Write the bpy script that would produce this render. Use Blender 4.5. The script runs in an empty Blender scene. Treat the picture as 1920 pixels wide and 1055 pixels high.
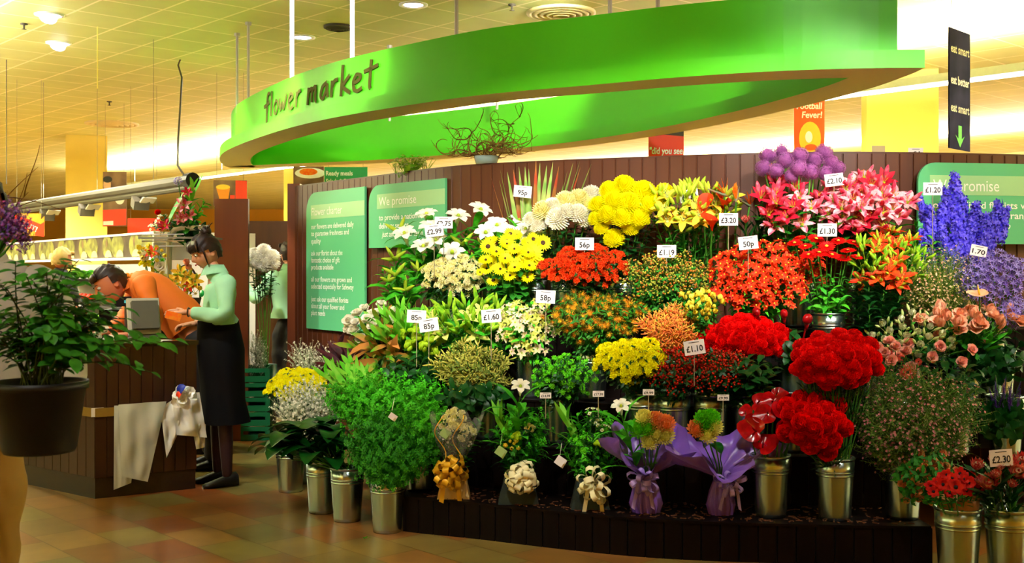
import bpy, math, random
import numpy as np
from mathutils import Vector, Matrix, Quaternion

# ------------------------------------------------------------------ camera
SC = bpy.context.scene
COL = SC.collection
FPX, HY, CH = 2100.0, 505.0, 1.43          # focal length in px, horizon row, camera height
cam_d = bpy.data.cameras.new('camera'); cam = bpy.data.objects.new('camera', cam_d); COL.objects.link(cam)
cam.location = (0, 0, CH); cam.rotation_euler = (math.pi/2, 0, 0)
cam_d.sensor_width = 36; cam_d.lens = 36*FPX/1920; cam_d.shift_y = -(527.5-HY)/1920
cam_d.clip_end = 200
cam_d.dof.use_dof = True; cam_d.dof.focus_distance = 6.6; cam_d.dof.aperture_fstop = 6.0
SC.camera = cam
SC.view_settings.view_transform = 'Standard'; SC.view_settings.look = 'None'
SC.view_settings.gamma = 1; SC.view_settings.use_curve_mapping = False
SC.view_settings.exposure = 0.82

# ------------------------------------------------------------------ world and lights
wd = bpy.data.worlds.new('world'); SC.world = wd; wd.use_nodes = True
wd.node_tree.nodes['Background'].inputs[0].default_value = (1.0, 0.9, 0.7, 1)
wd.node_tree.nodes['Background'].inputs[1].default_value = 0.12
CEIL = 3.8
AD = np.array([-.675, .738]); ND = np.array([.738, .675])      # direction of the light troughs, and across them
def spot(loc, target, watts, deg, blend=.6, rad=.05, col=(1, .97, .88)):
    l = bpy.data.lights.new('spot', 'SPOT'); l.energy = watts; l.spot_size = math.radians(deg); l.spot_blend = blend
    l.shadow_soft_size = rad; l.color = col
    o = bpy.data.objects.new('spot_light', l); COL.objects.link(o); o.location = loc
    d = Vector(target)-Vector(loc); o.rotation_euler = d.to_track_quat('-Z', 'Y').to_euler()
def area(loc, sx, sy, watts, rot, col=(1, .93, .78)):
    l = bpy.data.lights.new('area', 'AREA'); l.shape = 'RECTANGLE'; l.size = sx; l.size_y = sy; l.energy = watts; l.color = col
    o = bpy.data.objects.new('area_light', l); COL.objects.link(o); o.location = loc; o.rotation_euler = rot
# ceiling spots that light the flower stand (recessed in the ceiling in front of it)
for x, tx, w in ((-1.2, -.7, 300), (-.1, .1, 330), (1.0, .9, 330), (2.1, 1.7, 330), (3.2, 2.6, 260)):
    spot((x, 3.9, CEIL-.06), (tx, 6.9, 1.62), w, 40, .7)
for x, tx in ((-.6, -.2), (.9, .9), (2.4, 2.0)):  # added fill spots lifting the lower steps, no fittings built
    spot((x, 3.6, CEIL-.06), (tx, 6.0, .62), 150, 36, .9)
spot((-2.3, 6.6, CEIL-.06), (-1.35, 9.3, 1.45), 260, 26, .8)     # on the charter board
spot((-1.3, 5.0, CEIL-.06), (-1.35, 8.5, 2.95), 150, 26, .8)      # on the lettering of the canopy
spot((.6, 9.1, CEIL-.1), (-.6, 12.3, 2.9), 160, 70, .9)
spot((1.6, 7.6, CEIL-.1), (1.2, 9.8, 2.9), 80, 80, .9)
spot((-2.7, 5.4, CEIL-.06), (-2.1, 7.6, 1.1), 200, 40, .9)        # on the till desk
spot((-4.4, 8.2, CEIL-.06), (-3.0, 8.9, 1.2), 260, 60, .9)
spot((-3.2, 11.0, CEIL-.06), (-2.3, 10.8, .8), 150, 60, .9)
spot((-3.0, 4.6, CEIL-.06), (-1.9, 5.6, 0), 90, 70, .9)
spot((-1.7, 1.6, CEIL-.06), (-1.5, 3.3, 1.15), 75, 44, .9)
spot((-2.5, 7.0, CEIL-.06), (-2.1, 9.55, 2.93), 240, 17, .6, .03)
spot((-1.3, 6.1, CEIL-.06), (-1.2, 8.35, 2.95), 200, 17, .6, .03)
for x, tx, tz, w in ((.2, -.1, 2.95, 80), (1.4, 1.2, 3.0, 70), (2.4, 2.1, 3.0, 45), (-2.6, -2.2, 2.95, 90)):
    spot((x, 3.6, CEIL-.06), (tx, 7.6, tz), w, 34, .9)
spot((-3.6, 13.2, CEIL-.1), (-3.4, 11.2, 1.0), 300, 90, .8)
spot((-1.95, 8.7, CEIL-.06), (-2.3, 10.7, 1.35), 260, 40, .8)  # added to brighten the far florist and white blooms
area((-5.1, 13.1, 2.5), 5.5, .15, 45, (math.radians(-20), 0, math.atan2(5.2, -3.84)+math.pi), (1, .95, .8))  # added area light washing the produce cabinet header, not a trough
for x, y in ((-9, 18), (-13, 25), (-6, 27), (0, 23), (8, 20), (-17, 33), (3, 33), (-9, 36)):  # added downlights without fittings; their floor bounce brightens the far ceiling
    spot((x, y, CEIL-.05), (x, y+.01, 0), 900, 130, .5, .03)
TROUGH = [10.6, 18.6, 26.6, 34.6, 2.6, -5.4]  # final pair added out of view for ambient light, without fixtures
for i, p in enumerate(TROUGH):
    c = ND*p + AD*((6, 8, 8, 8, 22, 8)[i])
    ang = math.atan2(AD[1], AD[0])
    area((c[0], c[1], 3.40), 24 if i == 4 else 40, .25, (2100, 2300, 2600, 2800, 1500, 1500)[i], (math.pi, 0, ang), (1, .95, .80))
    area((c[0], c[1], 3.22), 24 if i == 4 else 40, .12, (300, 800, 1300, 1500, 500, 100)[i], (0, 0, ang), (1, .93, .75))

# ------------------------------------------------------------------ helpers
R_ = random.Random(7)
def P(px, py, Y): return np.array([(px-960)/FPX*Y, Y, CH-(py-HY)/FPX*Y])
def lin(c):
    if isinstance(c, str): c = tuple(int(c[i:i+2], 16)/255 for i in (0, 2, 4))
    return tuple(((x/12.92) if x <= .04045 else ((x+.055)/1.055)**2.4) for x in c)
MATS = {}
def mat(name, c, rough=.6, metal=0, trans=0, var=.12, nscale=25, spec=.4, emit=0, alpha=1, c2=None, bump=0, c2scale=None):
    if name in MATS: return MATS[name]
    m = bpy.data.materials.new(name); m.use_nodes = True; nt = m.node_tree; N = nt.nodes; L = nt.links
    b = N['Principled BSDF']; out = N['Material Output']
    col = lin(c)+(1,)
    b.inputs['Roughness'].default_value = rough; b.inputs['Metallic'].default_value = metal
    b.inputs['Specular IOR Level'].default_value = spec
    if emit: b.inputs['Emission Color'].default_value = col; b.inputs['Emission Strength'].default_value = emit
    tc = N.new('ShaderNodeTexCoord'); nz = N.new('ShaderNodeTexNoise'); nz.inputs['Scale'].default_value = nscale; nz.inputs['Detail'].default_value = 3
    L.new(tc.outputs['Object'], nz.inputs['Vector'])
    oi = N.new('ShaderNodeObjectInfo'); ad = N.new('ShaderNodeMath'); ad.operation = 'ADD'
    L.new(nz.outputs['Fac'], ad.inputs[0]); L.new(oi.outputs['Random'], ad.inputs[1])
    mr = N.new('ShaderNodeMapRange'); mr.inputs[1].default_value = .3; mr.inputs[2].default_value = 1.7
    mr.inputs[3].default_value = 1-var; mr.inputs[4].default_value = 1+var; L.new(ad.outputs[0], mr.inputs[0])
    hs = N.new('ShaderNodeHueSaturation'); L.new(mr.outputs[0], hs.inputs['Value'])
    if c2 is not None:
        mx = N.new('ShaderNodeMix'); mx.data_type = 'RGBA'; mx.inputs[6].default_value = col; mx.inputs[7].default_value = lin(c2)+(1,)
        n2 = N.new('ShaderNodeTexNoise'); n2.inputs['Scale'].default_value = c2scale or nscale; L.new(tc.outputs['Object'], n2.inputs['Vector'])
        m2 = N.new('ShaderNodeMapRange'); m2.inputs[1].default_value = .4; m2.inputs[2].default_value = .6; L.new(n2.outputs['Fac'], m2.inputs[0])
        L.new(m2.outputs[0], mx.inputs[0]); L.new(mx.outputs[2], hs.inputs['Color'])
    else: hs.inputs['Color'].default_value = col
    L.new(hs.outputs['Color'], b.inputs['Base Color'])
    if bump:
        bp = N.new('ShaderNodeBump'); bp.inputs['Strength'].default_value = bump; L.new(nz.outputs['Fac'], bp.inputs['Height']); L.new(bp.outputs[0], b.inputs['Normal'])
    if trans:
        t = N.new('ShaderNodeBsdfTranslucent'); L.new(hs.outputs['Color'], t.inputs['Color'])
        ms = N.new('ShaderNodeMixShader'); ms.inputs[0].default_value = trans
        L.new(b.outputs[0], ms.inputs[1]); L.new(t.outputs[0], ms.inputs[2]); L.new(ms.outputs[0], out.inputs['Surface'])
    if alpha < 1:
        b.inputs['Alpha'].default_value = alpha
    MATS[name] = m
    return m

def rz(a): c, s = math.cos(a), math.sin(a); return np.array([[c, -s, 0], [s, c, 0], [0, 0, 1.]])
def rx(a): c, s = math.cos(a), math.sin(a); return np.array([[1., 0, 0], [0, c, -s], [0, s, c]])
def ry(a): c, s = math.cos(a), math.sin(a); return np.array([[c, 0, s], [0, 1., 0], [-s, 0, c]])
def unit(v): v = np.asarray(v, float); n = np.linalg.norm(v); return v/n if n > 1e-9 else np.array([0, 0, 1.])
def zto(d, roll=0.0):
    d = unit(d); up = np.array([0, 0, 1.]) if abs(d[2]) < .98 else np.array([0, 1., 0])
    x = unit(np.cross(up, d)); y = np.cross(d, x)
    return np.column_stack([x, y, d]) @ rz(roll)

class MB:
    def __init__(s): s.v = []; s.f = []; s.m = []; s.n = 0
    def add(s, V, F, mi=0, R=None, t=None, sc=1.0):
        V = np.asarray(V, float)*sc
        if R is not None: V = V @ R.T
        if t is not None: V = V + np.asarray(t, float)
        s.v.append(V); s.f += [tuple(i+s.n for i in f) for f in F]; s.m += [mi]*len(F) if isinstance(mi, int) else list(mi); s.n += len(V)
        return s
    def merge(s, o, R=None, t=None, sc=1.0, moff=0):
        return s.add(np.vstack(o.v), o.f, [k+moff for k in o.m], R, t, sc)
    def mesh(s, name, mats, smooth=True):
        me = bpy.data.meshes.new(name)
        me.from_pydata(np.vstack(s.v).tolist() if s.v else [], [], s.f)
        for m in (mats if isinstance(mats, (list, tuple)) else [mats]): me.materials.append(m)
        me.polygons.foreach_set('material_index', s.m)
        me.polygons.foreach_set('use_smooth', [smooth]*len(s.f)); me.update()
        return me
    def build(s, name, mats, parent=None, smooth=False, loc=None):
        return obj(name, s.mesh(name, mats, smooth), parent, loc)
def obj(name, me, parent=None, loc=None):
    o = bpy.data.objects.new(name, me); COL.objects.link(o)
    if parent is not None: o.parent = parent
    if loc is not None: o.location = tuple(loc)
    return o
def tag(o, label=None, cat=None, group=None, kind=None):
    if label: o['label'] = label
    if cat: o['category'] = cat
    if group: o['group'] = group
    if kind: o['kind'] = kind
    return o
def thing(name, label, cat, loc=(0, 0, 0), rot=0, group=None):
    o = bpy.data.objects.new(name, None); COL.objects.link(o); o.location = tuple(loc); o.rotation_euler = (0, 0, rot)
    o.empty_display_size = .05
    return tag(o, label, cat, group)

def box(sx, sy, sz, c=(0, 0, 0)):
    V = np.array([[x, y, z] for x in (-.5, .5) for y in (-.5, .5) for z in (-.5, .5)])*[sx, sy, sz]+np.array(c)
    F = [(0, 1, 3, 2), (4, 6, 7, 5), (0, 4, 5, 1), (2, 3, 7, 6), (0, 2, 6, 4), (1, 5, 7, 3)]
    return V, F
def tube(pts, rad, n=6, cap=True):
    pts = [np.asarray(p, float) for p in pts]; k = len(pts)
    rad = [rad]*k if np.isscalar(rad) else list(rad)
    V = []; F = []; prev = None
    for i, p in enumerate(pts):
        d = unit(pts[min(i+1, k-1)]-pts[max(i-1, 0)])
        if prev is None:
            a = np.array([0, 0, 1.]) if abs(d[2]) < .9 else np.array([1., 0, 0]); u = unit(np.cross(d, a))
        else: u = unit(prev-d*np.dot(prev, d))
        prev = u; w = np.cross(d, u)
        for j in range(n):
            a = 2*math.pi*j/n; V.append(p+rad[i]*(math.cos(a)*u+math.sin(a)*w))
    for i in range(k-1):
        for j in range(n): F.append((i*n+j, i*n+(j+1) % n, (i+1)*n+(j+1) % n, (i+1)*n+j))
    if cap: F.append(tuple(range(n))[::-1]); F.append(tuple((k-1)*n+j for j in range(n)))
    return np.array(V), F
def lathe(prof, n=24, cap0=False, cap1=False):
    V = []; F = []
    for r, z in prof:
        for j in range(n): a = 2*math.pi*j/n; V.append((r*math.cos(a), r*math.sin(a), z))
    for i in range(len(prof)-1):
        for j in range(n): F.append((i*n+j, i*n+(j+1) % n, (i+1)*n+(j+1) % n, (i+1)*n+j))
    if cap0: F.append(tuple(range(n))[::-1])
    if cap1: F.append(tuple((len(prof)-1)*n+j for j in range(n)))
    return np.array(V), F
def ball(r=1, n=8, m=6, s=(1, 1, 1)):
    prof = [(math.sin(math.pi*i/m)*r+(1e-4 if i in (0, m) else 0), -math.cos(math.pi*i/m)*r) for i in range(m+1)]
    V, F = lathe(prof, n); return V*np.array(s), F
def prism(poly, z0, z1):
    n = len(poly); V = np.array([(p[0], p[1], z0) for p in poly]+[(p[0], p[1], z1) for p in poly])
    F = [tuple(range(n))[::-1], tuple(range(n, 2*n))]+[(i, (i+1) % n, n+(i+1) % n, n+i) for i in range(n)]
    return V, F
def petal(L, W, a0, a1, seg=4, cup=.25, base=.25, tip=.05, pw=.8, r0=0, z0=0, mid=.55):
    """petal lying along +X, elevation a0 -> a1 (radians)"""
    V = []; r, z = r0, z0
    for i in range(seg+1):
        t = i/seg
        a = a0+(a1-a0)*t
        if i: r += math.cos(a)*L/seg; z += math.sin(a)*L/seg
        w = W/2*((base+(1-base)*math.sin(math.pi/2*min(1, t/mid))**pw) if t < mid else (tip+(1-tip)*max(0, math.cos(math.pi/2*(t-mid)/(1-mid)))**pw))
        nx, nz = -math.sin(a)*cup*w, math.cos(a)*cup*w
        V += [(r+nx, -w, z+nz), (r, 0, z), (r+nx, w, z+nz)]
    F = []
    for i in range(seg):
        k = 3*i; F += [(k, k+1, k+4, k+3), (k+1, k+2, k+5, k+4)]
    return np.array(V), F
def ring(mb, n, L, W, a0, a1, mi=0, ph=0, jit=.0, rnd=R_, **kw):
    for i in range(n):
        j = lambda: 1+jit*(rnd.random()-.5)*2
        V, F = petal(L*j(), W*j(), a0+jit*(rnd.random()-.5), a1+jit*(rnd.random()-.5), **kw)
        mb.add(V, F, mi, rz(2*math.pi*(i+ph)/n+jit*.3*(rnd.random()-.5)))
def tmesh(body, mats, w=None, h=.05, shear=0, align='LEFT', bold=0, extr=.0008):
    cu = bpy.data.curves.new('t', 'FONT'); cu.body = body; cu.size = 1; cu.shear = shear; cu.align_x = align; cu.extrude = 0; cu.offset = bold; cu.resolution_u = 3
    o = bpy.data.objects.new('t', cu); COL.objects.link(o)
    dg = bpy.context.evaluated_depsgraph_get(); dg.update()
    me = bpy.data.meshes.new_from_object(o.evaluated_get(dg))
    bpy.data.objects.remove(o); 
    V = np.array([v.co[:] for v in me.vertices]); F = [tuple(p.vertices) for p in me.polygons]
    bpy.data.meshes.remove(me)
    V[:, 0] -= V[:, 0].min() if align == 'LEFT' else 0
    sx = (w/(V[:, 0].max()-V[:, 0].min())) if w else h
    V = V*np.array([sx, h, 1]); V[:, 2] = 0
    mb = MB(); mb.add(V, F); return mb
# ------------------------------------------------------------------ materials of the setting
def grid_mat(name, cols, size, rowh, mortar, msize, rough, ang, offset=.5, spec=.5, metal=0, noise=.15, bumpd=.15, squash=1):
    m = bpy.data.materials.new(name); m.use_nodes = True; nt = m.node_tree; N = nt.nodes; L = nt.links; b = N['Principled BSDF']
    tc = N.new('ShaderNodeTexCoord'); mp = N.new('ShaderNodeMapping'); mp.inputs['Rotation'].default_value = (0, 0, ang)
    L.new(tc.outputs['Object'], mp.inputs['Vector'])
    br = N.new('ShaderNodeTexBrick'); br.offset = offset; br.squash = squash; br.inputs['Scale'].default_value = 1
    br.inputs['Brick Width'].default_value = size; br.inputs['Row Height'].default_value = rowh; br.inputs['Mortar Size'].default_value = msize
    br.inputs['Color1'].default_value = (0, 0, 0, 1); br.inputs['Color2'].default_value = (1, 1, 1, 1); br.inputs['Mortar'].default_value = (.5, .5, .5, 1)
    L.new(mp.outputs[0], br.inputs['Vector'])
    rp = N.new('ShaderNodeValToRGB'); els = rp.color_ramp.elements
    for i, c in enumerate(cols):
        e = els[i] if i < 2 else els.new(i/(len(cols)-1)); e.position = i/(len(cols)-1); e.color = lin(c)+(1,)
    L.new(br.outputs['Color'], rp.inputs[0])
    mx = N.new('ShaderNodeMix'); mx.data_type = 'RGBA'; L.new(br.outputs['Fac'], mx.inputs[0]); L.new(rp.outputs[0], mx.inputs[6]); mx.inputs[7].default_value = lin(mortar)+(1,)
    nz = N.new('ShaderNodeTexNoise'); nz.inputs['Scale'].default_value = 3.5; nz.inputs['Detail'].default_value = 6; L.new(mp.outputs[0], nz.inputs['Vector'])
    mr = N.new('ShaderNodeMapRange'); mr.inputs[1].default_value = .3; mr.inputs[2].default_value = .7; mr.inputs[3].default_value = 1-noise; mr.inputs[4].default_value = 1+noise; L.new(nz.outputs[0], mr.inputs[0])
    hs = N.new('ShaderNodeHueSaturation'); L.new(mr.outputs[0], hs.inputs['Value']); L.new(mx.outputs[2], hs.inputs['Color']); L.new(hs.outputs[0], b.inputs['Base Color'])
    b.inputs['Roughness'].default_value = rough; b.inputs['Metallic'].default_value = metal; b.inputs['Specular IOR Level'].default_value = spec
    if bumpd:
        bp = N.new('ShaderNodeBump'); bp.invert = True; bp.inputs['Strength'].default_value = bumpd; bp.inputs['Distance'].default_value = .004; L.new(br.outputs['Fac'], bp.inputs['Height']); L.new(bp.outputs[0], b.inputs['Normal'])
    return m
def wood_mat(name, c1, c2, rough=.35, sc=(14, 14, 1.2), spec=.5):
    m = bpy.data.materials.new(name); m.use_nodes = True; nt = m.node_tree; N = nt.nodes; L = nt.links; b = N['Principled BSDF']
    tc = N.new('ShaderNodeTexCoord'); mp = N.new('ShaderNodeMapping'); mp.inputs['Scale'].default_value = sc; L.new(tc.outputs['Object'], mp.inputs['Vector'])
    nz = N.new('ShaderNodeTexNoise'); nz.inputs['Scale'].default_value = 1; nz.inputs['Detail'].default_value = 5; L.new(mp.outputs[0], nz.inputs['Vector'])
    mx = N.new('ShaderNodeMix'); mx.data_type = 'RGBA'; mx.inputs[6].default_value = lin(c1)+(1,); mx.inputs[7].default_value = lin(c2)+(1,); L.new(nz.outputs['Fac'], mx.inputs[0])
    L.new(mx.outputs[2], b.inputs['Base Color']); b.inputs['Roughness'].default_value = rough; b.inputs['Specular IOR Level'].default_value = spec
    return m
GA = math.radians(42.5)
M_ceil = grid_mat('ceiling_tiles', ['c6ca7e', 'ced086'], .57, .57, 'f4ebb8', .012, .6, -GA, 0, .3, .0, .04, .3)
M_floor = grid_mat('terracotta_tiles', ['8e4a1e', '84763a', '967038', '884820', '786c38', '8c5a2c'], .40, .27, '6a4f22', .004, .28, -GA+math.pi/2, .37, .5, 0, .22, .2)
M_plank = wood_mat('dark_plank', '44200e', '5e2e12', .42)
M_stand = wood_mat('dark_stand', '080302', '100604', .5, spec=.12)
M_panel = wood_mat('red_brown_veneer', '683018', '7c3e20', .3, (18, 18, 2))
M_yel = mat('yellow_paint', 'e6cf62', .6, var=.03)
M_yel2 = mat('pale_yellow_paint', 'f3e272', .6, var=.03)
M_ochre = mat('ochre_paint', 'e0a52c', .7, var=.05)
M_green = mat('canopy_green', '50cc18', .42, var=.02, spec=.4)
M_greenu = mat('canopy_underside', 'b4b464', .6, var=.03)
M_white = mat('white_paint', 'f2f0e8', .5, var=.02)
M_wire = mat('thin_wire', '8c8674', .7, var=.02)
M_rod = mat('suspension_rod', 'b4b0ac', .4, metal=.3, var=.02)
M_glow = mat('fluorescent_tube', 'fff6e0', emit=9)
M_tubeglow = mat('lit_white_tube', 'fdf6ff', emit=5)
M_lamp = mat('lamp_glow', 'fff4fa', emit=12)
M_grey = mat('grey_metal', '4c4636', .7, metal=0, var=.05)
M_dgrey = mat('dark_grey_metal', '5b5448', .45, metal=.3, var=.05)
M_zinc = mat('zinc', 'b2c6c4', .25, metal=1, var=.1, nscale=9)
M_black = mat('black_plastic', '060607', .5, var=.05)
M_red = mat('red_print', 'ee3c14', .5, var=.02); M_orange = mat('orange_print', 'f45a14', .5, var=.02)
M_bgreen = mat('board_green', '5cba7e', .35, var=.02); M_bhead = mat('board_band', '9ed090', .35, var=.02); M_btxt = mat('board_text', 'f6f8e8', .4, var=.01)

# ------------------------------------------------------------------ setting
mb = MB(); mb.add([(-40, -2, 0), (40, -2, 0), (40, 44, 0), (-40, 44, 0)], [(0, 1, 2, 3)]); tag(mb.build('floor', M_floor), kind='structure')
mb = MB(); mb.add([(-40, -2, CEIL), (-40, 44, CEIL), (40, 44, CEIL), (40, -2, CEIL)], [(0, 1, 2, 3)]); tag(mb.build('ceiling', M_ceil), kind='structure')
for nm, a, b_ in (('wall_back', (-40, 44), (40, 44)), ('wall_left', (-40, -2), (-40, 44)), ('wall_right', (40, -2), (40, 44)), ('wall_front', (-40, -2), (40, -2))):
    mb = MB(); mb.add([(a[0], a[1], 0), (b_[0], b_[1], 0), (b_[0], b_[1], CEIL), (a[0], a[1], CEIL)], [(0, 1, 2, 3)])
    tag(mb.build(nm, M_ochre), kind='structure')

# curves of the stand and the partition behind it
FX = np.array([-2.2, -1.3, -.59, -.22, .23, .62, 1.01, 1.55, 2.04, 2.6, 3.4]); FY = np.array([7.1, 6.55, 6.12, 5.96, 5.74, 5.58, 5.49, 5.43, 5.40, 5.40, 5.42])
WX = np.array([-1.98, -1.90, -1.11, -.43, .15, .85, 1.51, 2.32, 3.35, 4.4]); WY = np.array([10.1, 10.0, 8.98, 8.13, 7.77, 7.47, 7.23, 7.16, 7.33, 7.7])
def smooth_curve(X, Y, n):
    # Catmull-Rom through the points
    out = []; k = len(X)
    for i in range(k-1):
        p = [np.array([X[min(max(j, 0), k-1)], Y[min(max(j, 0), k-1)]]) for j in (i-1, i, i+1, i+2)]
        for s in range(n):
            t = s/n; out.append(.5*((2*p[1])+(-p[0]+p[2])*t+(2*p[0]-5*p[1]+4*p[2]-p[3])*t*t+(-p[0]+3*p[1]-3*p[2]+p[3])*t**3))
    out.append(np.array([X[-1], Y[-1]])); return np.array(out)
WC = smooth_curve(WX, WY, 14)
def Wf(x): return float(np.interp(x, WC[:, 0], WC[:, 1]))
FC = smooth_curve(FX, FY, 8)
def Ff(x): return float(np.interp(x, FC[:, 0], FC[:, 1]))
HW = 2.17
# partition of vertical boards
seg = np.linalg.norm(np.diff(WC, axis=0), axis=1); S = np.concatenate([[0], np.cumsum(seg)])
def wpt(s): return np.array([np.interp(s, S, WC[:, 0]), np.interp(s, S, WC[:, 1])])
part = thing('wooden_partition', 'tall dark brown partition of vertical boards curving behind the flower stand', 'partition', (0, 0, 0))
pw = .092; mb = MB(); k = 0; s = .06
while s+pw < S[-1]:
    a, b2 = wpt(s+.002), wpt(s+pw-.003); t = unit(np.append(b2-a, 0)); n = np.array([t[1], -t[0], 0])*1.0
    if n[1] > 0: n = -n
    a3 = np.append(a, 0); b3 = np.append(b2, 0)
    e = t*.004
    pts = [a3, a3+e+n*.006, b3-e+n*.006, b3]
    V = [p for p in pts]+[p+np.array([0, 0, HW]) for p in pts]
    mb.add(V, [(0, 1, 5, 4), (1, 2, 6, 5), (2, 3, 7, 6)])
    s += pw
mb.build('board', M_plank, part)
mb = MB()
ins = [wpt(q) for q in np.linspace(0.02, S[-1], 60)]
nn = []
for i, q in enumerate(ins):
    t = unit(np.append(ins[min(i+1, 59)]-ins[max(i-1, 0)], 0)); nn.append(np.array([-t[1], t[0]]) if -t[1]*0+t[0] > 0 else np.array([t[1], -t[0]]))
loop = [q+n*.001 for q, n in zip(ins, nn)]+[q+n*.10 for q, n in zip(ins, nn)][::-1]
V = []; n60 = 60
for i in range(60):
    a = ins[i]+nn[i]*.001; c = ins[i]+nn[i]*.10
    V += [(a[0], a[1], 0), (a[0], a[1], HW+.012), (c[0], c[1], HW+.012), (c[0], c[1], 0)]
F = []
for i in range(59):
    for j in range(3): F.append((4*i+j, 4*i+4+j, 4*i+5+j, 4*i+1+j))
F += [(0, 1, 2, 3)]
mb.add(V, F); mb.build('core', wood_mat('partition_core', '3a1a0c', '54260f', .4), part)
# end post
mb = MB(); e = wpt(0); V, F = box(.11, .2, HW+.03, (e[0]+.02, e[1]+.05, (HW+.03)/2)); mb.add(V, F); mb.build('end_post', M_panel, part)

# stepped stand
TZ = [.194, .45, .67, .87, 1.07]; TO = [0, .44, .74, 1.04, 1.34]
def tier_y(i, x, back=.17): return Ff(x)+TO[i]+back
def leftx(y): return -.62+(y-6.1)*(-.25)
stand = thing('flower_display_stand', 'dark stained curved stepped stand carrying the rows of flower buckets', 'display stand', (0, 0, 0))
RX = [2.02, 2.02, 3.2, 3.2, 3.3]
for i in range(5):
    xs = np.linspace(-1.4, RX[i], 60)
    fr = [(x, Ff(x)+TO[i]) for x in xs if x > leftx(Ff(x)+TO[i])]
    nxt = TO[i+1] if i < 4 else None
    bk = []
    for x, y in fr:
        bk.append((x, Ff(x)+nxt+.02) if nxt else (x, max(y+.1, Wf(x)-.02)))
    # riser front with narrow boards
    mb = MB(); nb = int(sum(math.dist(fr[j], fr[j+1]) for j in range(len(fr)-1))/.09)
    fa = np.array(fr); ss = np.concatenate([[0], np.cumsum(np.linalg.norm(np.diff(fa, axis=0), axis=1))]); z0 = 0 if i == 0 else TZ[i-1]
    for q in range(nb):
        s0, s1 = ss[-1]*q/nb+.001, ss[-1]*(q+1)/nb-.001
        a = np.array([np.interp(s0, ss, fa[:, 0]), np.interp(s0, ss, fa[:, 1]), 0]); b2 = np.array([np.interp(s1, ss, fa[:, 0]), np.interp(s1, ss, fa[:, 1]), 0])
        t = unit(b2-a); n = np.array([t[1], -t[0], 0])
        pts = [a+n*-.004, a+t*.003, b2-t*.003, b2+n*-.004]
        V = [p+np.array([0, 0, z0]) for p in pts]+[p+np.array([0, 0, TZ[i]-.012]) for p in pts]
        mb.add(V, [(0, 1, 5, 4), (1, 2, 6, 5), (2, 3, 7, 6)])
    mb.build('riser', M_stand, stand)
    mb = MB(); n = len(fr); V = []
    for (x, y), (x2, y2) in zip(fr, bk): V += [(x, y-.006, TZ[i]-.012), (x, y-.006, TZ[i]), (x2, y2, TZ[i]), (x2, y2, TZ[i]-.012)]
    F = [tuple((4*j+c, 4*j+4+c, 4*j+4+(c+1) % 4, 4*j+(c+1) % 4)) for j in range(n-1) for c in range(4)]+[(0, 1, 2, 3), (4*n-4, 4*n-1, 4*n-2, 4*n-3)]
    mb.add(V, F); mb.build('shelf', M_stand, stand)
    # side cheeks
    for k, (x, y) in ((0, fr[0]), (-1, fr[-1])):
        mb = MB(); yb = bk[k][1]; V, F = box(.015, yb-y, TZ[i]-.012, (x, (y+yb)/2, (TZ[i]-.012)/2)); mb.add(V, F); mb.build('side_panel', M_stand, stand)

# ------------------------------------------------------------------ green canopy ring
KR = (2.6-CH)*FPX
front = [(418, 287), (442, 274), (490, 256), (546, 239), (629, 220), (760, 198), (910, 177), (1100, 160), (1271, 145), (1442, 134), (1613, 128), (1734, 127)]
backp = [(1700, 142), (1613, 171), (1442, 214), (1271, 248), (1100, 273), (930, 290), (760, 303), (609, 310), (533, 313), (450, 316), (424, 312), (412, 300)]
def onring(p): Y = KR/(HY-p[1]); return np.array([(p[0]-960)/FPX*Y, Y])
ctrl = [onring(p) for p in front+backp]
n = len(ctrl); CI = 11; loop = []
for i in range(n):
    p0, p1, p2, p3 = ctrl[(i-1) % n], ctrl[i], ctrl[(i+1) % n], ctrl[(i+2) % n]
    if i == CI: p0 = p1
    if i == CI-1: p3 = p2
    for s_ in range(6):
        t = s_/6; loop.append(.5*((2*p1)+(-p0+p2)*t+(2*p0-5*p1+4*p2-p3)*t*t+(-p0+3*p1-3*p2+p3)*t**3))
loop = np.array(loop)
CX = 6*CI      # index of the sharp corner
def off_poly(ch, d):
    out = []; k = len(ch)
    for i in range(k):
        t = unit(np.append(ch[min(i+1, k-1)]-ch[max(i-1, 0)], 0))[:2]; out.append(ch[i]+np.array([-t[1], t[0]])*d)
    return np.array(out)
def resample(ch, n):
    sl = np.concatenate([[0], np.cumsum(np.linalg.norm(np.diff(ch, axis=0), axis=1))]); q = np.linspace(0, sl[-1], n); return np.column_stack([np.interp(q, sl, ch[:, 0]), np.interp(q, sl, ch[:, 1])])
def inset(lp, d):
    """inward offset with the sharp corner cut where the two sides meet"""
    lp = np.asarray(lp); ext = np.vstack([lp[-1:], lp[:CX+1]]); A = off_poly(ext, d)[1:]; ext = np.vstack([lp[CX:], lp[:1]]); B = off_poly(ext, d)[:-1]
    best = None
    for i in range(len(A)-2, len(A)//2, -1):
        for j in range(0, len(B)//2):
            p, r = A[i], A[i+1]-A[i]; q, s_ = B[j], B[j+1]-B[j]; den = r[0]*s_[1]-r[1]*s_[0]
            if abs(den) < 1e-12: continue
            u = ((q-p)[0]*s_[1]-(q-p)[1]*s_[0])/den; v = ((q-p)[0]*r[1]-(q-p)[1]*r[0])/den
            if 0 <= u <= 1 and 0 <= v <= 1: best = (i, j, p+r*u)
        if best: break
    i, j, X = best; A = np.vstack([A[:i+1], X[None]]); B = np.vstack([X[None], B[j+1:]])
    return np.vstack([resample(A, CX+1), resample(B, len(lp)-CX)[1:]])
area2 = np.sum(loop[:, 0]*np.roll(loop[:, 1], -1)-np.roll(loop[:, 0], -1)*loop[:, 1])
sg = 1 if area2 > 0 else -1
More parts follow.
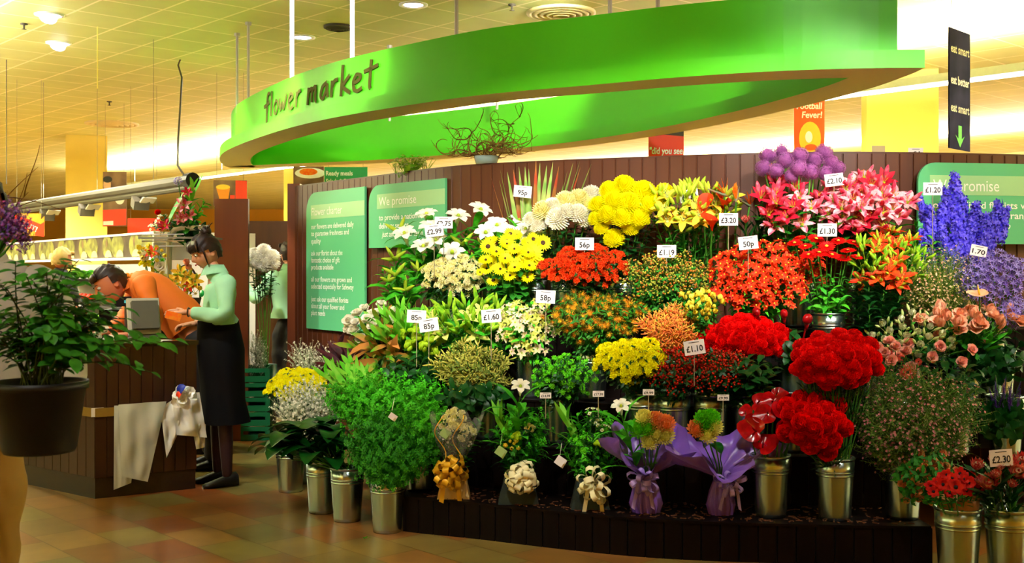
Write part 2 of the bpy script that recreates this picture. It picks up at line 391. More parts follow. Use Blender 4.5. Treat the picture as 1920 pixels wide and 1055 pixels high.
RZ0, RZ1, RZ2 = 2.6, 2.705, 3.07
canopy = thing('canopy_sign', 'large bright green curved overhead canopy reading flower market', 'sign', (0, 0, 0))
def band(mb, A, za, B, zb, mi=0):
    n = len(A); V = [(p[0], p[1], za) for p in A]+[(p[0], p[1], zb) for p in B]
    mb.add(V, [(i, (i+1) % n, n+(i+1) % n, n+i) for i in range(n)], mi)
o0, o1, o2, o3 = loop, inset(loop, sg*.118), inset(loop, sg*.19), inset(loop, sg*.32)
mb = MB(); band(mb, o0, RZ0, o0, RZ1); band(mb, o0, RZ1, o1, RZ1); band(mb, o3, RZ0, o3, RZ1); band(mb, o3, RZ1, o2, RZ1); band(mb, o0, RZ0, o3, RZ0, 1)
mb.build('flange', [M_green, M_greenu], canopy)
mb = MB(); band(mb, o1, RZ1, o1, RZ2); band(mb, o2, RZ1, o2, RZ2); band(mb, o1, RZ2, o2, RZ2); mb.build('fascia', M_green, canopy)
# hand lettering on the fascia: strokes given in letter space, wrapped on the curve
outer = o1; fr_idx = list(range(0, 6*CI+1))
fpts = outer[fr_idx]; fs = np.concatenate([[0], np.cumsum(np.linalg.norm(np.diff(fpts, axis=0), axis=1))])
def s_at_px(px):
    xs = [(p[0]/p[1])*FPX+960 for p in fpts]; return float(np.interp(px, xs, fs))
GL = {  # strokes: x 0..w, y 0..1 (x-height .6), descender -.25
 'f': (.5, [[(.55, .98), (.38, 1.02), (.28, .8), (.22, -.25)], [(.02, .5), (.5, .62)]]),
 'l': (.28, [[(.2, 1.05), (.1, 0)]]),
 'o': (.5, [[(.3, .6), (.1, .4), (.1, .1), (.26, .0), (.42, .25), (.4, .52), (.26, .6)]]),
 'w': (.66, [[(.06, .6), (.12, .05), (.3, .45), (.36, .02), (.62, .68)]]),
 'e': (.5, [[(.08, .32), (.36, .42), (.38, .58), (.22, .64), (.08, .4), (.1, .08), (.26, 0), (.44, .1)]]),
 'r': (.46, [[(.16, .62), (.1, 0)], [(.13, .35), (.26, .6), (.44, .62)]]),
 'm': (.72, [[(.14, .62), (.06, -.05)], [(.12, .4), (.34, .62), (.3, .02)], [(.32, .4), (.54, .66), (.5, .05), (.6, 0)]]),
 'a': (.52, [[(.42, .62), (.18, .5), (.06, .15), (.2, 0), (.38, .3), (.42, .62), (.44, .04)]]),
 'k': (.56, [[(.2, 1.1), (.1, -.05)], [(.5, .66), (.14, .3), (.52, 0)]]),
 't': (.5, [[(.3, 1.05), (.22, .1), (.26, 0)], [(.02, .66), (.56, .8)]]),
}
s0, s1 = s_at_px(497), s_at_px(708)
word = 'flower market'; adv = [(.3 if c == ' ' else GL[c][0]) for c in word]; tot = sum(adv); W = s1-s0; us = W/tot
letters = MB(); x = 0
def onf(s, z, off): 
    p = np.array([np.interp(s, fs, fpts[:, 0]), np.interp(s, fs, fpts[:, 1])]); q = np.array([np.interp(s+.02, fs, fpts[:, 0]), np.interp(s+.02, fs, fpts[:, 1])]); t = unit(np.append(q-p, 0))
    nrm = np.array([t[1], -t[0]]); return np.array([p[0]+nrm[0]*off, p[1]+nrm[1]*off, z])
for c, a in zip(word, adv):
    if c == ' ': letters.build('lettering', mat('olive_lettering', '56541a', .85, var=.05), canopy); letters = MB()
    if c != ' ':
        for st in GL[c][1]:
            pts = []
            for j in range(len(st)-1):
                for q in range(5): pts.append((st[j][0]+(st[j+1][0]-st[j][0])*q/5, st[j][1]+(st[j+1][1]-st[j][1])*q/5))
            pts.append(st[-1]); pp = np.array(pts)
            for _ in range(2): pp[1:-1] = (pp[:-2]+2*pp[1:-1]+pp[2:])/4
            hw = .011 if c in 'lo' else .0145
            k = len(pp); V = []
            for j in range(k):
                d = pp[min(j+1, k-1)]-pp[max(j-1, 0)]; d = np.array([d[0]*us, d[1]*.21]); d = d/(np.linalg.norm(d)+1e-9)
                for sd in (-1, 1):
                    for off in (.004, .012):
                        V.append(onf(s0+(x+pp[j][0])*us-d[1]*hw*sd, 2.795+pp[j][1]*.21+d[0]*hw*sd, off))
            F = []
            for j in range(k-1):
                b0 = 4*j; F += [(b0+1, b0+3, b0+7, b0+5), (b0, b0+1, b0+5, b0+4), (b0+2, b0+3, b0+7, b0+6)]
            letters.add(V, F)
    x += a
letters.build('lettering', mat('olive_lettering', '56541a', .85, var=.05), canopy)
# rods from the ceiling
mbf = MB()
for px, side in ((443, 0), (465, 0), (1111-250, 0), (1137, 0), (730, 1), (925, 1), (1250, 0)):
    src = o1 if side == 0 else o2
    half = src[:66] if side == 0 else src[66:]
    xs = np.array([(p[0]/p[1])*FPX+960 for p in half]); j = int(np.argmin(abs(xs-px))); p = half[j]; q = p*.985 if side else p+np.array([.0, .03])
    mb = MB(); V, F = tube([(q[0], q[1], 3.0), (q[0], q[1], CEIL)], .014, 8); mb.add(V, F); V, F = tube([(q[0], q[1], CEIL-.03), (q[0], q[1], CEIL)], .03, 8); mb.add(V, F)
    mb.build('suspension_rod', M_rod, canopy)
for px in (541, 662):
    xs = np.array([(p[0]/p[1])*FPX+960 for p in o1[:66]]); p = o1[int(np.argmin(abs(xs-px)))]
    mb = MB(); V, F = tube([(p[0], p[1]+.05, 3.03), (p[0], p[1]+.05, CEIL)], .017, 10); mb.add(V, F); mb.build('lit_rod', M_tubeglow, canopy)

# ------------------------------------------------------------------ light troughs and ceiling fittings
for i, p in enumerate(TROUGH):
    if i > 3: continue
    c = ND*p+AD*(8 if i else 6); ang = math.atan2(AD[1], AD[0])
    t = thing('light_trough', ['long suspended white fluorescent trough nearest the flower canopy', 'second suspended fluorescent trough behind the nearest one', 'third suspended fluorescent trough deep in the store', 'farthest suspended fluorescent trough near the back wall'][i], 'light', (c[0], c[1], 3.3), ang)
    mb = MB(); mb.add(*box(40, .16, .05, (0, 0, 0))); [mb.add(*box(40, .006, .03, (0, s_*.077, .04))) for s_ in (-1, 1)]; mb.build('housing', mat('trough_grey', 'a8a498', .5), t)
    mb = MB(); mb.add(*box(40, .07, .02, (0, 0, -.042))); mb.build('tube', M_glow, t)
    mb = MB()
    mb.add(*box(40, .08, .004, (0, 0, .033))); mb.build('uplight', M_glow, t)
    for q in range(-18, 19, 4):
        mb = MB(); V, F = tube([(q, 0, .03), (q, 0, CEIL-3.3)], .004, 5); mb.add(V, F); mb.build('wire', M_wire, t)
def on_ceil(px, py): Y = (CEIL-CH)*FPX/(HY-py); return np.array([(px-960)/FPX*Y, Y, CEIL])
for px, py, lab in ((92, 27, 'recessed ceiling spotlight nearest the top left corner, tilted and lit'), (110, 80, 'recessed lit ceiling spotlight just below the top left one'), (567, 69, 'round recessed ceiling downlight left of the second glowing rod'), (775, 8, 'round recessed ceiling downlight at the top edge above the canopy')):
    q = on_ceil(px, py); t = thing('ceiling_spotlight', lab, 'ceiling light', q)
    mb = MB(); V, F = lathe([(.13, -.001), (.13, -.012), (.1, -.014), (.085, -.005)], 24); mb.add(V, F); mb.build('trim_ring', M_white, t, True)
    if px < 200:
        mb = MB(); V, F = lathe([(.001, -.05), (.075, -.05), (.08, -.0)], 20, True); mb.add(V, F, 0, rx(-.5)); mb.build('lens', M_lamp, t, True, (0, .0, 0))
    else:
        mb = MB(); V, F = lathe([(.001, -.008), (.085, -.008)], 20); mb.add(V, F); mb.build('lens', M_lamp, t, True)
for px, py, r, lab in ((1052, 22, .32, 'large round slatted air diffuser above the green canopy'), (210, 231, .42, 'round ceiling air diffuser near the left yellow column'), (634, 49, .14, 'round grey grille in the ceiling between the glowing rods')):
    q = on_ceil(px, py); t = thing('air_diffuser', lab, 'ceiling vent', q); mb = MB()
    for j in range(5):
        a = r*(1-j*.19); V, F = lathe([(a, -.002), (a, -.02-.006*j), (a*.87, -.03-.006*j), (a*.84, -.004)], 32); mb.add(V, F)
    mb.build('vane', mat('vent_cream', 'd8c888', .5) if r > .2 else M_grey, t, True)
for px, py in ((205, 190), (960, 8), (45, 44)):
    q = on_ceil(px, py); mb = MB(); V, F = lathe([(.035, 0), (.035, -.01), (.01, -.015), (.008, -.05), (.025, -.055), (.001, -.06)], 12); mb.add(V, F, t=q)
    tag(mb.build('sprinkler_head', M_grey, smooth=True), {205: 'small sprinkler head in the ceiling over the left yellow column', 960: 'small sprinkler head in the ceiling beside the big round diffuser', 45: 'small sprinkler head in the ceiling left of the tilted spotlights'}[px], 'sprinkler')

# columns
for px0, px1, pys, py, lab, m in ((92, 192, 123, 252, 'square yellow column at left behind the till desk', M_yel), (1643, 1783, 1760, 128, 'broad pale yellow column behind the right of the partition', M_yel2), (532, 549, 541, 300, 'slim yellow column seen between tall panel and partition', M_yel)):
    Y = (CEIL-CH)*FPX/(HY-py) ; x0 = (px0-960)/FPX*Y; x1 = (px1-960)/FPX*Y; w = x1-x0
    xs = (pys-960)/FPX*Y
    d = w*.8
    if px0 == 92: poly = [(xs, Y), (x1, Y+.25*w), (x1-.45*w, Y+1.1*w), (x0, Y+.85*w)]
    elif px0 == 1643: poly = [(x0, Y+.35), (xs, Y), (x1+.1, Y+.8), (x0+.2, Y+1.2)]
    else: poly = [(x0, Y), (x1, Y), (x1, Y+.4), (x0, Y+.4)]
    mb = MB(); V, F = prism(poly, 0, CEIL); mb.add(V, F); tag(mb.build('column', m), lab, 'column')

# boards on the partition
def board(name, label, pa, pb, z0, z1, rad, header, lines):
    a = np.array(pa); b = np.array(pb); u = unit(np.append(b-a, 0)); w = float(np.linalg.norm(b-a)); n = np.array([u[1], -u[0], 0])
    t = bpy.data.objects.new(name, None); COL.objects.link(t)
    # local frame: x along board, y up, z out of the wall
    Mx = Matrix(((u[0], 0, n[0], a[0]), (u[1], 0, n[1], a[1]), (0, 1, 0, z0), (0, 0, 0, 1))); t.matrix_world = Mx
    tag(t, label, 'sign'); h = z1-z0
    poly = [(w, 0), (w, h), (rad, h)]+[(rad-rad*math.sin(k*math.pi/16), h-rad+rad*math.cos(k*math.pi/16)) for k in range(1, 9)]+[(0, 0)]
    mb = MB(); V, F = prism(poly, -.02, 0); mb.add(V, F); mb.build('panel', M_bgreen, t)
    mb = MB(); V, F = box(w-header[1], header[3]-header[2], .002, ((w+header[1])/2, (header[3]+header[2])/2-z0, .001)); mb.add(V, F); mb.build('band', M_bhead, t)
    tm = tmesh(header[0], None, header[5]-header[4], header[6]); o = tm.build('heading', M_btxt, t, loc=(header[4], header[7]-z0, .004))
    for body, x0, x1, z, sh in lines:
        tm = tmesh(body, None, x1-x0, .062, sh, bold=.012); tm.build('text_line', M_btxt, t, loc=(x0, z-z0, .003))
    return t
board('charter_board', 'tall green Flower charter board on the left end of the partition', (-1.805, 9.83), (-1.185, 9.0), .915, 2.097, .17, ('Flower charter', .09, 1.866, 1.987, .11, .66, .095, 1.897),
      [('our flowers are delivered daily', .1, .86, 1.78, 0), ('to guarantee freshness and', .1, .78, 1.72, 0), ('quality', .1, .28, 1.655, 0), ('ask our florist about the', .1, .67, 1.55, 0), ('fantastic choice of gift', .1, .62, 1.49, 0), ('products available', .1, .51, 1.43, 0),
       ('all our flowers are grown and', .1, .83, 1.325, 0), ('selected especially for Safeway', .1, .86, 1.265, 0), ('just ask our qualified florists', .1, .77, 1.155, 0), ('about all your flower and', .1, .70, 1.095, 0), ('plant needs', .1, .36, 1.035, 0)])
board('promise_board', 'green We promise board beside the Flower charter board', (-1.14, 8.92), (-.487, 8.14), 1.60, 2.094, .14, ('We promise', .12, 1.905, 2.02, .15, .66, .095, 1.93),
      [('to provide a nationwide', .15, .80, 1.815, 0), ('delivery service', .15, .56, 1.75, 0), ('just ask one of our team', .19, .74, 1.685, .3)])
board('promise_board', 'green We promise board at the right behind the blue delphiniums', (2.575, 7.1), (3.75, 7.3), 1.593, 2.11, .12, ('We promise', .08, 1.904, 2.03, .1, .56, .105, 1.93),
      [('our qualified florists will create', .1, 1.02, 1.82, 0), ('beautiful flower arrangements', .1, .98, 1.755, 0), ('just ask in our shop', .2, .64, 1.69, .3)])

# tall veneer panel by the till
mb = MB(); Y = 9.38; V, F = box(.28, .05, 2.02, ((435-960)/FPX*Y, Y, 1.01)); mb.add(V, F); V, F = box(.02, 1.1, 2.02, (-2.48, Y+.55, 1.01)); mb.add(V, F)
tag(mb.build('veneer_panel', M_panel), 'tall reddish brown wooden panel standing behind the florist', 'panel')
# dark back cabinet wall behind the far florist
mb = MB(); V, F = box(1.9, .1, 1.93, (-1.9, 11.6, .965)); mb.add(V, F); V, F = box(1.2, .35, .12, (-2.2, 11.35, .06)); mb.add(V, F)
tag(mb.build('back_panel', wood_mat('back_veneer', '3c2010', '5a3418', .4)), 'low dark brown wood wall behind the far florist and white blooms', 'panel')
# ------------------------------------------------------------------ plant materials
def pm(name, c, c2=None, trans=.2, var=.14, rough=.6, **k): return mat(name, c, rough, trans=trans, var=var, c2=c2, spec=.25, **k)
M_stem = pm('stem_green', '3f7a1e', trans=0); M_leaf = pm('leaf_green', '2f8a1a', '1f6a14'); M_leafd = pm('dark_leaf', '14501a', '0d3c10', trans=.1, rough=.4)
M_leafb = pm('bright_leaf', '4fb81e', '2f9a1a'); M_leafy = pm('yellow_green_leaf', 'a8d42a', '6fb820'); M_leafo = pm('olive_leaf', '6a7a22', '4a6018')
M_pale = pm('pale_green', 'cfe08a'); M_wht = pm('white_petal', 'fbf8e8', 'f2ecd0', var=.04); M_crm = pm('cream_petal', 'fbf3b8', 'f6ee9c', var=.05)
M_yl = pm('yellow_petal', 'faf600', 'f8ec00', var=.05); M_gold = pm('golden_petal', 'f8d43c', 'f8c030'); M_org = pm('orange_petal', 'f86a14', 'f08c1c')
M_orr = pm('orange_red_petal', 'f0420c', 'd83008'); M_redp = pm('red_petal', 'fa0a08', 'e00404', var=.12); M_dred = pm('dark_red_petal', 'a80610', '7c040a', rough=.3)
M_pink = pm('pink_petal', 'ee3c62', 'f88ca0'); M_lpk = pm('pale_pink_petal', 'f8b4a0', 'f49a86'); M_mag = pm('magenta_red_petal', 'd81e3c', 'c01430')
M_blue = pm('delphinium_blue', '3c28d8', '7a6cf4', c2scale=40); M_lil = pm('lilac_petal', '9a7ad0', '7a58b8'); M_pur = pm('allium_purple', 'b868b0', '9c5098'); M_vio = pm('violet_spike', '5a2a90', '40207a')
M_brn = pm('brown_centre', '3a1c08', trans=0); M_lime = pm('lime_petal', '7ce01e', '58c81a'); M_gryel = pm('green_yellow', 'c6d83a', 'a8c82a')
M_berry = pm('red_berry', 'c8240c', '8c1408', trans=0, rough=.25); M_berryg = pm('green_berry', '9aa838', 'b06020', trans=0, rough=.3); M_rust = pm('rust_bloom', 'e8742a', 'd8481c')
M_dk = pm('dark_purple_leaf', '4a1018', '2c0a10', trans=.05); M_wax = pm('wax_pink', 'd88088', 'a85a60'); M_twig = pm('twig_bark', '6a4a1c', '8a6a28', trans=0); M_peach = pm('peach_petal', 'fcb08c', 'fac4a4')

# ------------------------------------------------------------------ heads (all facing +Z, base at origin)
def rr(k): return random.Random(k)
def H_daisy(n=16, L=.02, W=.008, mc=1, cr=.007, a0=.35, a1=.0, rings=1):
    mb = MB(); r = rr(n)
    for k in range(rings): ring(mb, n, L*(1-.2*k), W, a0+.25*k, a1+.25*k, 0, k*.5, .1, r, seg=2, cup=.1, tip=.3)
    V, F = ball(cr, 8, 4, (1, 1, .5)); mb.add(V, F, mc, t=(0, 0, .002)); return mb
def H_pompon(R=.06, n=110, L=.03, W=.02, seed=1, low=-.35, flat=1, inc=1.3):
    mb = MB(); r = rr(seed); V, F = ball(R*.8, 10, 8, (1, 1, flat)); mb.add(V, F, 0)
    for i in range(n):
        z = 1-(1-low)*(i+.5)/n; ph = i*2.39996; q = math.sqrt(max(0, 1-z*z)); d = np.array([q*math.cos(ph), q*math.sin(ph), z])
        V, F = petal(L*(1+.2*(r.random()-.5)), W, .35, .35+inc, seg=3, cup=.45, base=.5, tip=.35)
        # petal base tangent to the sphere, tips curling up over it
        V = V@ry(-.0).T; M = zto(d, r.random()*.6+(ph if z > .9 else 0))
        # make +X of the petal point up-slope (towards the pole)
        up = unit(np.array([0, 0, 1.])-d*d[2]) if q > .1 else unit([math.cos(ph), math.sin(ph), 0])
        M = np.column_stack([up, np.cross(d, up), d])
        p = d*R*.78; p[2] *= flat; mb.add(V, F, 0, M, p)
    return mb
def H_carn(R=.035, seed=2, n=26):
    mb = MB(); r = rr(seed)
    for i in range(n):
        t = (i+.5)/n; el = 1.5-1.5*t; az = i*2.39996
        L = R*(.95+.15*r.random()); V = []; F = []
        m = 5; wid = R*.5
        for a in range(3):
            s = a/2
            for b in range(m):
                u = (b/(m-1)-.5)*2; w = wid*(.25+.75*s)
                V.append((L*s*(1-.12*abs(u))+(r.random()*.14*L if a == 2 else 0), u*w, (r.random()-.5)*R*.28*s+.1*R*s*abs(u)))
        for a in range(2):
            for b in range(m-1): k = a*m+b; F.append((k, k+1, k+m+1, k+m))
        mb.add(V, F, 0, rz(az)@ry(-el))
    V, F = lathe([(.003, -R*.9), (R*.28, -R*.6), (R*.34, -.1*R)], 7); mb.add(V, F, 1)
    return mb
def H_lily(L=.09, W=.038, open_=.5, seed=3):
    mb = MB(); r = rr(seed)
    for k, w in ((0, 1), (1, .8)):
        for i in range(3):
            V, F = petal(L*(1+.08*(r.random()-.5)), W*w, 1.25-open_*.9+.1*k, -.35+(1-open_)*1.2, seg=5, cup=.3, base=.3, tip=.03, mid=.5); mb.add(V, F, 0, rz(2*math.pi*(i+k*.5)/3))
    V, F = lathe([(.003, -.01), (.008, .0), (.012, .012), (.001, .02)], 7); mb.add(V, F, 1)
    for i in range(6):
        a = i*math.pi/3+.3; e = np.array([math.cos(a)*.02, math.sin(a)*.02, L*.55]); V, F = tube([(0, 0, .005), e], .0013, 4); mb.add(V, F, 1)
        V, F = ball(.0045, 5, 4, (1, .5, .5)); mb.add(V, F, 2, t=e)
    return mb
def H_trump(L=.13, R=.05, seed=3):
    mb = MB()
    V, F = lathe([(.004, 0), (.009, L*.2), (.013, L*.45), (.02, L*.7), (.026, L*.78)], 12); mb.add(V, F, 0)
    for i in range(6):
        V, F = petal(R*1.25, .05*(1 if i % 2 else .8), 1.0, -.5, seg=4, cup=.12, base=.55, tip=.03, r0=.018, z0=L*.7); mb.add(V, F, 0, rz(i*math.pi/3))
    V, F = ball(.012, 6, 5, (1, 1, 1.5)); mb.add(V, F, 1, t=(0, 0, L*.68)); return mb
def H_bud(L=.07, R=.013): 
    mb = MB(); V, F = lathe([(.002, 0), (R*.7, L*.12), (R, L*.4), (R*.8, L*.7), (R*.35, L*.93), (.0005, L)], 7); mb.add(V, F, 0); return mb
def H_rose(R=.03, seed=4):
    mb = MB(); r = rr(seed)
    for k, (n, sc, a) in enumerate(((3, .35, 1.5), (4, .55, 1.35), (5, .8, 1.15), (6, 1.0, .8), (5, 1.05, .3))):
        ring(mb, n, R*1.25*(.75+.25*sc), R*1.5*sc, a-.35, a+.45 if k < 3 else a+.0, 0, k*.4, .15, r, seg=3, cup=.5, base=.5, tip=.5, r0=R*.1*sc)
    V, F = lathe([(.003, -R*.5), (R*.4, -R*.15), (R*.35, .0)], 6); mb.add(V, F, 1); return mb
def H_tulip(R=.026, L=.06, seed=5):
    mb = MB(); r = rr(seed)
    for k in range(2): ring(mb, 3, L*1.05, R*1.9, .7, 1.9, 0, k*.5, .1, r, seg=4, cup=.45, base=.5, tip=.15, r0=.004)
    return mb
def H_calla(L=.10, R=.035):
    mb = MB(); V = []; F = []; n = 14; m = 7
    for i in range(m):
        t = i/(m-1)
        for j in range(n):
            a = 2*math.pi*j/(n-1); fl = 1+.9*t*t*max(0, math.cos(a)); r = (.006+R*t**1.6)*fl
            V.append((r*math.cos(a), r*math.sin(a), L*t*(1+.25*t*math.cos(a))))
    for i in range(m-1):
        for j in range(n-1): k = i*n+j; F.append((k, k+1, k+n+1, k+n))
    mb.add(V, F, 0); V, F = tube([(0, 0, .02), (.004, 0, L*.8)], [.005, .003], 6); mb.add(V, F, 1); return mb
def H_anth(R=.06):
    mb = MB(); V = [(0, 0, 0)]; n = 24; F = []
    for rg in (.5, 1.0):
        for j in range(n):
            a = 2*math.pi*j/n-math.pi; r = R*rg*(1-.25*abs(math.cos(a/2))**8*1.0+.35*(max(0, -math.cos(a))**6)) ; r = R*rg*(1.0+.35*max(0, math.cos(a))**8-.45*max(0, -math.cos(a))**10)
            V.append((r*math.cos(a)+R*.25*rg, r*math.sin(a), .25*R*rg**2*(math.sin(a)**2)+.04*R*math.cos(5*a)*rg))
    for j in range(n): F.append((0, 1+j, 1+(j+1) % n)); F.append((1+j, 1+n+j, 1+n+(j+1) % n, 1+(j+1) % n))
    mb.add(V, F, 0); V, F = tube([(0, 0, 0), (.008, 0, .02), (.014, 0, .05)], [.004, .005, .002], 6); mb.add(V, F, 1); return mb
def H_allium(R=.05, n=230):
    mb = MB(); r = rr(9); V, F = ball(R*.72, 10, 8); mb.add(V, F, 0)
    for i in range(n):
        z = 1-1.9*(i+.5)/n; ph = i*2.39996; q = math.sqrt(max(0, 1-z*z)); d = np.array([q*math.cos(ph), q*math.sin(ph), z]); M = zto(d, r.random()*3)
        rr_ = R*(.86+.2*r.random())
        for k in range(4):
            V, F = petal(.014, .008, .5, .2, seg=1, base=.4, tip=.3); mb.add(V, F, 0, M@rz(k*math.pi/2), d*rr_)
        if i % 3 == 0: V, F = tube([d*R*.4, d*rr_], .0007, 3, False); mb.add(V, F, 1)
    return mb
def H_spike(H=.24, R=.028, n=46, fl=.024, top=.25, seed=6, c=1, droop=.3, npet=5):
    mb = MB(); r = rr(seed)
    V, F = tube([(0, 0, -H), (0, 0, 0)], [.003, .001], 5); mb.add(V, F, c)
    for i in range(n):
        t = i/n; z = -H*(1-t); s = (1-t)*(1-top)+top; ph = i*2.39996+r.random()*.4
        d = unit([math.cos(ph), math.sin(ph), .4-droop*(1-t)]); M = zto(d, r.random()*6); p = np.array([0, 0, z])+d*R*s*(.6+.5*r.random())
        for k in range(npet): V, F = petal(fl*.55*s**.5, fl*.5*s**.5, .6, .1, seg=1, cup=.3, base=.5, tip=.6); mb.add(V, F, 0, M@rz(k*2*math.pi/npet), p)
    return mb
def H_umbel(R=.05, n=22, star=.022, seed=8):
    mb = MB(); r = rr(seed)
    for i in range(n):
        t = (i+.5)/n; z = 1-1.1*t; q = math.sqrt(1-z*z); ph = i*2.39996; d = np.array([q*math.cos(ph), q*math.sin(ph), z]); M = zto(d, r.random()*6)
        V, F = tube([(0, 0, 0), d*R], .0009, 3, False); mb.add(V, F, 1)
        for k in range(6): V, F = petal(star*.8, star*.2, .9, .3, seg=2, base=.5, tip=.2); mb.add(V, F, 0, M@rz(k*math.pi/3), d*R)
    return mb
def H_sunf(R=.065, cr=.022, seed=10):
    mb = MB(); r = rr(seed)
    ring(mb, 20, R-cr*.8, .02, .1, .1, 0, 0, .12, r, seg=2, cup=.15, tip=.05, r0=cr*.8); ring(mb, 18, (R-cr*.8)*.85, .018, .35, .3, 0, .5, .15, r, seg=2, cup=.15, tip=.05, r0=cr*.8)
    V, F = lathe([(cr, -.004), (cr*1.02, .004), (cr*.85, .009), (cr*.45, .007), (.0005, .004)], 16); mb.add(V, F, 1)
    V, F = lathe([(cr*1.3, -.006), (cr, -.012), (.004, -.02)], 10); mb.add(V, F, 2); return mb
def H_protea(R=.035, seed=11):
    mb = MB(); r = rr(seed)
    for k in range(4): ring(mb, 12, R*1.9, R*.45, 1.0-.12*k, 1.9-.25*k, 0, k*.5, .1, r, seg=3, cup=.3, tip=.1, r0=R*.1)
    V, F = ball(R*.6, 8, 6, (1, 1, 1.1)); mb.add(V, F, 1, t=(0, 0, R*.9)); return mb
def H_anem(R=.03, seed=12):
    mb = MB(); r = rr(seed); ring(mb, 6, R, R*.95, .4, .1, 0, 0, .1, r, seg=2, cup=.2, base=.4, tip=.5); ring(mb, 5, R*.9, R*.9, .6, .4, 0, .5, .1, r, seg=2, cup=.2, base=.4, tip=.5)
    V, F = ball(R*.26, 8, 5, (1, 1, .6)); mb.add(V, F, 1, t=(0, 0, .006)); return mb
def H_thistle(R=.016, seed=13):
    mb = MB(); r = rr(seed); V, F = lathe([(.002, -R), (R*.8, -R*.5), (R*.7, R*.1)], 8); mb.add(V, F, 1)
    for i in range(26):
        t = i/26; ph = i*2.4; e = 1.5-1.2*t; V, F = petal(R*1.3, R*.3, e, e-.3, seg=1, tip=.1); mb.add(V, F, 0, rz(ph), (0, 0, R*.1))
    return mb
def H_paw(seed=14, n=12):
    mb = MB(); r = rr(seed)
    for i in range(n):
        ph = i*2.4; d = unit([math.cos(ph), math.sin(ph), .3+.6*r.random()]); p0 = np.array([0, 0, -.012*i*.5])
        p1 = p0+d*.02; p2 = p1+unit(d+np.array([0, 0, .8]))*.022; V, F = tube([p0, p1, p2], [.0016, .0042, .0028], 5); mb.add(V, F, 0)
        for k in range(3): V, F = petal(.008, .003, .6, 0, seg=1); mb.add(V, F, 0, zto(p2-p1, r.random()*6)@rz(k*2.1), p2)
    return mb
def H_berry(seed=15, n=9, R=.0065, spread=.028):
    mb = MB(); r = rr(seed)
    for i in range(n):
        p = np.array([(r.random()-.5)*2*spread, (r.random()-.5)*2*spread, r.random()*spread*1.2]); V, F = ball(R*(.85+.3*r.random()), 6, 5, (1, 1, 1.25)); mb.add(V, F, 0, t=p)
        V, F = tube([(0, 0, -.02), p], .0009, 3, False); mb.add(V, F, 1)
        for k in range(3): V, F = petal(.01, .005, .2, .6, seg=1); mb.add(V, F, 1, rz(k*2.1+i), p-np.array([0, 0, R]))
    return mb
def H_celosia(R=.035, H=.05):
    mb = MB(); V, F = ball(1, 16, 12, (R, R*.7, H*.6)); r = rr(5); V = V*(1+.12*np.array([[r.random()] for _ in V])); mb.add(V, F, 0); V, F = tube([(0, 0, -H*1.4), (0, 0, -H*.3)], [.006, R*.5], 8); mb.add(V, F, 0); return mb
def cluster(h, n, R, up=.6, dome=.4, sc=(.8, 1.15), seed=0, stems=None, smi=1, low=0):
    """several small heads on branching stalks"""
    mb = MB(); r = rr(seed)
    for i in range(n):
        q = math.sqrt((i+.5)/n)*R; ph = i*2.39996+r.random()*.5; z = -dome*q*q/R+(r.random()-.5)*R*.3-low*r.random(); p = np.array([q*math.cos(ph), q*math.sin(ph), z]); d = unit([p[0]*.9/R, p[1]*.9/R, up])
        mb.merge(h, zto(d, r.random()*6), p, sc[0]+(sc[1]-sc[0])*r.random())
        V, F = tube([(0, 0, -R*1.4), p*[.5, .5, 1]-np.array([0, 0, R*.5]), p], .0013, 3, False); mb.add(V, F, smi)
    return mb
# foliage, hanging below the head (z from 0 down)
def leafset(n, L, W, z0=-.02, z1=-.3, a0=.9, a1=-.1, seed=0, cup=.2, seg=4, rad=0.0):
    mb = MB(); r = rr(seed)
    for i in range(n):
        t = (i+.5)/n; V, F = petal(L*(.7+.6*r.random()), W*(.8+.4*r.random()), a0+(r.random()-.5)*.6, a1+(r.random()-.5)*.8, seg=seg, cup=cup, base=.2, tip=.03, pw=.9)
        mb.add(V, F, 0, rz(i*2.39996+r.random()*.5), (rad*math.cos(i*2.4), rad*math.sin(i*2.4), z0+(z1-z0)*t))
    return mb
def branchset(n, L, W, R, z0, z1, per=5, seed=0, blm=None, bsc=1, stalk=.0011):
    """bushy small-leaved branches; leaves are material 0, optional blooms material 1"""
    mb = MB(); r = rr(seed)
    for i in range(n):
        ph = i*2.39996; t = (i+.5)/n; d = unit([math.cos(ph)*(.35+.6*r.random()), math.sin(ph)*(.35+.6*r.random()), .9]); p0 = np.array([0, 0, z0+(z1-z0)*t]); ln = R*(.6+.6*r.random())
        V, F = tube([p0, p0+d*ln], stalk, 3, False); mb.add(V, F, 0)
        for k in range(per):
            p = p0+d*ln*(.35+.65*(k+1)/per); V, F = petal(L*(.7+.6*r.random()), W, .6, .1, seg=2, cup=.2, base=.3, tip=.1); mb.add(V, F, 0, zto(d, k*2.4+r.random())@rz(0), p)
        if blm is not None: mb.merge(blm, zto(d, r.random()*6), p0+d*ln, bsc, 1)
    return mb
STEMM = {}
def stem_mesh(m, r=.0035):
    k = (m.name, r)
    if k not in STEMM:
        mb = MB(); V, F = tube([(0, 0, 0), (.006, 0, .35), (-.003, .004, .7), (0, 0, 1)], [r*1.1, r, r, r*.9], 6, False); mb.add(V, F); STEMM[k] = mb.mesh('stem', m)
    return STEMM[k]
PR = {}
def proto(key, parts, stem=None, sr=.003): PR[key] = ([(n, mb.mesh(n, ms)) for n, mb, ms in parts], stem_mesh(stem or M_stem, sr))

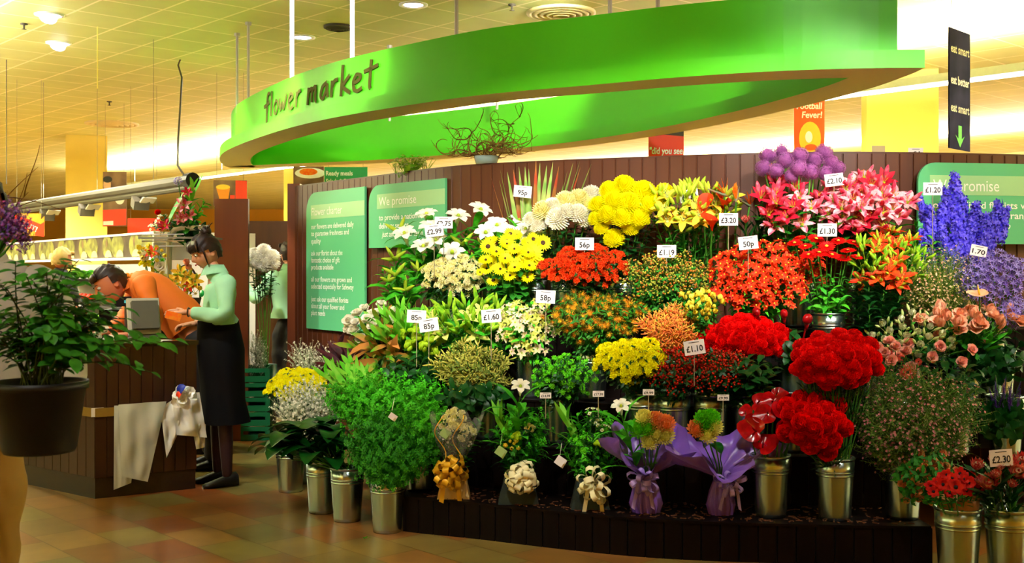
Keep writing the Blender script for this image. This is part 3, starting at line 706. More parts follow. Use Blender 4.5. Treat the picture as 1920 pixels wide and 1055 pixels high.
lanceD = leafset(12, .10, .02, -.05, -.34, 1.0, .1, 1); small = branchset(12, .03, .015, .09, -.28, -.05, 5, 2); fol = leafset(14, .075, .028, -.05, -.3, .9, 0, 3)
proto('trumpet_lily', [('bloom', H_trump(), [M_wht, M_gryel]), ('leaves', leafset(14, .19, .048, -.03, -.32, 1.1, -.2, 5), [M_leafb])], sr=.005)
tb = MB(); [tb.merge(H_bud(.10, .013), zto([math.cos(a), math.sin(a), .9]), (0, 0, 0), 1) for a in (0, 1.6, 3.6)]
proto('lily_buds', [('bud', tb, [M_gryel]), ('leaves', leafset(11, .16, .04, -.03, -.3, 1.1, -.1, 6), [M_leafb])], sr=.005)
proto('ball_mum_white', [('bloom', H_pompon(.066, 210, .030, .015, 1), [M_wht]), ('leaves', leafset(12, .08, .04, -.10, -.32, .6, -.2, 7), [M_leafd])], sr=.004)
proto('ball_mum_cream', [('bloom', H_pompon(.068, 210, .030, .015, 2), [M_crm]), ('leaves', leafset(12, .08, .04, -.10, -.32, .6, -.2, 7), [M_leafd])], sr=.004)
proto('ball_mum_yellow', [('bloom', H_pompon(.074, 240, .032, .015, 3, inc=1.0), [M_yl]), ('leaves', leafset(12, .08, .04, -.12, -.34, .6, -.2, 8), [M_leafd])], sr=.004)
lb = H_bud(.075, .011)
def lilystem(open_, nb, seed):
    mb = MB(); r = rr(seed); mb.merge(H_lily(.095, .042, open_, seed), None, None, 1)
    return mb
def budset(n, L, R, seed):
    mb = MB(); r = rr(seed)
    for i in range(n):
        a = i*2.4+r.random(); d = unit([math.cos(a)*.6, math.sin(a)*.6, 1]); V, F = tube([(0, 0, -.06), d*.01+np.array([math.cos(a)*.02, math.sin(a)*.02, 0])], .0018, 4, False); mb.add(V, F, 0); mb.merge(H_bud(L, R), zto(d), d*.01+np.array([math.cos(a)*.02, math.sin(a)*.02, 0]), 1)
    return mb
proto('lily_yellow', [('bloom', lilystem(.7, 2, 1), [M_gold, M_pale, M_brn]), ('bud', budset(3, .075, .012, 2), [M_gryel]), ('leaves', lanceD, [M_leaf])], sr=.004)
proto('lily_yellow_bud', [('bud', budset(5, .085, .013, 3), [M_gryel]), ('leaves', lanceD, [M_leaf])], sr=.004)
proto('lily_pale', [('bloom', lilystem(.75, 2, 4), [pm('lemon_petal', 'e8e47c', 'dcd86a'), M_pale, M_brn]), ('bud', budset(3, .08, .012, 5), [M_leafy]), ('leaves', lanceD, [M_leafb])], sr=.004)
proto('lily_green_bud', [('bud', budset(6, .095, .013, 6), [M_leafy]), ('leaves', leafset(14, .13, .026, -.02, -.25, 1.1, .3, 9), [M_leafb])], sr=.004)
proto('lily_pink', [('bloom', lilystem(.7, 0, 7), [pm('stargazer_petal', 'f04068', 'fbb8c0', c2scale=30), M_gryel, M_org]), ('bud', budset(2, .09, .014, 8), [M_pink]), ('leaves', leafset(9, .12, .035, -.05, -.3, .9, 0, 10), [M_leaf])], sr=.004)
proto('lily_magenta', [('bloom', lilystem(.45, 0, 9), [M_mag, M_gryel, M_org]), ('bud', budset(2, .09, .016, 10), [M_pink]), ('leaves', leafset(9, .12, .035, -.05, -.3, .9, 0, 11), [M_leaf])], sr=.004)
proto('lily_orange', [('bloom', lilystem(.7, 0, 12), [pm('tiger_petal', 'f8540c', 'e83408'), M_gold, M_brn]), ('bud', budset(4, .06, .010, 13), [M_gryel]), ('leaves', lanceD, [M_leaf])], sr=.003)
proto('lily_orange_bud', [('bud', budset(6, .065, .010, 14), [M_leafy]), ('leaves', lanceD, [M_leaf])], sr=.003)
proto('calla_orange', [('bloom', H_calla(.11, .034), [M_orr, M_gold])], sr=.006)
proto('sunflower', [('bloom', H_sunf(.074, .02), [M_yl, M_brn, M_leaf]), ('leaves', leafset(4, .1, .07, -.08, -.3, .3, -.4, 12), [M_leaf])], sr=.006)
proto('sunflower_shut', [('bloom', H_sunf(.062, .010, 4), [M_yl, M_brn, M_leaf]), ('leaves', leafset(4, .09, .06, -.08, -.3, .3, -.4, 13), [M_leaf])], sr=.006)
sm = MB(); sm.merge(H_pompon(.02, 26, .014, .011, 5, -.1, .6, .9))
small2 = branchset(12, .03, .015, .08, -.18, -.04, 5, 33)
def spraymum(key, m, n=9, R=.055, m2=None, lf=None):
    proto(key, [('flower_cluster', cluster(sm, n, R, .9, .5, (.8, 1.1), 3), [m, M_stem]), ('leaves', small2, [lf or M_leafd])])
def cl2(h, n, R, **k):
    return cluster(h, n, R, **k)
spraymum('spray_cream', pm('ivory_spray', 'faf2c4', 'f6ee9c', var=.06)); spraymum('spray_orange', pm('rust_orange', 'f2500c', 'e03c08')); spraymum('spray_yellow', M_yl, 10, .055)
spraymum('spray_red', M_redp)
bt = MB(); bt.merge(H_pompon(.0145, 16, .009, .009, 6, -.2, .8, 1.2))
proto('button_green', [('flower_cluster', cluster(bt, 6, .055, .9, .8, (.9, 1.2), 4, low=.03), [M_lime, M_stem]), ('leaves', small, [M_leafd])])
dz = H_daisy(12, .011, .006, 1, .004)
alst = MB(); ring(alst, 6, .036, .018, 1.0, .1, 0, 0, .15, rr(3), seg=3, cup=.35, base=.3, tip=.2)
V, F = ball(.005, 5, 4); alst.add(V, F, 2, t=(0, 0, .02))
proto('alstro_orange', [('flower_cluster', cluster(alst, 7, .05, .6, .7, (.8, 1.15), 5), [pm('alstro_orange', 'f04414', 'e82c0c'), M_stem, M_gold]), ('leaves', leafset(14, .08, .018, -.05, -.26, .8, -.2, 14), [M_leafb])])
proto('alstro_pink', [('flower_cluster', cluster(alst, 6, .05, .6, .7, (.8, 1.2), 6), [pm('alstro_blush', 'f2d2b8', 'e8e0a8'), M_stem, M_gryel]), ('leaves', leafset(14, .075, .018, -.04, -.26, .8, -.2, 15), [M_leaf])])
proto('alstro_lemon', [('flower_cluster', cluster(alst, 6, .05, .6, .7, (.8, 1.2), 7), [pm('alstro_lemon', 'e6e67a', 'd8dc60'), M_stem, M_gryel]), ('leaves', leafset(14, .075, .018, -.04, -.26, .8, -.2, 16), [M_leafb])])
fin = branchset(16, .022, .006, .09, -.24, -.02, 7, 4)
proto('hypericum_green', [('berries', cluster(H_berry(1, 7, .0058), 5, .055, .8, .5, (.8, 1.1), 8), [M_berryg, M_leafo]), ('leaves', small, [M_leaf])])
proto('hypericum_red', [('berries', cluster(H_berry(2, 8, .0065), 5, .055, .8, .6, (.8, 1.1), 9), [M_berry, M_leafo]), ('leaves', branchset(12, .03, .015, .08, -.17, -.03, 5, 32), [M_leafd])])
proto('carnation_red', [('bloom', H_pompon(.038, 120, .022, .020, 21, -.3, .9, .5), [M_redp]), ('leaves', leafset(8, .07, .008, -.08, -.3, 1, .6, 17), [M_leafd])])
proto('carnation_big', [('bloom', H_pompon(.042, 130, .024, .022, 22, -.3, .9, .5), [M_redp]), ('leaves', leafset(8, .08, .009, -.08, -.3, 1, .6, 18), [M_leafd])])
g = MB(); ring(g, 26, .052, .013, .15, .0, 0, 0, .08, rr(3), seg=2, cup=.1, tip=.3); ring(g, 22, .042, .012, .3, .2, 0, .5, .08, rr(4), seg=2, cup=.1, tip=.3); ring(g, 18, .028, .01, .6, .5, 0, .2, .1, rr(5), seg=2, tip=.3); V, F = ball(.011, 8, 5, (1, 1, .6)); g.add(V, F, 1, t=(0, 0, .005))
proto('gerbera_red', [('bloom', g, [M_redp, M_gryel]), ('leaves', leafset(8, .05, .016, -.12, -.3, .5, 0, 19), [M_leaf])], sr=.004)
proto('gerbera_salmon', [('bloom', g, [pm('salmon_gerbera', 'd85038', 'c03c30'), M_brn])], sr=.004)
proto('allium', [('bloom', H_allium(.056), [M_pur, M_leafo])], stem=pm('allium_stem', '5a9a34', trans=0), sr=.0055)
proto('delphinium', [('bloom', H_spike(.26, .052, 46, .068, .4, 6), [M_blue, M_stem]), ('leaves', leafset(8, .08, .03, -.3, -.4, .5, 0, 20), [M_leafd])], sr=.004)
proto('agapanthus', [('bloom', H_umbel(.062, 22, .036), [pm('agapanthus_lilac', 'a898e0', '7a5ac0'), M_leafd])], sr=.004)
proto('rose_white', [('bloom', H_rose(.036), [M_wht, M_leaf]), ('leaves', fol, [M_leaf])])
proto('rose_peach', [('bloom', H_rose(.036, 7), [M_peach, M_leaf]), ('leaves', fol, [M_leaf])])
proto('tulip_peach', [('bloom', H_tulip(.03, .068), [M_peach]), ('leaves', leafset(4, .15, .03, -.12, -.28, 1.2, .8, 21), [M_leafb])], sr=.005)
proto('lisianthus_white', [('bloom', H_tulip(.022, .045, 8), [pm('lisi_white', 'f4f2d8', 'e4ecb8')]), ('bud', budset(2, .045, .008, 17), [M_pale]), ('leaves', leafset(9, .06, .02, -.05, -.25, .8, 0, 22), [M_leaf])])
proto('lisianthus_pink', [('bloom', H_rose(.026, 9), [pm('lisi_pink', 'f49a90', 'f4b8a0'), M_leaf]), ('leaves', leafset(9, .06, .02, -.05, -.25, .8, 0, 23), [M_leafd])])
th = H_thistle(.0155)
proto('safflower', [('flower_cluster', cluster(th, 5, .055, .9, .6, (.85, 1.2), 10), [pm('safflower', 'fb9a14', 'f8c020'), M_leafo]), ('leaves', branchset(12, .03, .013, .08, -.25, -.03, 5, 5), [M_leaf])])
proto('paw_orange', [('flower_cluster', cluster(H_paw(1), 5, .045, .8, .5, (.8, 1.1), 11), [pm('paw_orange', 'ee7a3c', 'f0b840', c2scale=40), M_rust])])
proto('paw_green', [('flower_cluster', cluster(H_paw(2), 6, .06, .6, .6, (.8, 1.1), 12, low=.06), [pm('paw_green', 'b0b048', 'c8c458', c2scale=40), M_leafo]), ('leaves', small, [M_leafo])])
proto('freesia_yellow', [('flower_cluster', cluster(H_tulip(.013, .026, 3), 6, .035, .7, .6, (.8, 1.3), 13), [pm('freesia', 'f8dc3c', 'f8ec58'), M_leaf]), ('leaves', small, [M_leaf])])
proto('celosia_red', [('bloom', H_celosia(), [M_dred])], stem=M_dred, sr=.005)
proto('celosia_lime', [('bloom', cluster(H_celosia(.022, .02), 5, .03, .9, .5, (.8, 1.2), 14), [pm('celosia_lime', 'a8cc14', '8cb80c', bump=.6, nscale=120), M_leafb]), ('leaves', fol, [M_leafb])], sr=.005)
umb = MB(); r0 = rr(3)
for i in range(14):
    q = math.sqrt((i+.5)/14)*.016; p = np.array([q*math.cos(i*2.4), q*math.sin(i*2.4), -q*.3]); V, F = petal(.006, .006, .3, .3, seg=1, base=.8, tip=.8); umb.add(V, F, 0, rz(i*2.0), p)
proto('bupleurum', [('foliage', branchset(26, .02, .014, .10, -.2, -.02, 4, 6, umb, 1.0), [pm('fluffy_green', '50c81a', '38a814', c2scale=8), pm('fluffy_tip', '62d81e', '44c01a')])], sr=.002)
proto('solidaster_dark', [('foliage', branchset(26, .02, .014, .10, -.2, -.02, 4, 7, umb, 1.0), [pm('fluffy_dark', '2e9416', '207a10'), pm('fluffy_dark_tip', '4cb81c', '3a9c16')])], sr=.002)
st = MB()
for i in range(7): V, F = petal(.007, .005, .8, .3, seg=1, base=.6, tip=.5); st.add(V, F, 0, rz(i*.9), (0, 0, .001*i))
proto('statice_white', [('flower_cluster', branchset(22, .008, .007, .085, -.16, -.01, 9, 8, st, 1.2), [pm('statice_white', 'd8dcc0', 'c4ccaa'), M_wht]), ('leaves', leafset(10, .05, .012, -.1, -.25, .6, 0, 24), [M_leafd])], sr=.002)
wx = MB(); ring(wx, 5, .0065, .0065, .4, .2, 0, 0, 0, rr(1), seg=1, base=.5, tip=.6)
proto('waxflower', [('foliage', branchset(36, .022, .0030, .115, -.26, -.0, 10, 9, None), [pm('wax_needle', '6a8a30', '547020')]), ('flower_cluster', branchset(30, .004, .003, .12, -.2, .0, 1, 9, wx, 1.05), [M_stem, M_wax])], sr=.002)
proto('waxflower_pale', [('foliage', branchset(26, .018, .0022, .115, -.26, -.02, 9, 10, None), [pm('wax_needle_pale', 'a0a83c', '7c9030')]), ('flower_cluster', branchset(30, .004, .003, .12, -.2, .0, 1, 10, wx, .95), [M_stem, pm('wax_pale', 'eca088', 'e0c090')])], sr=.002)  # needles a paler yellow-green than on the dark waxflower
proto('veronica', [('bloom', H_spike(.16, .012, 70, .010, .15, 8, 0, 0, 3), [M_vio, M_leaf]), ('leaves', leafset(10, .06, .016, -.16, -.3, .8, 0, 25), [M_leafd])], sr=.002)
proto('anthurium', [('bloom', H_anth(.062), [pm('anthurium_red', 'a8060c', '880308', trans=0, rough=.15), M_dred])], sr=.004)
proto('anthurium_peach', [('bloom', H_anth(.05), [pm('anthurium_peach', 'f4a478', 'f0b48c', trans=0, rough=.3), M_gold])], sr=.004)
proto('protea', [('bloom', H_protea(.036), [pm('protea_pink', 'c83c40', 'e89a80'), pm('protea_heart', 'e8c8a0')]), ('leaves', leafset(12, .1, .022, -.02, -.2, 1.1, .6, 26), [M_leafd])], sr=.005)
proto('anemone', [('bloom', H_anem(.034), [pm('anemone_red', 'e82418', 'd01410'), mat('anemone_eye', '120a18', .5)]), ('leaves', leafset(7, .04, .012, -.02, -.1, .3, 0, 27), [M_leaf])])
proto('rose_small', [('flower_cluster', cluster(H_rose(.016, 11), 3, .035, .8, .6, (.8, 1.2), 15), [pm('apricot_rose', 'e8a060', 'd87848'), M_leaf]), ('leaves', branchset(14, .045, .022, .09, -.26, -.02, 4, 11), [M_leaf])])
def H_sword(n=1, L=.5, W=.028, bend=.1, seed=1):
    mb = MB(); V, F = petal(L, W, math.pi/2-.02, math.pi/2-bend, seg=8, cup=.35, base=.7, tip=.02, mid=.4); mb.add(V, F, 0, None, (0, 0, 0)); return mb
big = MB(); V, F = petal(.26, .13, 1.0, -.7, seg=8, cup=.22, base=.12, tip=.03, pw=.8, mid=.45); big.add(V, F)
proto('broad_leaf', [('leaf_blade', big, [pm('aspidistra', '125a18', '0c4412', trans=.08, rough=.3)])], sr=.003)
proto('ruscus', [('leaves', leafset(18, .07, .026, -.0, -.26, .9, .2, 28), [M_leafb])])
proto('salal', [('leaves', leafset(18, .085, .042, -.0, -.26, .8, .1, 29), [M_leafd])])
proto('dark_cordyline', [('leaves', leafset(12, .14, .03, 0, -.2, 1.2, .6, 30), [M_dk])])
proto('green_spear', [('leaves', leafset(9, .14, .035, .0, -.2, 1.35, 1.0, 31), [pm('spear_leaf', '5cc420', '8cd040', c2scale=8)])])
proto('croton', [('leaves', leafset(9, .15, .04, .0, -.2, 1.3, .8, 32), [pm('croton_leaf', '58b420', 'c8843c', c2scale=7)])])

CNT = [0]
def stem_thing(key, name, base, head, face, label, cat, group, seed=0, hs=1.0, noleaf=False):
    r = rr(seed*7919+CNT[0]); CNT[0] += 1
    base = np.asarray(base, float); head = np.asarray(head, float); d = head-base; L = np.linalg.norm(d); d = d/L
    M = zto(d); t = bpy.data.objects.new(name, None); COL.objects.link(t); t.empty_display_size = .03
    m4 = Matrix.Identity(4)
    for i in range(3):
        for j in range(3): m4[i][j] = M[i][j]
        m4[i][3] = base[i]
    t.matrix_world = m4; tag(t, label, cat, group)
    parts, sm_ = PR[key]
    s = obj('stem', sm_, t); s.scale = (1, 1, L)
    hd = unit(face); Rl = M.T@zto(hd, r.random()*6.28)
    for nm, me in parts:
        if noleaf and nm == 'leaves': continue
        o = obj(nm, me, t); o.location = (0, 0, L)
        if nm in ('leaves', 'foliage'): RR = rz(r.random()*6.28); sc = .9+.25*r.random()
        else: RR = Rl; sc = hs*(.92+.16*r.random())
        o.rotation_mode = 'QUATERNION'; o.rotation_quaternion = Matrix(RR.tolist()).to_quaternion(); o.scale = (sc, sc, sc)
    return t

# ------------------------------------------------------------------ buckets
BR, BH = .101, .31
bm_ = MB(); V, F = lathe([(.001, .006), (.072, .006), (.074, .0), (.076, .0), (.078, .02), (.0925, .235), (.0965, .30), (.0935, .30), (.0895, .235), (.075, .02), (.001, .014)], 40); bm_.add(V, F)
ME_body = bm_.mesh('body', M_zinc)
bm_ = MB(); V, F = lathe([(.0965, .295), (.1, .299), (.1015, .304), (.1, .309), (.0965, .31), (.094, .305), (.0965, .295)], 40); bm_.add(V, F); ME_rim = bm_.mesh('rim', M_zinc)
bm_ = MB()
V, F = lathe([(.0915, .232), (.0955, .236), (.0960, .239), (.0925, .244)], 40); bm_.add(V, F); ME_hoop = bm_.mesh('hoop', M_zinc)
bm_ = MB(); V, F = lathe([(.001, .26), (.093, .26)], 24); bm_.add(V, F); M_dkin = mat('bucket_water', '0c140c', .2); ME_wat = bm_.mesh('water', M_dkin)
def bucket(x, y, z, label, s=1.0, tilt=0):
    t = thing('metal_bucket', label, 'bucket', (x, y, z), CNT[0]*1.3); CNT[0] += 1; t.scale = (s, s, s)
    obj('body', ME_body, t); obj('rim', ME_rim, t); obj('hoop', ME_hoop, t); h = obj('hoop', ME_hoop, t); h.location = (0, 0, -.016); h.scale = (.988, .988, 1); obj('water', ME_wat, t)
    return t

def bunch(keys, name, n, cx, cy, hw, hh, Y, bk, label, cat, group, dep=.13, seed=1, face=.5, upw=.35, spread=.06, hs=1, low=.2, pts=None, rimz=None):
    """stems standing in the bucket bk=(x,y,zbase), heads over a dome seen at cx,cy with half size hw,hh"""
    r = rr(seed); bx, by, bz = bk; res = []
    for i in range(n):
        if pts is not None: px, py = pts[i][:2]; q = min(1, math.hypot((px-cx)/hw, (py-cy)/hh)); th = math.atan2((py-cy)/hh, (px-cx)/hw); sc = (pts[i][2] if len(pts[i]) > 2 else 1)
        else:
            q = math.sqrt((i+.5)/n); th = i*2.39996+seed; px = cx+hw*q*math.cos(th)*(1+.12*(r.random()-.5)); py = cy+hh*q*math.sin(th)+hh*.15*(r.random()-.5); sc = 1
        Yd = Y-dep*(1-q*q)-dep*.7*math.sin(th)*q+.03*(r.random()-.5)
        h = P(px, py, Yd)
        bo = np.array([bx+(r.random()-.5)*spread, by+(r.random()-.5)*spread, bz+.03]); 
        zr = bz+.30
        # cross the rim inside the mouth
        d = unit(h-np.array([bx, by, zr-.12])); a = r.random()*6.28
        base = np.array([bx, by, bz+.05])+np.array([math.cos(a), math.sin(a), 0])*.02
        mouth = h-base; k = (zr-base[2])/max(.05, mouth[2]) if mouth[2] > .05 else 1
        off = math.hypot(mouth[0]*k, mouth[1]*k)
        if off > .08 or mouth[2] < .2: base = np.array([bx, by, zr])+unit(np.append((h-np.array([bx, by, zr]))[:2], 0))*.05-np.array([0, 0, .06])
        fc = unit(unit(h-np.array([bx, by, zr-.1]))*(1-face)+np.array([-h[0]*.1, -1, .1])*face+np.array([0, 0, upw])+np.array([r.random()-.5, r.random()-.5, r.random()-.5])*.5)
        kk = keys[i % len(keys)] if isinstance(keys, (list, tuple)) else keys
        res.append(stem_thing(kk, name, base, h, fc, label, cat, group, seed, hs*sc))
    return res
def card(px, py, Y, text, label, w=.115, h=.078, stick=.25, tilt=0, yaw=0, mcol=None):
    p = P(px, py, Y); t = thing('price_card', label, 'price card', p, yaw)
    mb = MB(); mb.add(*box(w, .002, h), 0, ry(tilt)); mb.build('card', M_card, t)
    mb = MB(); mb.add(*box(.004, .003, stick, (0, .004, -stick/2))); mb.build('stick', M_stick, t)
    tm = tmesh(text, None, w*.8 if len(text) > 3 else w*.55, h*.58, align='LEFT', bold=.02); tw = w*.8 if len(text) > 3 else w*.55
    o = tm.build('price_text', M_ink, t); o.rotation_euler = (math.pi/2, -tilt*-1 if False else tilt, 0); c = ry(tilt)@np.array([-tw/2, -.0025, -h*.28]); o.location = tuple(c)
    mb = MB(); mb.add(*box(w*.5, .001, h*.04, (0, -.0015, h*.36)), 0, ry(tilt)); mb.build('small_print', M_ink, t)
    return t
M_card = mat('white_card', 'f4ece8', .5, var=.02); M_stick = mat('card_stick', '8c8060', .6); M_ink = mat('black_ink', '1c1a1a', .6, var=.02)
# ------------------------------------------------------------------ flowers on the stand
def TB(i, px, back=.15):
    """bucket position on tier i (0..4) below image column px"""
    y = 6.0
    for _ in range(12): x = (px-960)/FPX*y; y = tier_y(i, x, back)
    return ((px-960)/FPX*y, y, TZ[i])
ROW = ['front step', 'second step', 'third step', 'fourth step', 'top step']
def put(keys, i, px, n, cx, cy, hw, hh, name, blab, flab, cat='flower', dY=0, bucket_=True, back=.15, **k):
    bk = TB(i, px, back)
    if bucket_: bucket(*bk, blab)
    Y = bk[1]-.05+dY
    return bunch(keys, name, n, cx, cy, hw, hh, Y, bk, flab, cat, flab, **k)

# ---- top step
put(['trumpet_lily', 'lily_buds', 'trumpet_lily'], 4, 830, 17, 845, 468, 118, 58, 'trumpet_lily', 'zinc bucket under the white trumpet lilies on the top step', 'white trumpet lily stem at the left end of the top step', seed=3, face=.4, upw=.2, hs=1.15)
put('trumpet_lily', 4, 930, 6, 950, 448, 56, 18, 'trumpet_lily', 'zinc bucket between white lilies and sword leaves on the top step', 'white trumpet lily stem just behind the sunflowers', seed=8, face=.5, upw=.5)
bk = TB(4, 1000, .2); bucket(*bk, 'zinc bucket holding the long sword leaves on the top step')
for q, (tx, ty, w) in enumerate([(922, 330, 1), (938, 338, 1), (940, 318, 1.1), (952, 322, 1), (962, 318, 1.1), (972, 312, 1), (985, 312, 1.2), (992, 316, 1), (1004, 300, 1.1), (1012, 306, 1.1), (1026, 310, 1.3), (1037, 304, 1), (1047, 311, 1.1), (1062, 320, 1), (1073, 304, 1), (1085, 302, 1.1), (1087, 312, 1), (1107, 306, 1.1), (955, 345, 1), (1055, 345, 1)]):
    b0 = np.array([bk[0]+(tx-1010)*.0006, bk[1], bk[2]+.25]); tip = P(tx, ty, bk[1]+.04*math.sin(q*2.1)); L = np.linalg.norm(tip-b0)
    mb = MB(); V, F = petal(L, .036*w, math.pi/2-.06, math.pi/2+.03, seg=8, cup=.3, base=.6, tip=.02, mid=.45); mb.add(V, F)
    m = pm('sword_leaf', '4e9a34', 'b4c46a', c2scale=6) if q % 4 else pm('sword_leaf_bronze', '9a8a3a', 'b84a2c', c2scale=5)
    o = mb.build('sword_leaf', m, smooth=True, loc=b0); M = zto(tip-b0)@rz(-math.pi/2+.5*math.sin(q*1.7)); o.rotation_mode = 'QUATERNION'; o.rotation_quaternion = Matrix(M.tolist()).to_quaternion()
    tag(o, 'striped sword-shaped leaf standing left of the white ball chrysanthemums' if q % 4 else 'bronze-edged sword-shaped leaf among the green ones on the top step', 'leaf', 'sword leaves on the top step' if q % 4 else 'bronze sword leaves on the top step')
wm = [(996, 414, .85), (1020, 398, 1), (1045, 412, 1.05), (1036, 388, .9), (1060, 380, 1.05), (1064, 400, .9), (1082, 404, 1.05), (1084, 376, 1), (1098, 414, .9), (1108, 368, 1.05), (1112, 390, .95), (1010, 424, .8)]
put(['ball_mum_white', 'ball_mum_cream', 'ball_mum_white'], 4, 1060, len(wm), 1060, 396, 70, 32, 'ball_chrysanthemum', 'zinc bucket under the white ball chrysanthemums on the top step', 'creamy white ball chrysanthemum stem beside the sword leaves', pts=wm, face=.35, dep=.1, hs=.92)
ym = [(1143, 360, 1), (1170, 352, 1.1), (1205, 364, 1.1), (1245, 364, .95), (1122, 388, .9), (1150, 380, 1), (1178, 384, 1.1), (1212, 388, 1.05), (1120, 412, .85), (1142, 405, .95), (1168, 412, 1), (1196, 414, 1), (1152, 449, .95), (1128, 428, .7), (1180, 428, .8), (1228, 382, .9)]
put('ball_mum_yellow', 4, 1165, len(ym), 1180, 390, 70, 50, 'ball_chrysanthemum', 'zinc bucket under the bright yellow ball chrysanthemums on the top step', 'bright yellow ball chrysanthemum stem on the top step', pts=ym, face=.35, dep=.12, hs=.88, seed=4)
put(['lily_yellow', 'lily_yellow', 'lily_yellow_bud'], 4, 1290, 18, 1300, 392, 86, 40, 'yellow_lily', 'zinc bucket under the yellow lilies on the top step', 'yellow and peach lily stem right of the yellow ball chrysanthemums', seed=5, face=.65, upw=.3)
put('lily_yellow_bud', 4, 1290, 5, 1305, 365, 75, 12, 'yellow_lily', '', 'pale green closed lily bud stem above the yellow lilies', seed=6, bucket_=False, face=.1, upw=1)
put('calla_orange', 4, 1330, 3, 1330, 418, 16, 22, 'calla_lily', '', 'orange calla lily in front of the yellow lilies', pts=[(1320, 408), (1335, 432), (1402, 372, .01)][:2]+[(1352, 396)], bucket_=False, dY=-.1, face=.5, upw=.6)
# bird of paradise
bp_ = MB(); V, F = lathe([(.001, -.02), (.011, 0), (.009, .06), (.003, .12), (.0005, .15)], 8); bp_.add(V, F, 1, ry(1.15))
for k in range(4): V, F = petal(.11, .022, 1.9-.35*k, 1.7-.35*k, seg=3, cup=.4, base=.3, tip=.03); bp_.add(V, F, 0, rz(.2*(k-1)))
V, F = petal(.08, .012, .9, .8, seg=2, tip=.05); bp_.add(V, F, 2)
proto('strelitzia', [('bloom', bp_, [M_org, pm('strelitzia_bract', '6a7a5a', '8a6a4a', trans=0), pm('strelitzia_blue', '2a2a90')])], sr=.006)
put('strelitzia', 4, 1375, 4, 1375, 360, 30, 25, 'bird_of_paradise', '', 'orange bird of paradise flower left of the purple alliums', pts=[(1358, 365), (1380, 375), (1405, 385), (1440, 340)], bucket_=False, face=.2, upw=.8)
al = [(1440, 290), (1432, 315), (1466, 283, 1.05), (1472, 300, 1.1), (1455, 320), (1500, 292), (1498, 316), (1528, 300), (1545, 286), (1558, 305), (1520, 322), (1548, 325), (1570, 316, .9), (1484, 330, .9)]
put('allium', 4, 1500, len(al), 1500, 305, 75, 30, 'allium', 'zinc bucket under the purple alliums on the top step', 'purple globe allium stem reaching above the partition', pts=al, face=.2, dY=.06, hs=.88)
put(['lily_magenta', 'lily_magenta', 'lily_pink'], 4, 1480, 13, 1478, 388, 66, 44, 'pink_lily', 'zinc bucket under the deep pink lilies on the top step', 'deep pink lily stem below the purple alliums', seed=7, face=.6, upw=.4, dY=-.06)
put('protea', 4, 1410, 3, 1415, 420, 30, 20, 'protea', '', 'small dull red protea head beside the deep pink lilies', pts=[(1398, 418, .75), (1441, 430, .75), (1425, 400, .6)], bucket_=False, dY=-.1, face=.4, upw=.5)
put(['lily_pink', 'lily_pink', 'lily_magenta', 'lily_pink'], 4, 1620, 28, 1622, 388, 78, 54, 'pink_lily', 'zinc bucket under the pink stargazer lilies on the top step', 'bright pink lily stem right of the purple alliums', seed=9, face=.65, upw=.3, dY=-.04)
dl = [(1790, 345), (1772, 372, .9), (1768, 400), (1805, 390), (1830, 400), (1790, 420), (1742, 405, .9), (1740, 430), (1765, 445), (1800, 440), (1825, 428), (1850, 420), (1873, 396), (1888, 408, .9), (1866, 436), (1725, 388, .6), (1730, 450), (1845, 450)]
put('delphinium', 4, 1800, len(dl), 1805, 420, 85, 60, 'delphinium', 'zinc bucket under the blue delphiniums on the top step', 'tall deep blue delphinium spike in front of the right promise board', pts=[(a[0], a[1]-18)+tuple(a[2:]) for a in dl], face=-.15, upw=.9, hs=.9, dY=-.02)
put('ruscus', 4, 1730, 8, 1735, 445, 60, 35, 'foliage_stem', '', 'green leafy stem between the pink lilies and the delphiniums', 'foliage', seed=19, bucket_=False, face=.1)

# ---- fourth step
put('spray_cream', 3, 860, 20, 856, 512, 60, 32, 'spray_chrysanthemum', 'zinc bucket under the cream spray chrysanthemums on the fourth step', 'cream spray chrysanthemum stem left of the sunflowers', face=.3, upw=.6, seed=2)
put(['lily_buds', 'ruscus'], 3, 760, 9, 748, 520, 44, 40, 'foliage_stem', 'zinc bucket at the left end of the fourth step', 'green leafy stem hanging at the left below the white trumpet lilies', 'foliage', seed=23, face=.3)
sf = [(915, 462, .9), (935, 480, .9), (920, 492, .8), (950, 452, .9), (965, 475, 1), (960, 500, 1), (996, 473, 1.25), (984, 493, .8), (1003, 497, .8), (1018, 455, .9), (1000, 448, .8), (940, 515, .8), (925, 525, .7), (957, 438, .8), (900, 510, .6), (975, 520, .6)]
put(['sunflower', 'sunflower', 'sunflower_shut'], 3, 965, len(sf), 962, 480, 60, 42, 'sunflower', 'zinc bucket under the sunflowers on the fourth step', 'yellow sunflower with dark centre', pts=sf, face=.85, upw=.1, hs=.85, dep=.08)
put('sunflower_shut', 3, 965, 16, 957, 482, 62, 44, 'sunflower', '', 'smaller half-open yellow sunflower packed between the bigger ones', bucket_=False, seed=9, face=.6, upw=.3, hs=.8)
put('spray_orange', 3, 1100, 26, 1098, 492, 80, 34, 'spray_chrysanthemum', 'zinc bucket under the burnt orange spray chrysanthemums on the fourth step', 'burnt orange spray chrysanthemum stem behind the 58p card', face=.3, upw=.6, seed=4)
put('hypericum_green', 3, 1245, 28, 1250, 515, 88, 40, 'berry_stem', 'zinc bucket under the green and red berry sprays on the fourth step', 'leafy stem with small green and red berries in the middle of the fourth step', face=.3, upw=.6, seed=5)
put('alstro_orange', 3, 1420, 36, 1435, 508, 105, 58, 'alstroemeria', 'zinc bucket under the orange red alstroemeria on the fourth step', 'orange red alstroemeria stem below the deep pink lilies', face=.55, upw=.3, seed=6)
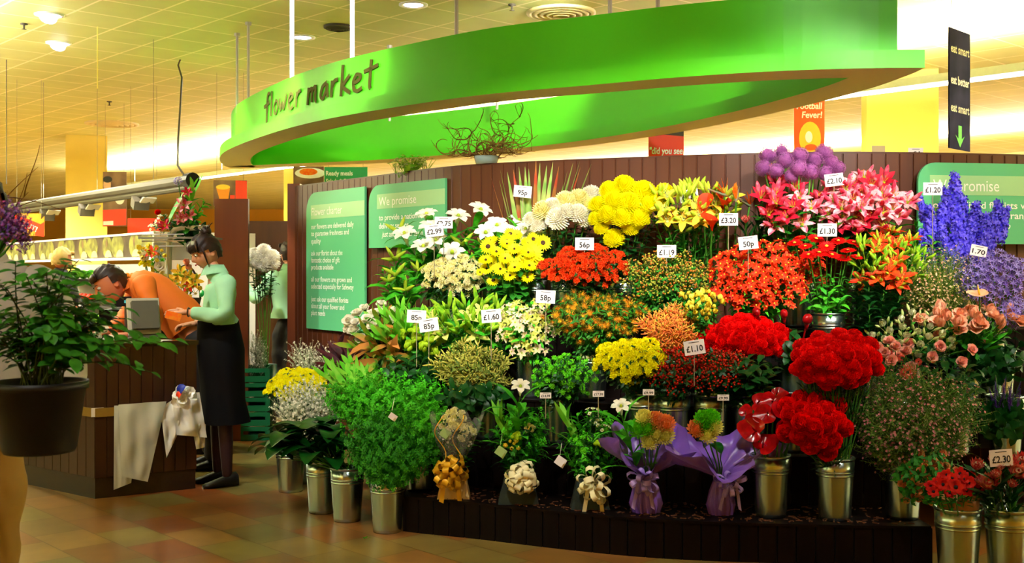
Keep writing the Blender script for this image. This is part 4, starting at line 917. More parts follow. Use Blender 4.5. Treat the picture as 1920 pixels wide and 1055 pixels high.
bucket(*TB(3, 1553, .06), 'zinc bucket showing its rim below the red gerberas on the fourth step'); 
gr = [(1490, 456), (1510, 462, .9), (1530, 448), (1550, 462), (1572, 452), (1590, 470), (1560, 478), (1536, 474), (1516, 478, .9), (1600, 455), (1612, 462, .9), (1580, 484), (1500, 446, .8), (1606, 482, .9)]
put('gerbera_red', 3, 1553, len(gr), 1552, 464, 62, 22, 'gerbera', '', 'flat bright red gerbera beneath the pink lilies', pts=gr, bucket_=False, face=.45, upw=.7, hs=.95)
put(['lily_orange', 'lily_orange_bud', 'lily_orange_bud', 'lily_orange'], 3, 1640, 22, 1668, 490, 72, 52, 'orange_lily', 'zinc bucket under the orange lilies with lime buds on the fourth step', 'orange lily stem with lime green buds right of the red gerberas', face=.5, upw=.4, seed=7)
put('waxflower_pale', 3, 1750, 30, 1758, 524, 68, 50, 'waxflower', 'zinc bucket under the pale waxflower on the fourth step', 'fine needle-leaved waxflower stem with tiny pale pink blooms below the delphiniums', face=.2, upw=.7, seed=8)
put('agapanthus', 3, 1855, 18, 1858, 525, 66, 42, 'agapanthus', 'zinc bucket under the lilac agapanthus on the fourth step', 'lilac agapanthus head at the right edge below the delphiniums', face=.3, upw=.6, seed=9)
put('agapanthus', 3, 1900, 4, 1902, 590, 26, 12, 'agapanthus', '', 'small lilac agapanthus head behind the peach blooms at the right edge', bucket_=False, seed=29, dY=-.2)

# ---- third step
wr = [(655, 603), (670, 590), (664, 622), (690, 600), (684, 580, .8), (712, 588), (700, 612), (728, 602), (676, 636, .9), (715, 572, .8), (652, 618, .8), (736, 585, .8), (668, 606, .8), (697, 590, .8)]
put('rose_white', 2, 735, len(wr), 692, 604, 46, 32, 'white_rose', 'zinc bucket at the left end of the third step', 'white rose stem leaning out at the left end in front of the charter board', pts=wr, face=.55, upw=.4, seed=3, dY=.05)
put('croton', 2, 735, 8, 722, 642, 55, 48, 'variegated_leaf_stem', '', 'green and orange variegated leaf stem right of the white roses', 'foliage', bucket_=False, seed=5, face=.2, dY=-.08)
put('green_spear', 2, 770, 14, 748, 612, 52, 34, 'foliage_stem', '', 'bright green pointed leaf stem between the white roses and the lime celosia', 'foliage', bucket_=False, seed=6, face=.2)
put('celosia_lime', 2, 800, 10, 795, 632, 42, 26, 'celosia', 'zinc bucket under the lime green celosia on the third step', 'lime green crested celosia under the 85p cards', seed=7, face=.4, dY=-.1)
put(['lily_green_bud', 'lily_pale', 'lily_green_bud'], 2, 885, 20, 890, 604, 85, 34, 'pale_lily', 'zinc bucket under the pale yellow lilies on the third step', 'pale yellow lily stem with lime buds on the third step', seed=8, face=.45, upw=.5)
put(['alstro_pink', 'alstro_lemon', 'ruscus'], 2, 995, 27, 990, 608, 52, 52, 'alstroemeria', 'zinc bucket under the blush and lemon alstroemeria on the third step', 'blush and lemon alstroemeria stem right of the pale yellow lilies', seed=9, face=.55, upw=.2)
put('safflower', 2, 1110, 30, 1122, 588, 92, 40, 'safflower', 'zinc bucket under the orange safflowers on the third step', 'orange thistle-like safflower stem below the burnt orange chrysanthemums', seed=10, face=.4, upw=.5, hs=1.25)
put('paw_orange', 2, 1255, 24, 1262, 610, 54, 40, 'kangaroo_paw', 'zinc bucket under the orange kangaroo paws on the third step', 'orange and gold kangaroo paw stem left of the red carnations', seed=11, face=.3, upw=.6)
put('freesia_yellow', 2, 1310, 10, 1315, 567, 32, 30, 'freesia', '', 'yellow freesia stem above the orange kangaroo paws', bucket_=False, seed=12, face=.4, dY=.05)
put('carnation_red', 2, 1395, 44, 1398, 634, 82, 36, 'red_carnation', 'zinc bucket under the red carnations on the third step', 'red carnation right of the £1.10 card', seed=13, face=.45, upw=.5)
put('celosia_red', 2, 1485, 3, 1492, 596, 30, 12, 'celosia', '', 'dark red crested celosia head above the red carnations', pts=[(1470, 588, .8), (1514, 598, 1.0), (1418, 585, .8)], bucket_=False, face=.1, upw=1)
put('salal', 2, 1490, 7, 1490, 645, 24, 30, 'foliage_stem', 'red-tinted zinc bucket right of the red carnations', 'green leafy stem between the two masses of red carnations', 'foliage', seed=14, face=.3)
put('ruscus', 3, 1560, 9, 1560, 545, 50, 36, 'foliage_stem', '', 'thin green leafy stem beneath the red gerberas', 'foliage', bucket_=False, seed=15, face=.2)
bucket(*TB(2, 1636, .2), 'zinc bucket half hidden right of the rim below the gerberas')
put('salal', 2, 1636, 10, 1640, 565, 50, 50, 'foliage_stem', '', 'dark green leafy stem beneath the orange lilies', 'foliage', bucket_=False, seed=16, face=.2, dY=.15)
put('lisianthus_white', 2, 1700, 26, 1722, 628, 84, 44, 'lisianthus', 'zinc bucket under the white lisianthus on the third step', 'white lisianthus stem with slender buds right of the red carnations', seed=17, face=.5, upw=.3)
put('lisianthus_pink', 2, 1700, 10, 1745, 655, 120, 34, 'lisianthus', '', 'pink lisianthus bloom scattered among the white ones', bucket_=False, seed=18, face=.55, upw=.2, dY=-.06)
put(['tulip_peach', 'rose_peach'], 2, 1810, 24, 1818, 602, 104, 20, 'peach_tulip', 'zinc bucket under the peach blooms on the third step', 'peach pink tulip or rose in the long row at the right', seed=19, face=.4, upw=.7)
put('anthurium_peach', 2, 1840, 1, 1837, 553, 10, 10, 'anthurium', '', 'single peach anthurium above the peach blooms', pts=[(1837, 553, 1.2)], bucket_=False, face=.3, upw=1, dY=.02)
put('salal', 2, 1870, 16, 1865, 670, 60, 50, 'foliage_stem', 'zinc bucket at the right end of the third step', 'green leafy stem beneath the peach blooms at the right edge', 'foliage', seed=20, face=.3)

# ---- second step
put('salal', 1, 760, 12, 770, 690, 60, 34, 'foliage_stem', 'zinc bucket at the left end of the second step', 'mid green leafy stem left of the olive kangaroo paws', 'foliage', seed=21, face=.3)
put('paw_green', 1, 915, 26, 885, 680, 66, 46, 'kangaroo_paw', 'zinc bucket showing its rim under the olive kangaroo paws', 'olive yellow kangaroo paw stem in the middle of the left side', seed=22, face=.4, upw=.3)
put('button_green', 1, 1045, 18, 1055, 692, 62, 34, 'button_chrysanthemum', 'zinc bucket under the green button chrysanthemums on the second step', 'lime green button chrysanthemum stem on the second step', seed=23, face=.5, upw=.3)
put('spray_yellow', 1, 1205, 24, 1185, 668, 62, 34, 'spray_chrysanthemum', 'zinc bucket under the bright yellow spray chrysanthemums on the second step', 'bright yellow spray chrysanthemum stem in the middle of the stand', seed=24, face=.35, upw=.6)
put('hypericum_red', 1, 1262, 14, 1262, 690, 42, 36, 'berry_stem', 'zinc bucket under the left red berry sprays on the second step', 'red berry stem right of the bright yellow spray chrysanthemums', seed=25, face=.5, upw=.3)
put('hypericum_red', 1, 1333, 16, 1345, 688, 62, 30, 'berry_stem', 'zinc bucket under the right red berry sprays on the second step', 'red berry stem below the £1.10 card', seed=26, face=.5, upw=.3)
put('salal', 1, 1405, 10, 1408, 690, 48, 20, 'foliage_stem', 'zinc bucket right of the berry sprays on the second step', 'dark green leafy stem below the red carnations', 'foliage', seed=27, face=.4)
bucket(*TB(1, 1487, .16), 'zinc bucket between the anthuriums and the two red carnation masses')
put('gerbera_salmon', 1, 1690, 5, 1690, 700, 20, 10, 'gerbera', 'zinc bucket behind the dark pink waxflower', 'salmon red gerbera above the dark pink waxflower', pts=[(1702, 698, .8), (1690, 672, .5), (1665, 660, .5), (1722, 678, .4), (1650, 668, .5)], face=.9, upw=.05)
put('lisianthus_pink', 1, 1690, 7, 1668, 662, 40, 22, 'lisianthus', '', 'small pink bloom right of the 75p card', bucket_=False, seed=28, face=.6)
put('salal', 1, 1790, 14, 1790, 715, 60, 36, 'foliage_stem', 'zinc bucket behind the right of the waxflower', 'dark green leafy stem behind the dark pink waxflower', 'foliage', seed=30, face=.3)
put('veronica', 1, 1885, 16, 1886, 728, 38, 28, 'veronica', 'zinc bucket at the right end of the second step', 'slender violet veronica spike at the right edge', seed=31, face=.1, upw=1, dY=-.1)
put('salal', 1, 1885, 12, 1880, 790, 44, 30, 'foliage_stem', '', 'dark green leafy stem beneath the violet veronica', 'foliage', bucket_=False, seed=32, face=.4, dY=-.15)

# ---- front step and floor buckets
def floor_b(px, py, z=0, off=0): Y = (CH-z)*FPX/(py-HY)+off; return ((px-960)/FPX*Y, Y, z)
b = floor_b(1565, 980, .194, .09); bucket(*b, 'zinc bucket holding the tall red carnations on the front step')
rc = 'large red carnation in the tall mass right of centre on the front step'
bunch('carnation_big', 'red_carnation', 44, 1568, 676, 78, 48, b[1]+.02, b, rc, 'flower', rc, seed=1, face=.5, upw=.4)
bunch('carnation_big', 'red_carnation', 20, 1530, 790, 64, 60, b[1]-.06, b, 'large red carnation hanging low in front of the tall red mass', 'flower', 'large red carnation hanging low in front of the tall red mass', seed=2, face=.7, upw=.1)
b = floor_b(1445, 974, .194, .09); bucket(*b, 'zinc bucket holding the glossy red anthuriums on the front step')
bunch('anthurium', 'anthurium', 13, 1445, 790, 55, 52, b[1]-.02, b, 'glossy deep red anthurium above the front step bucket', 'flower', 'glossy deep red anthurium above the front step bucket', face=.75, upw=.2, hs=.85, pts=[(1420, 756), (1450, 752, 1.2), (1478, 760), (1405, 790, .8), (1418, 808, 1.15), (1430, 838, 1.2), (1466, 775, .9), (1490, 790, .9), (1398, 775, .7), (1440, 775), (1500, 768, .8), (1475, 800, .8), (1455, 740, .8)])
b = floor_b(1692, 979, .194, .10); bucket(*b, 'zinc bucket holding the dark pink waxflower on the front step')
wl = 'dark needle-leaved waxflower stem with dusky pink blooms at the lower right'
bunch('waxflower', 'waxflower', 46, 1715, 785, 112, 78, b[1]+.02, b, wl, 'flower', wl, seed=3, face=.3, upw=.5)
b = (b[0]+.12, b[1]-.02, b[2])
rl = 'leafy stem of small apricot roses hanging over the waxflower bucket'
bunch('rose_small', 'spray_rose', 16, 1740, 892, 50, 44, b[1]-.12, (b[0]-.08, b[1]+.03, b[2]), rl, 'flower', rl, seed=4, face=.6, upw=.1)
# two buckets on the floor at the right
b = floor_b(1796, 1084, 0); bucket(*b, 'zinc bucket standing on the floor holding the red anemones', 1.08)
mb = MB(); V, F = lathe([(.088, .30), (.096, .375), (.094, .375), (.086, .30)], 28); mb.add(V, F); o = mb.build('paper_wrap', mat('kraft_paper', 'a0703c', .8), smooth=True, loc=b); tag(o, 'brown kraft paper collar around the red anemones', 'wrapping paper')
an = 'red anemone with black eye in the floor bucket at lower right'
bunch('anemone', 'anemone', 16, 1792, 902, 36, 24, b[1]-.03, b, an, 'flower', an, pts=[(1792, 914, 1.1), (1768, 908), (1815, 905), (1775, 890, .8), (1800, 888, .9), (1820, 892, .8), (1756, 906, .8), (1745, 912, .9), (1830, 905, .8), (1785, 896, .8), (1808, 898, .8), (1765, 893, .7), (1838, 915, .7), (1750, 922, .8), (1780, 924, .7), (1812, 920, .8)], face=.8, upw=.2)
b = floor_b(1890, 1086, 0); bucket(*b, 'zinc bucket standing on the floor holding the proteas', 1.08)
pl = 'dusky pink protea stem in the floor bucket at the lower right corner'
bunch('protea', 'protea', 10, 1880, 895, 42, 32, b[1]-.03, b, pl, 'flower', pl, pts=[(1853, 914, 1.1), (1840, 905, .7), (1888, 872, 1), (1905, 890, 1.1), (1915, 870, .9), (1870, 895, .6), (1830, 880, .8), (1895, 912, .6), (1876, 880, .6), (1862, 870, .7)], face=.6, upw=.3)
# left: fluffy green bunches
b1 = floor_b(726, 1002, 0, .08); bucket(*b1, 'zinc bucket standing foremost on the tiled floor at left of the stand')
fg = 'fluffy green filler stem in the foremost floor bucket'
bunch('solidaster_dark', 'green_filler_stem', 44, 736, 830, 88, 54, b1[1], b1, fg, 'foliage', fg, seed=5, face=.3, upw=.5, spread=.04)
b2 = floor_b(651, 981, 0, .08); bucket(*b2, 'zinc bucket on the floor left of the foremost one')
b3 = floor_b(604, 965, 0, .08); bucket(*b3, 'zinc bucket on the floor under the broad dark leaves')
b4 = floor_b(545, 926, 0, .10); bucket(*b4, 'zinc bucket farthest left on the floor behind the broad leaves')
b5 = floor_b(788, 922, .194, .06); bucket(*b5, 'zinc bucket at the left end of the front step beside the gold bow box')
fb = 'bright fluffy green filler stem behind the foremost floor bucket'
bunch('bupleurum', 'green_filler_stem', 40, 722, 742, 112, 36, b2[1]+.1, (b2[0]+.2, b2[1]+.15, .1), fb, 'foliage', fb, seed=6, face=.3, upw=.5)
bunch('bupleurum', 'green_filler_stem', 12, 800, 790, 38, 30, b5[1]-.05, b5, 'bright fluffy green filler stem left of the gold bow box', 'foliage', 'bright fluffy green filler stem left of the gold bow box', seed=7, face=.4)
# broad leaves
r = rr(11)
for i in range(46):
    q = math.sqrt((i+.5)/46); th = i*2.39996; px = 592+74*q*math.cos(th); py = 838+36*q*math.sin(th)-6
    h = P(px, py, b3[1]-.05-.2*(1-q*q)-.1*math.sin(th)*q); base = np.array([b3[0]+.05, b3[1], .28]) if i % 2 else np.array([b2[0]-.02, b2[1], .28])
    base = base+np.array([(r.random()-.5)*.08, (r.random()-.5)*.08, 0]); bl = 'broad glossy dark green leaf drooping over the floor buckets'
    d = unit(h-base); t = stem_thing('broad_leaf', 'broad_leaf', base, h-np.array([0, 0, .02]), (0, 0, 1), bl, 'leaf', bl, i, .85+.25*r.random())
    lf = t.children[1]; az = math.atan2(d[1]-.5, d[0]*1.4+(r.random()-.5)*.5); R = np.array(t.matrix_world.to_3x3().normalized()).T@rz(az)@rx((r.random()-.5)*.7)@ry(.25)
    lf.rotation_quaternion = Matrix(R.tolist()).to_quaternion()
ymu = 'yellow spray chrysanthemum stem at the far left end of the flower display'
bunch('spray_yellow', 'spray_chrysanthemum', 26, 556, 716, 52, 24, b4[1]+.25, (b4[0]+.05, b4[1]+.3, .1), ymu, 'flower', ymu, seed=8, face=.3, upw=.6)
bucket(b4[0]+.05, b4[1]+.3, 0, 'zinc bucket hidden under the far left yellow chrysanthemums')
swl = 'whitish statice stem below the far left yellow chrysanthemums'
bunch('statice_white', 'statice', 30, 578, 760, 58, 44, b4[1]-.08, (b4[0]+.12, b4[1], .05), swl, 'flower', swl, seed=9, face=.4, upw=.4)
bunch('statice_white', 'statice', 9, 585, 668, 45, 18, b4[1]+.55, (b4[0]+.16, b4[1]+.6, .2), 'pale statice stem rising behind the yellow chrysanthemums at the partition end', 'flower', 'pale statice stem rising behind the yellow chrysanthemums at the partition end', seed=10, face=.2, upw=.8)
bucket(b4[0]+.16, b4[1]+.6, 0, 'zinc bucket at the foot of the partition end post')
dk = 'dark maroon leaf stem in front of the partition foot'
bunch('dark_cordyline', 'maroon_leaf_stem', 8, 645, 672, 34, 22, 7.5, TB(1, 700), dk, 'foliage', dk, seed=11, face=.2, upw=.8)
gs = 'upright pale green leaf stem above the fluffy green bunch'
bunch('green_spear', 'foliage_stem', 14, 660, 700, 52, 18, 6.9, TB(0, 740), gs, 'foliage', gs, seed=12, face=.1, upw=1)
put('salal', 1, 900, 14, 890, 735, 60, 28, 'foliage_stem', '', 'dark leafy stem behind the gold bow arrangement', 'foliage', bucket_=False, seed=33, dY=-.1, face=.4)

# ---- price cards
for a in [(980, 359, 7.15, '95p', 'price card reading 95p on the sword leaves', .16, -.1), (1292, 367, 6.85, '£1.30', 'price card reading £1.30 standing in the yellow lilies', .35, .15), (1366, 411, 6.7, '£3.20', 'price card reading £3.20 beside the orange callas', .28, 0),
          (1096, 457, 6.6, '56p', 'price card reading 56p above the burnt orange chrysanthemums', .2, 0), (1250, 471, 6.5, '£1.19', 'price card half sunk in the green and red berry sprays', .2, 0), (1403, 455, 6.35, '50p', 'price card reading 50p above the orange red alstroemeria', .2, .12),
          (1564, 337, 6.65, '£2.10', 'price card reading £2.10 between the alliums and the pink lilies', .3, .12), (1551, 431, 6.35, '£1.30', 'price card reading £1.30 above the red gerberas', .2, 0), (1749, 354, 6.6, '£1.20', 'price card reading £1.20 in front of the right promise board', .45, 0),
          (1835, 470, 6.4, '1.70', 'narrow price card under the blue delphiniums', .25, -.2), (814, 432, 6.9, '£2.99', 'grey price card at the top of the white trumpet lilies', .3, .12), (832, 417, 7.1, '£2.75', 'white price card behind the grey one in the trumpet lilies', .3, 0),
          (781, 593, 6.5, '85p', 'price card reading 85p right of the white roses', .3, -.05), (804, 609, 6.4, '85p', 'lower 85p price card on the lime green celosia', .25, .15), (921, 592, 6.3, '£1.60', 'price card in the pale yellow lilies', .25, .08),
          (1023, 556, 6.35, '58p', 'price card reading 58p above the blush alstroemeria', .25, -.05), (1302, 651, 5.75, '£1.10', 'price card reading £1.10 left of the red carnations', .2, .15), (1597, 647, 5.65, '75p', 'price card reading 75p behind the tall red carnations', .3, 0),
          (1877, 858, 5.05, '£2.30', 'price card reading £2.30 above the proteas', .2, .08), (1717, 286, 7.32, '£1', 'small price card back behind the partition top at right', .15, 0)]:
    px, py, Y, t, lab, stick, tl = a
    Y = Y if t in ('£3.20', '£1.20', '£2.30') or px == 1292 else Y+.1
    sc = .85 if 'narrow' in lab or 'small' in lab else 1
    card(px, py, Y, t, lab, .112*sc*(Y/6.5)**.3, .075*sc, stick, -tl)
for px, py, Y, t, lab in [(1023, 741, 5.75, '£14.99', 'tiny £14.99 card above the cream bow box'), (1122, 738, 5.7, '£17.99', 'tiny £17.99 card above the satin ribbon box'), (1216, 735, 5.65, '£9.99', 'tiny £9.99 card above the left purple bouquet'), (1356, 745, 5.6, '£9.99', 'tiny £9.99 card between the zinc buckets right of the purple bouquets')]:
    card(px, py, Y, t, lab, .058, .03, .12)
# ------------------------------------------------------------------ gift arrangements on the front step
def pxat(px, py, z, off=0): Y = (CH-z)*FPX/(py-HY)+off; return np.array([(px-960)/FPX*Y, Y, z])
def loop_strip(mb, R, w, d, nrm, mi=0, thick=.5, n=10, open_=1.0):
    d = unit(d); nrm = unit(nrm-d*np.dot(nrm, d)); c = np.cross(d, nrm); V = []; F = []
    for i in range(n+1):
        t = i/n; a = math.pi*2*t; u = R*(1-math.cos(a))/2; v = R*.32*open_*math.sin(a)*(.3+.7*u/R)
        p = d*u+nrm*v; ww = w*(.35+.65*math.sin(math.pi*t)); V += [p-c*ww/2, p+c*ww/2]
    for i in range(n): F.append((2*i, 2*i+1, 2*i+3, 2*i+2))
    mb.add(V, F, mi); return mb
def bow(name, label, p, R, w, n, m, seed=0, tails=2, spreadz=1.0):
    r = rr(seed); mb = MB()
    for i in range(n):
        z = 1-.95*(i+.5)/n*spreadz; q = math.sqrt(max(0, 1-z*z)); ph = i*2.39996; d = np.array([q*math.cos(ph), -z, q*math.sin(ph)]); s = MB(); loop_strip(s, R*(.85+.3*r.random()), w, d, np.array([r.random()-.5, r.random()-.5, r.random()-.5])+np.array([0, 0, .4])); mb.merge(s)
    t = thing(name, label, 'bow', p); mb.build('loops', m, t, True)
    for k in range(tails):
        mb = MB(); V = []; F = []; x = (k-.5*(tails-1))*.05
        for i in range(7): s = i/6; V += [(x*(1+s)-w*.35, -.02-.01*math.sin(5*s), -s*R*1.6), (x*(1+s)+w*.35, -.022-.01*math.sin(5*s), -s*R*1.6-(.01 if i == 6 else 0))]
        for i in range(6): F.append((2*i, 2*i+1, 2*i+3, 2*i+2))
        mb.add(V, F); mb.build('tail', m, t, True)
    return t
M_goldr = mat('gold_ribbon', 'e0aa20', .3, metal=.3, var=.08); M_crmr = mat('cream_satin', 'f0e6b4', .3, var=.04); M_lilr = mat('lilac_satin', 'a486cc', .3, var=.05)
def gift_box(label, px, py, wb, wt, h, m, yaw=0):
    p = pxat(px, py, .194, .09); t = thing('gift_box', label, 'gift box', p, yaw); d = .12
    a, b = wb/2, wt/2; mb = MB()
    V = [(-a, -d/2, 0), (a, -d/2, 0), (a, d/2, 0), (-a, d/2, 0), (-b, -d*.42, h), (b, -d*.42, h), (b, d*.42, h), (-b, d*.42, h)]
    mb.add(V, [(0, 1, 5, 4), (1, 2, 6, 5), (2, 3, 7, 6), (3, 0, 4, 7), (0, 3, 2, 1)]); mb.build('body', m, t)
    mb = MB(); mb.add([(x*.93, y*.93, h-.012) for x, y in ((-b, -d*.42), (b, -d*.42), (b, d*.42), (-b, d*.42))], [(0, 1, 2, 3)]); mb.build('floral_foam', M_leafd, t)
    mb = MB()
    for q in range(4): V1, V2 = V[4+q], V[4+(q+1) % 4]; Vt, Ft = tube([V1, V2], .002, 5); mb.add(Vt, Ft)
    mb.build('rim_fold', m, t); return p
def arrangement(px0, Y, base, items, lab, grp):
    for i, (k, px, py, dy, hs, nm, lb) in enumerate(items):
        b = base+np.array([(i % 3-1)*.02, ((i//3) % 3-1)*.015, 0]); h = P(px, py, Y+dy)
        stem_thing(k, nm, b, h, unit(unit(h-b)*.5+np.array([0, -.6, .3])), lb, 'foliage' if 'leaf' in nm or 'foliage' in nm else 'flower', lb, i, hs)
pa = gift_box('small cream kraft gift box under the gold ribbon bow', 851, 938, .175, .125, .13, mat('cream_card', 'e8c47c', .6))
bow('ribbon_bow', 'large shiny gold ribbon bow on the cream gift box', P(845, 884, pa[1]-.09), .098, .035, 26, M_goldr, 1)
g1 = 'white spray chrysanthemum in the gold bow arrangement'; g2 = 'green leaf stem in the gold bow arrangement'
ba = pa+np.array([0, 0, .1])
arrangement(0, pa[1], ba, [('spray_cream', 842, 790, -.03, 1, 'spray_chrysanthemum', g1), ('spray_cream', 872, 800, 0, 1, 'spray_chrysanthemum', g1), ('spray_cream', 856, 775, .02, 1, 'spray_chrysanthemum', g1), ('statice_white', 838, 810, -.04, .8, 'statice', 'pale statice in the gold bow arrangement'),
   ('statice_white', 880, 815, 0, .8, 'statice', 'pale statice in the gold bow arrangement'), ('ruscus', 900, 790, .05, 1, 'foliage_stem', g2), ('ruscus', 820, 800, .05, 1, 'foliage_stem', g2), ('ruscus', 860, 830, -.02, 1, 'foliage_stem', g2)], '', '')
def wrap(name, label, p, prof, m, k=7, amp=.12, seed=0, squash=.7, lean=(0, 0), top=.04, cat='wrapped bouquet'):
    r = rr(seed); n = 56; V = []; F = []; ph = [r.random()*6.28 for _ in range(4)]
    for i, (rad, z) in enumerate(prof):
        t = i/(len(prof)-1)
        for j in range(n):
            a = 2*math.pi*j/n; f = 1+amp*t*math.sin(k*a+ph[0])+amp*.6*math.sin((2*k+1)*a+ph[1]+3*t)+amp*.35*math.sin((3*k+2)*a+ph[2])
            zz = z+top*t*t*(math.sin(4*a+ph[3])+.5*math.sin(9*a))-(.13*t*t*max(0, -math.sin(a)) if cat == 'wrapped bouquet' else 0); V.append((rad*f*math.cos(a)+lean[0]*t*t, rad*f*math.sin(a)*squash+lean[1]*t*t, zz))
    for i in range(len(prof)-1):
        for j in range(n): F.append((i*n+j, i*n+(j+1) % n, (i+1)*n+(j+1) % n, (i+1)*n+j))
    t = thing(name, label, cat, p); mb = MB(); mb.add(V, F); mb.build('sheet', m, t, True); return t
M_cello = mat('clear_cellophane', 'c8ccb8', .12, alpha=.22, var=.02, spec=.8)
wrap('cellophane_wrap', 'clear cellophane cone around the gold bow arrangement', pa+np.array([0, 0, .13]), [(.03, 0), (.05, .06), (.09, .14), (.12, .22), (.14, .3)], M_cello, 6, .1, 2, .8, (0.02, 0), .04, 'wrapping')
mb = MB()
for sx, ph in ((-.05, 0), (.045, 1)):
    pts = [np.array([sx+.03*math.sin(i*.5+ph), -.09-.02*math.cos(i*.55), .0+.02*i]) for i in range(15)]; V, F = tube(pts, .003, 5); V[:, 1] *= 1; mb.add(V*np.array([1, 1, 1]), F)
q = P(845, 870, pa[1]); tag(mb.build('curled_ribbon', M_goldr, smooth=True, loc=q), 'thin curling gold ribbon above the gold bow', 'ribbon')

M_dbox = mat('slate_green_card', '26332e', .55)
pb = gift_box('dark slate gift box under the round cream rosette bow', 972, 948, .215, .135, .16, M_dbox)
bow('ribbon_bow', 'round cream rosette bow on the middle gift box', P(978, 894, pb[1]-.09), .088, .036, 34, M_crmr, 3, 0)
pc = gift_box('dark slate gift box under the loose cream satin bow', 1106, 958, .20, .13, .16, M_dbox)
bow('ribbon_bow', 'loose looped cream satin bow on the right gift box', P(1112, 905, pc[1]-.09), .105, .030, 13, M_crmr, 5, 2)
A = 'in the round cream rosette arrangement'; B = 'in the loose satin bow arrangement'
arrangement(0, pb[1], pb+np.array([0, 0, .13]), [('trumpet_lily', 975, 742, 0, .75, 'trumpet_lily', 'single white trumpet lily '+A)], '', '')
arrangement(0, pb[1], pb+np.array([0, 0, .13]),
   [('ruscus', 930, 800, .02, 1, 'foliage_stem', 'green leaf stem '+A), ('bupleurum', 1005, 790, .03, .9, 'foliage_stem', 'fluffy green stem '+A), ('salal', 945, 830, -.03, 1, 'foliage_stem', 'broad leaf stem '+A), ('ruscus', 1015, 830, 0, 1, 'foliage_stem', 'green leaf stem '+A),
    ('bupleurum', 960, 790, .05, .9, 'foliage_stem', 'fluffy green stem '+A), ('green_spear', 935, 780, .04, 1, 'foliage_stem', 'pointed green leaf stem '+A), ('celosia_lime', 968, 815, -.08, .7, 'celosia', 'lime crested bloom '+A), ('freesia_yellow', 960, 832, -.1, .8, 'freesia', 'small yellow freesia '+A),
    ('spray_cream', 993, 800, -.02, .5, 'spray_chrysanthemum', 'tiny cream bloom '+A), ('ruscus', 985, 850, -.06, 1, 'foliage_stem', 'green leaf stem '+A), ('salal', 1000, 765, .1, 1, 'foliage_stem', 'broad leaf stem '+A)], '', '')
dzm = cluster(H_daisy(12, .014, .008, 1, .005), 6, .045, up=.9, dome=.6, seed=3)
proto('daisy_spray', [('flower_cluster', dzm, [M_wht, M_gryel]), ('leaves', small, [M_leafd])])
arrangement(0, pc[1], pc+np.array([0, 0, .13]),
   [('daisy_spray', 1112, 768, .04, 1, 'daisy_spray', 'small white daisy spray '+B), ('daisy_spray', 1135, 800, .0, 1, 'daisy_spray', 'small white daisy spray '+B), ('daisy_spray', 1118, 785, .0, .8, 'daisy_spray', 'small white daisy spray '+B), ('ruscus', 1070, 800, .04, 1, 'foliage_stem', 'green leaf stem '+B),
    ('green_spear', 1062, 780, .05, 1.1, 'foliage_stem', 'pointed striped leaf stem '+B), ('button_green', 1092, 820, -.08, .9, 'button_chrysanthemum', 'lime button chrysanthemum '+B), ('celosia_lime', 1122, 830, -.08, .6, 'celosia', 'lime crested bloom '+B), ('bupleurum', 1085, 835, -.02, .9, 'foliage_stem', 'fluffy green stem '+B),
    ('bupleurum', 1130, 840, -.02, .9, 'foliage_stem', 'fluffy green stem '+B), ('ruscus', 1045, 830, 0, 1, 'foliage_stem', 'green leaf stem '+B), ('salal', 1150, 820, .02, 1, 'foliage_stem', 'broad leaf stem '+B)], '', '')
pd = pxat(1212, 968, .194, .1)
arrangement(0, pd[1], pd+np.array([0, .0, .1]), [('trumpet_lily', 1166, 778, .0, .75, 'trumpet_lily', 'single white trumpet lily left of the purple bouquets')], '', '')
for px, py, Y, lab in ((938, 846, pb[1]-.12, 'small green folded gift tag left of the round cream rosette'), (1050, 864, pc[1]-.1, 'small white gift tag hanging left of the loose satin bow'), (834, 812, pa[1]-.1, 'small pale gift tag in the gold bow arrangement'), (735, 780, 5.6, 'small white label on top of the foremost fluffy green bunch')):
    mb = MB(); gs_ = .03 if px == 735 else .046; mb.add(*box(gs_, .001, gs_), 0, ry(.6)); mb.add(*box(gs_, .001, gs_, (.015, .008, 0)), 0, rz(.4)@ry(.6)); Vt, Ft = tube([(0, 0, .03), (.01, .02, .09)], .0012, 4); mb.add(Vt, Ft)
    tag(mb.build('gift_tag', M_card if 'white' in lab else mat('pale_green_card', 'a8c878', .5), loc=P(px, py, Y)), lab, 'gift tag')
# purple wrapped bouquets
M_purw = mat('purple_organza', '8e60d0', .35, alpha=.86, var=.1, trans=0, spec=.6, nscale=6)
lime_m = MB(); lime_m.merge(H_pompon(.033, 90, .022, .009, 11, -.3, .9, .5))
proto('mum_lime', [('bloom', lime_m, [M_lime])]); proto('mum_lemon', [('bloom', lime_m, [pm('lemon_mum', 'f0ea80', 'e8e070')])]); proto('mum_peach', [('bloom', lime_m, [pm('peach_mum', 'f09050', 'f4a060')])])
pe = pxat(1352, 972, .194, .1)
prof = [(.055, 0), (.068, .05), (.055, .12), (.028, .19), (.035, .22), (.095, .27), (.15, .32), (.18, .36), (.19, .40)]
wrap('purple_bouquet_wrap', 'left purple organza bouquet wrap right of the satin bow box', pd, [(r_*1.15, z) for r_, z in prof], M_purw, 5, .15, 5, .7, (0, -.03), .04)
wrap('purple_bouquet_wrap', 'right purple organza bouquet wrap beside the anthurium bucket', pe, [(r_*(1+.5*min(1, max(0, (z-.22)/.1))), z) for r_, z in prof], M_purw, 5, .16, 8, .7, (-.03, -.04), .05)
bow('ribbon_bow', 'lilac satin bow with long loops on the left purple bouquet', P(1205, 900, pd[1]-.07), .085, .026, 12, M_lilr, 7, 2)
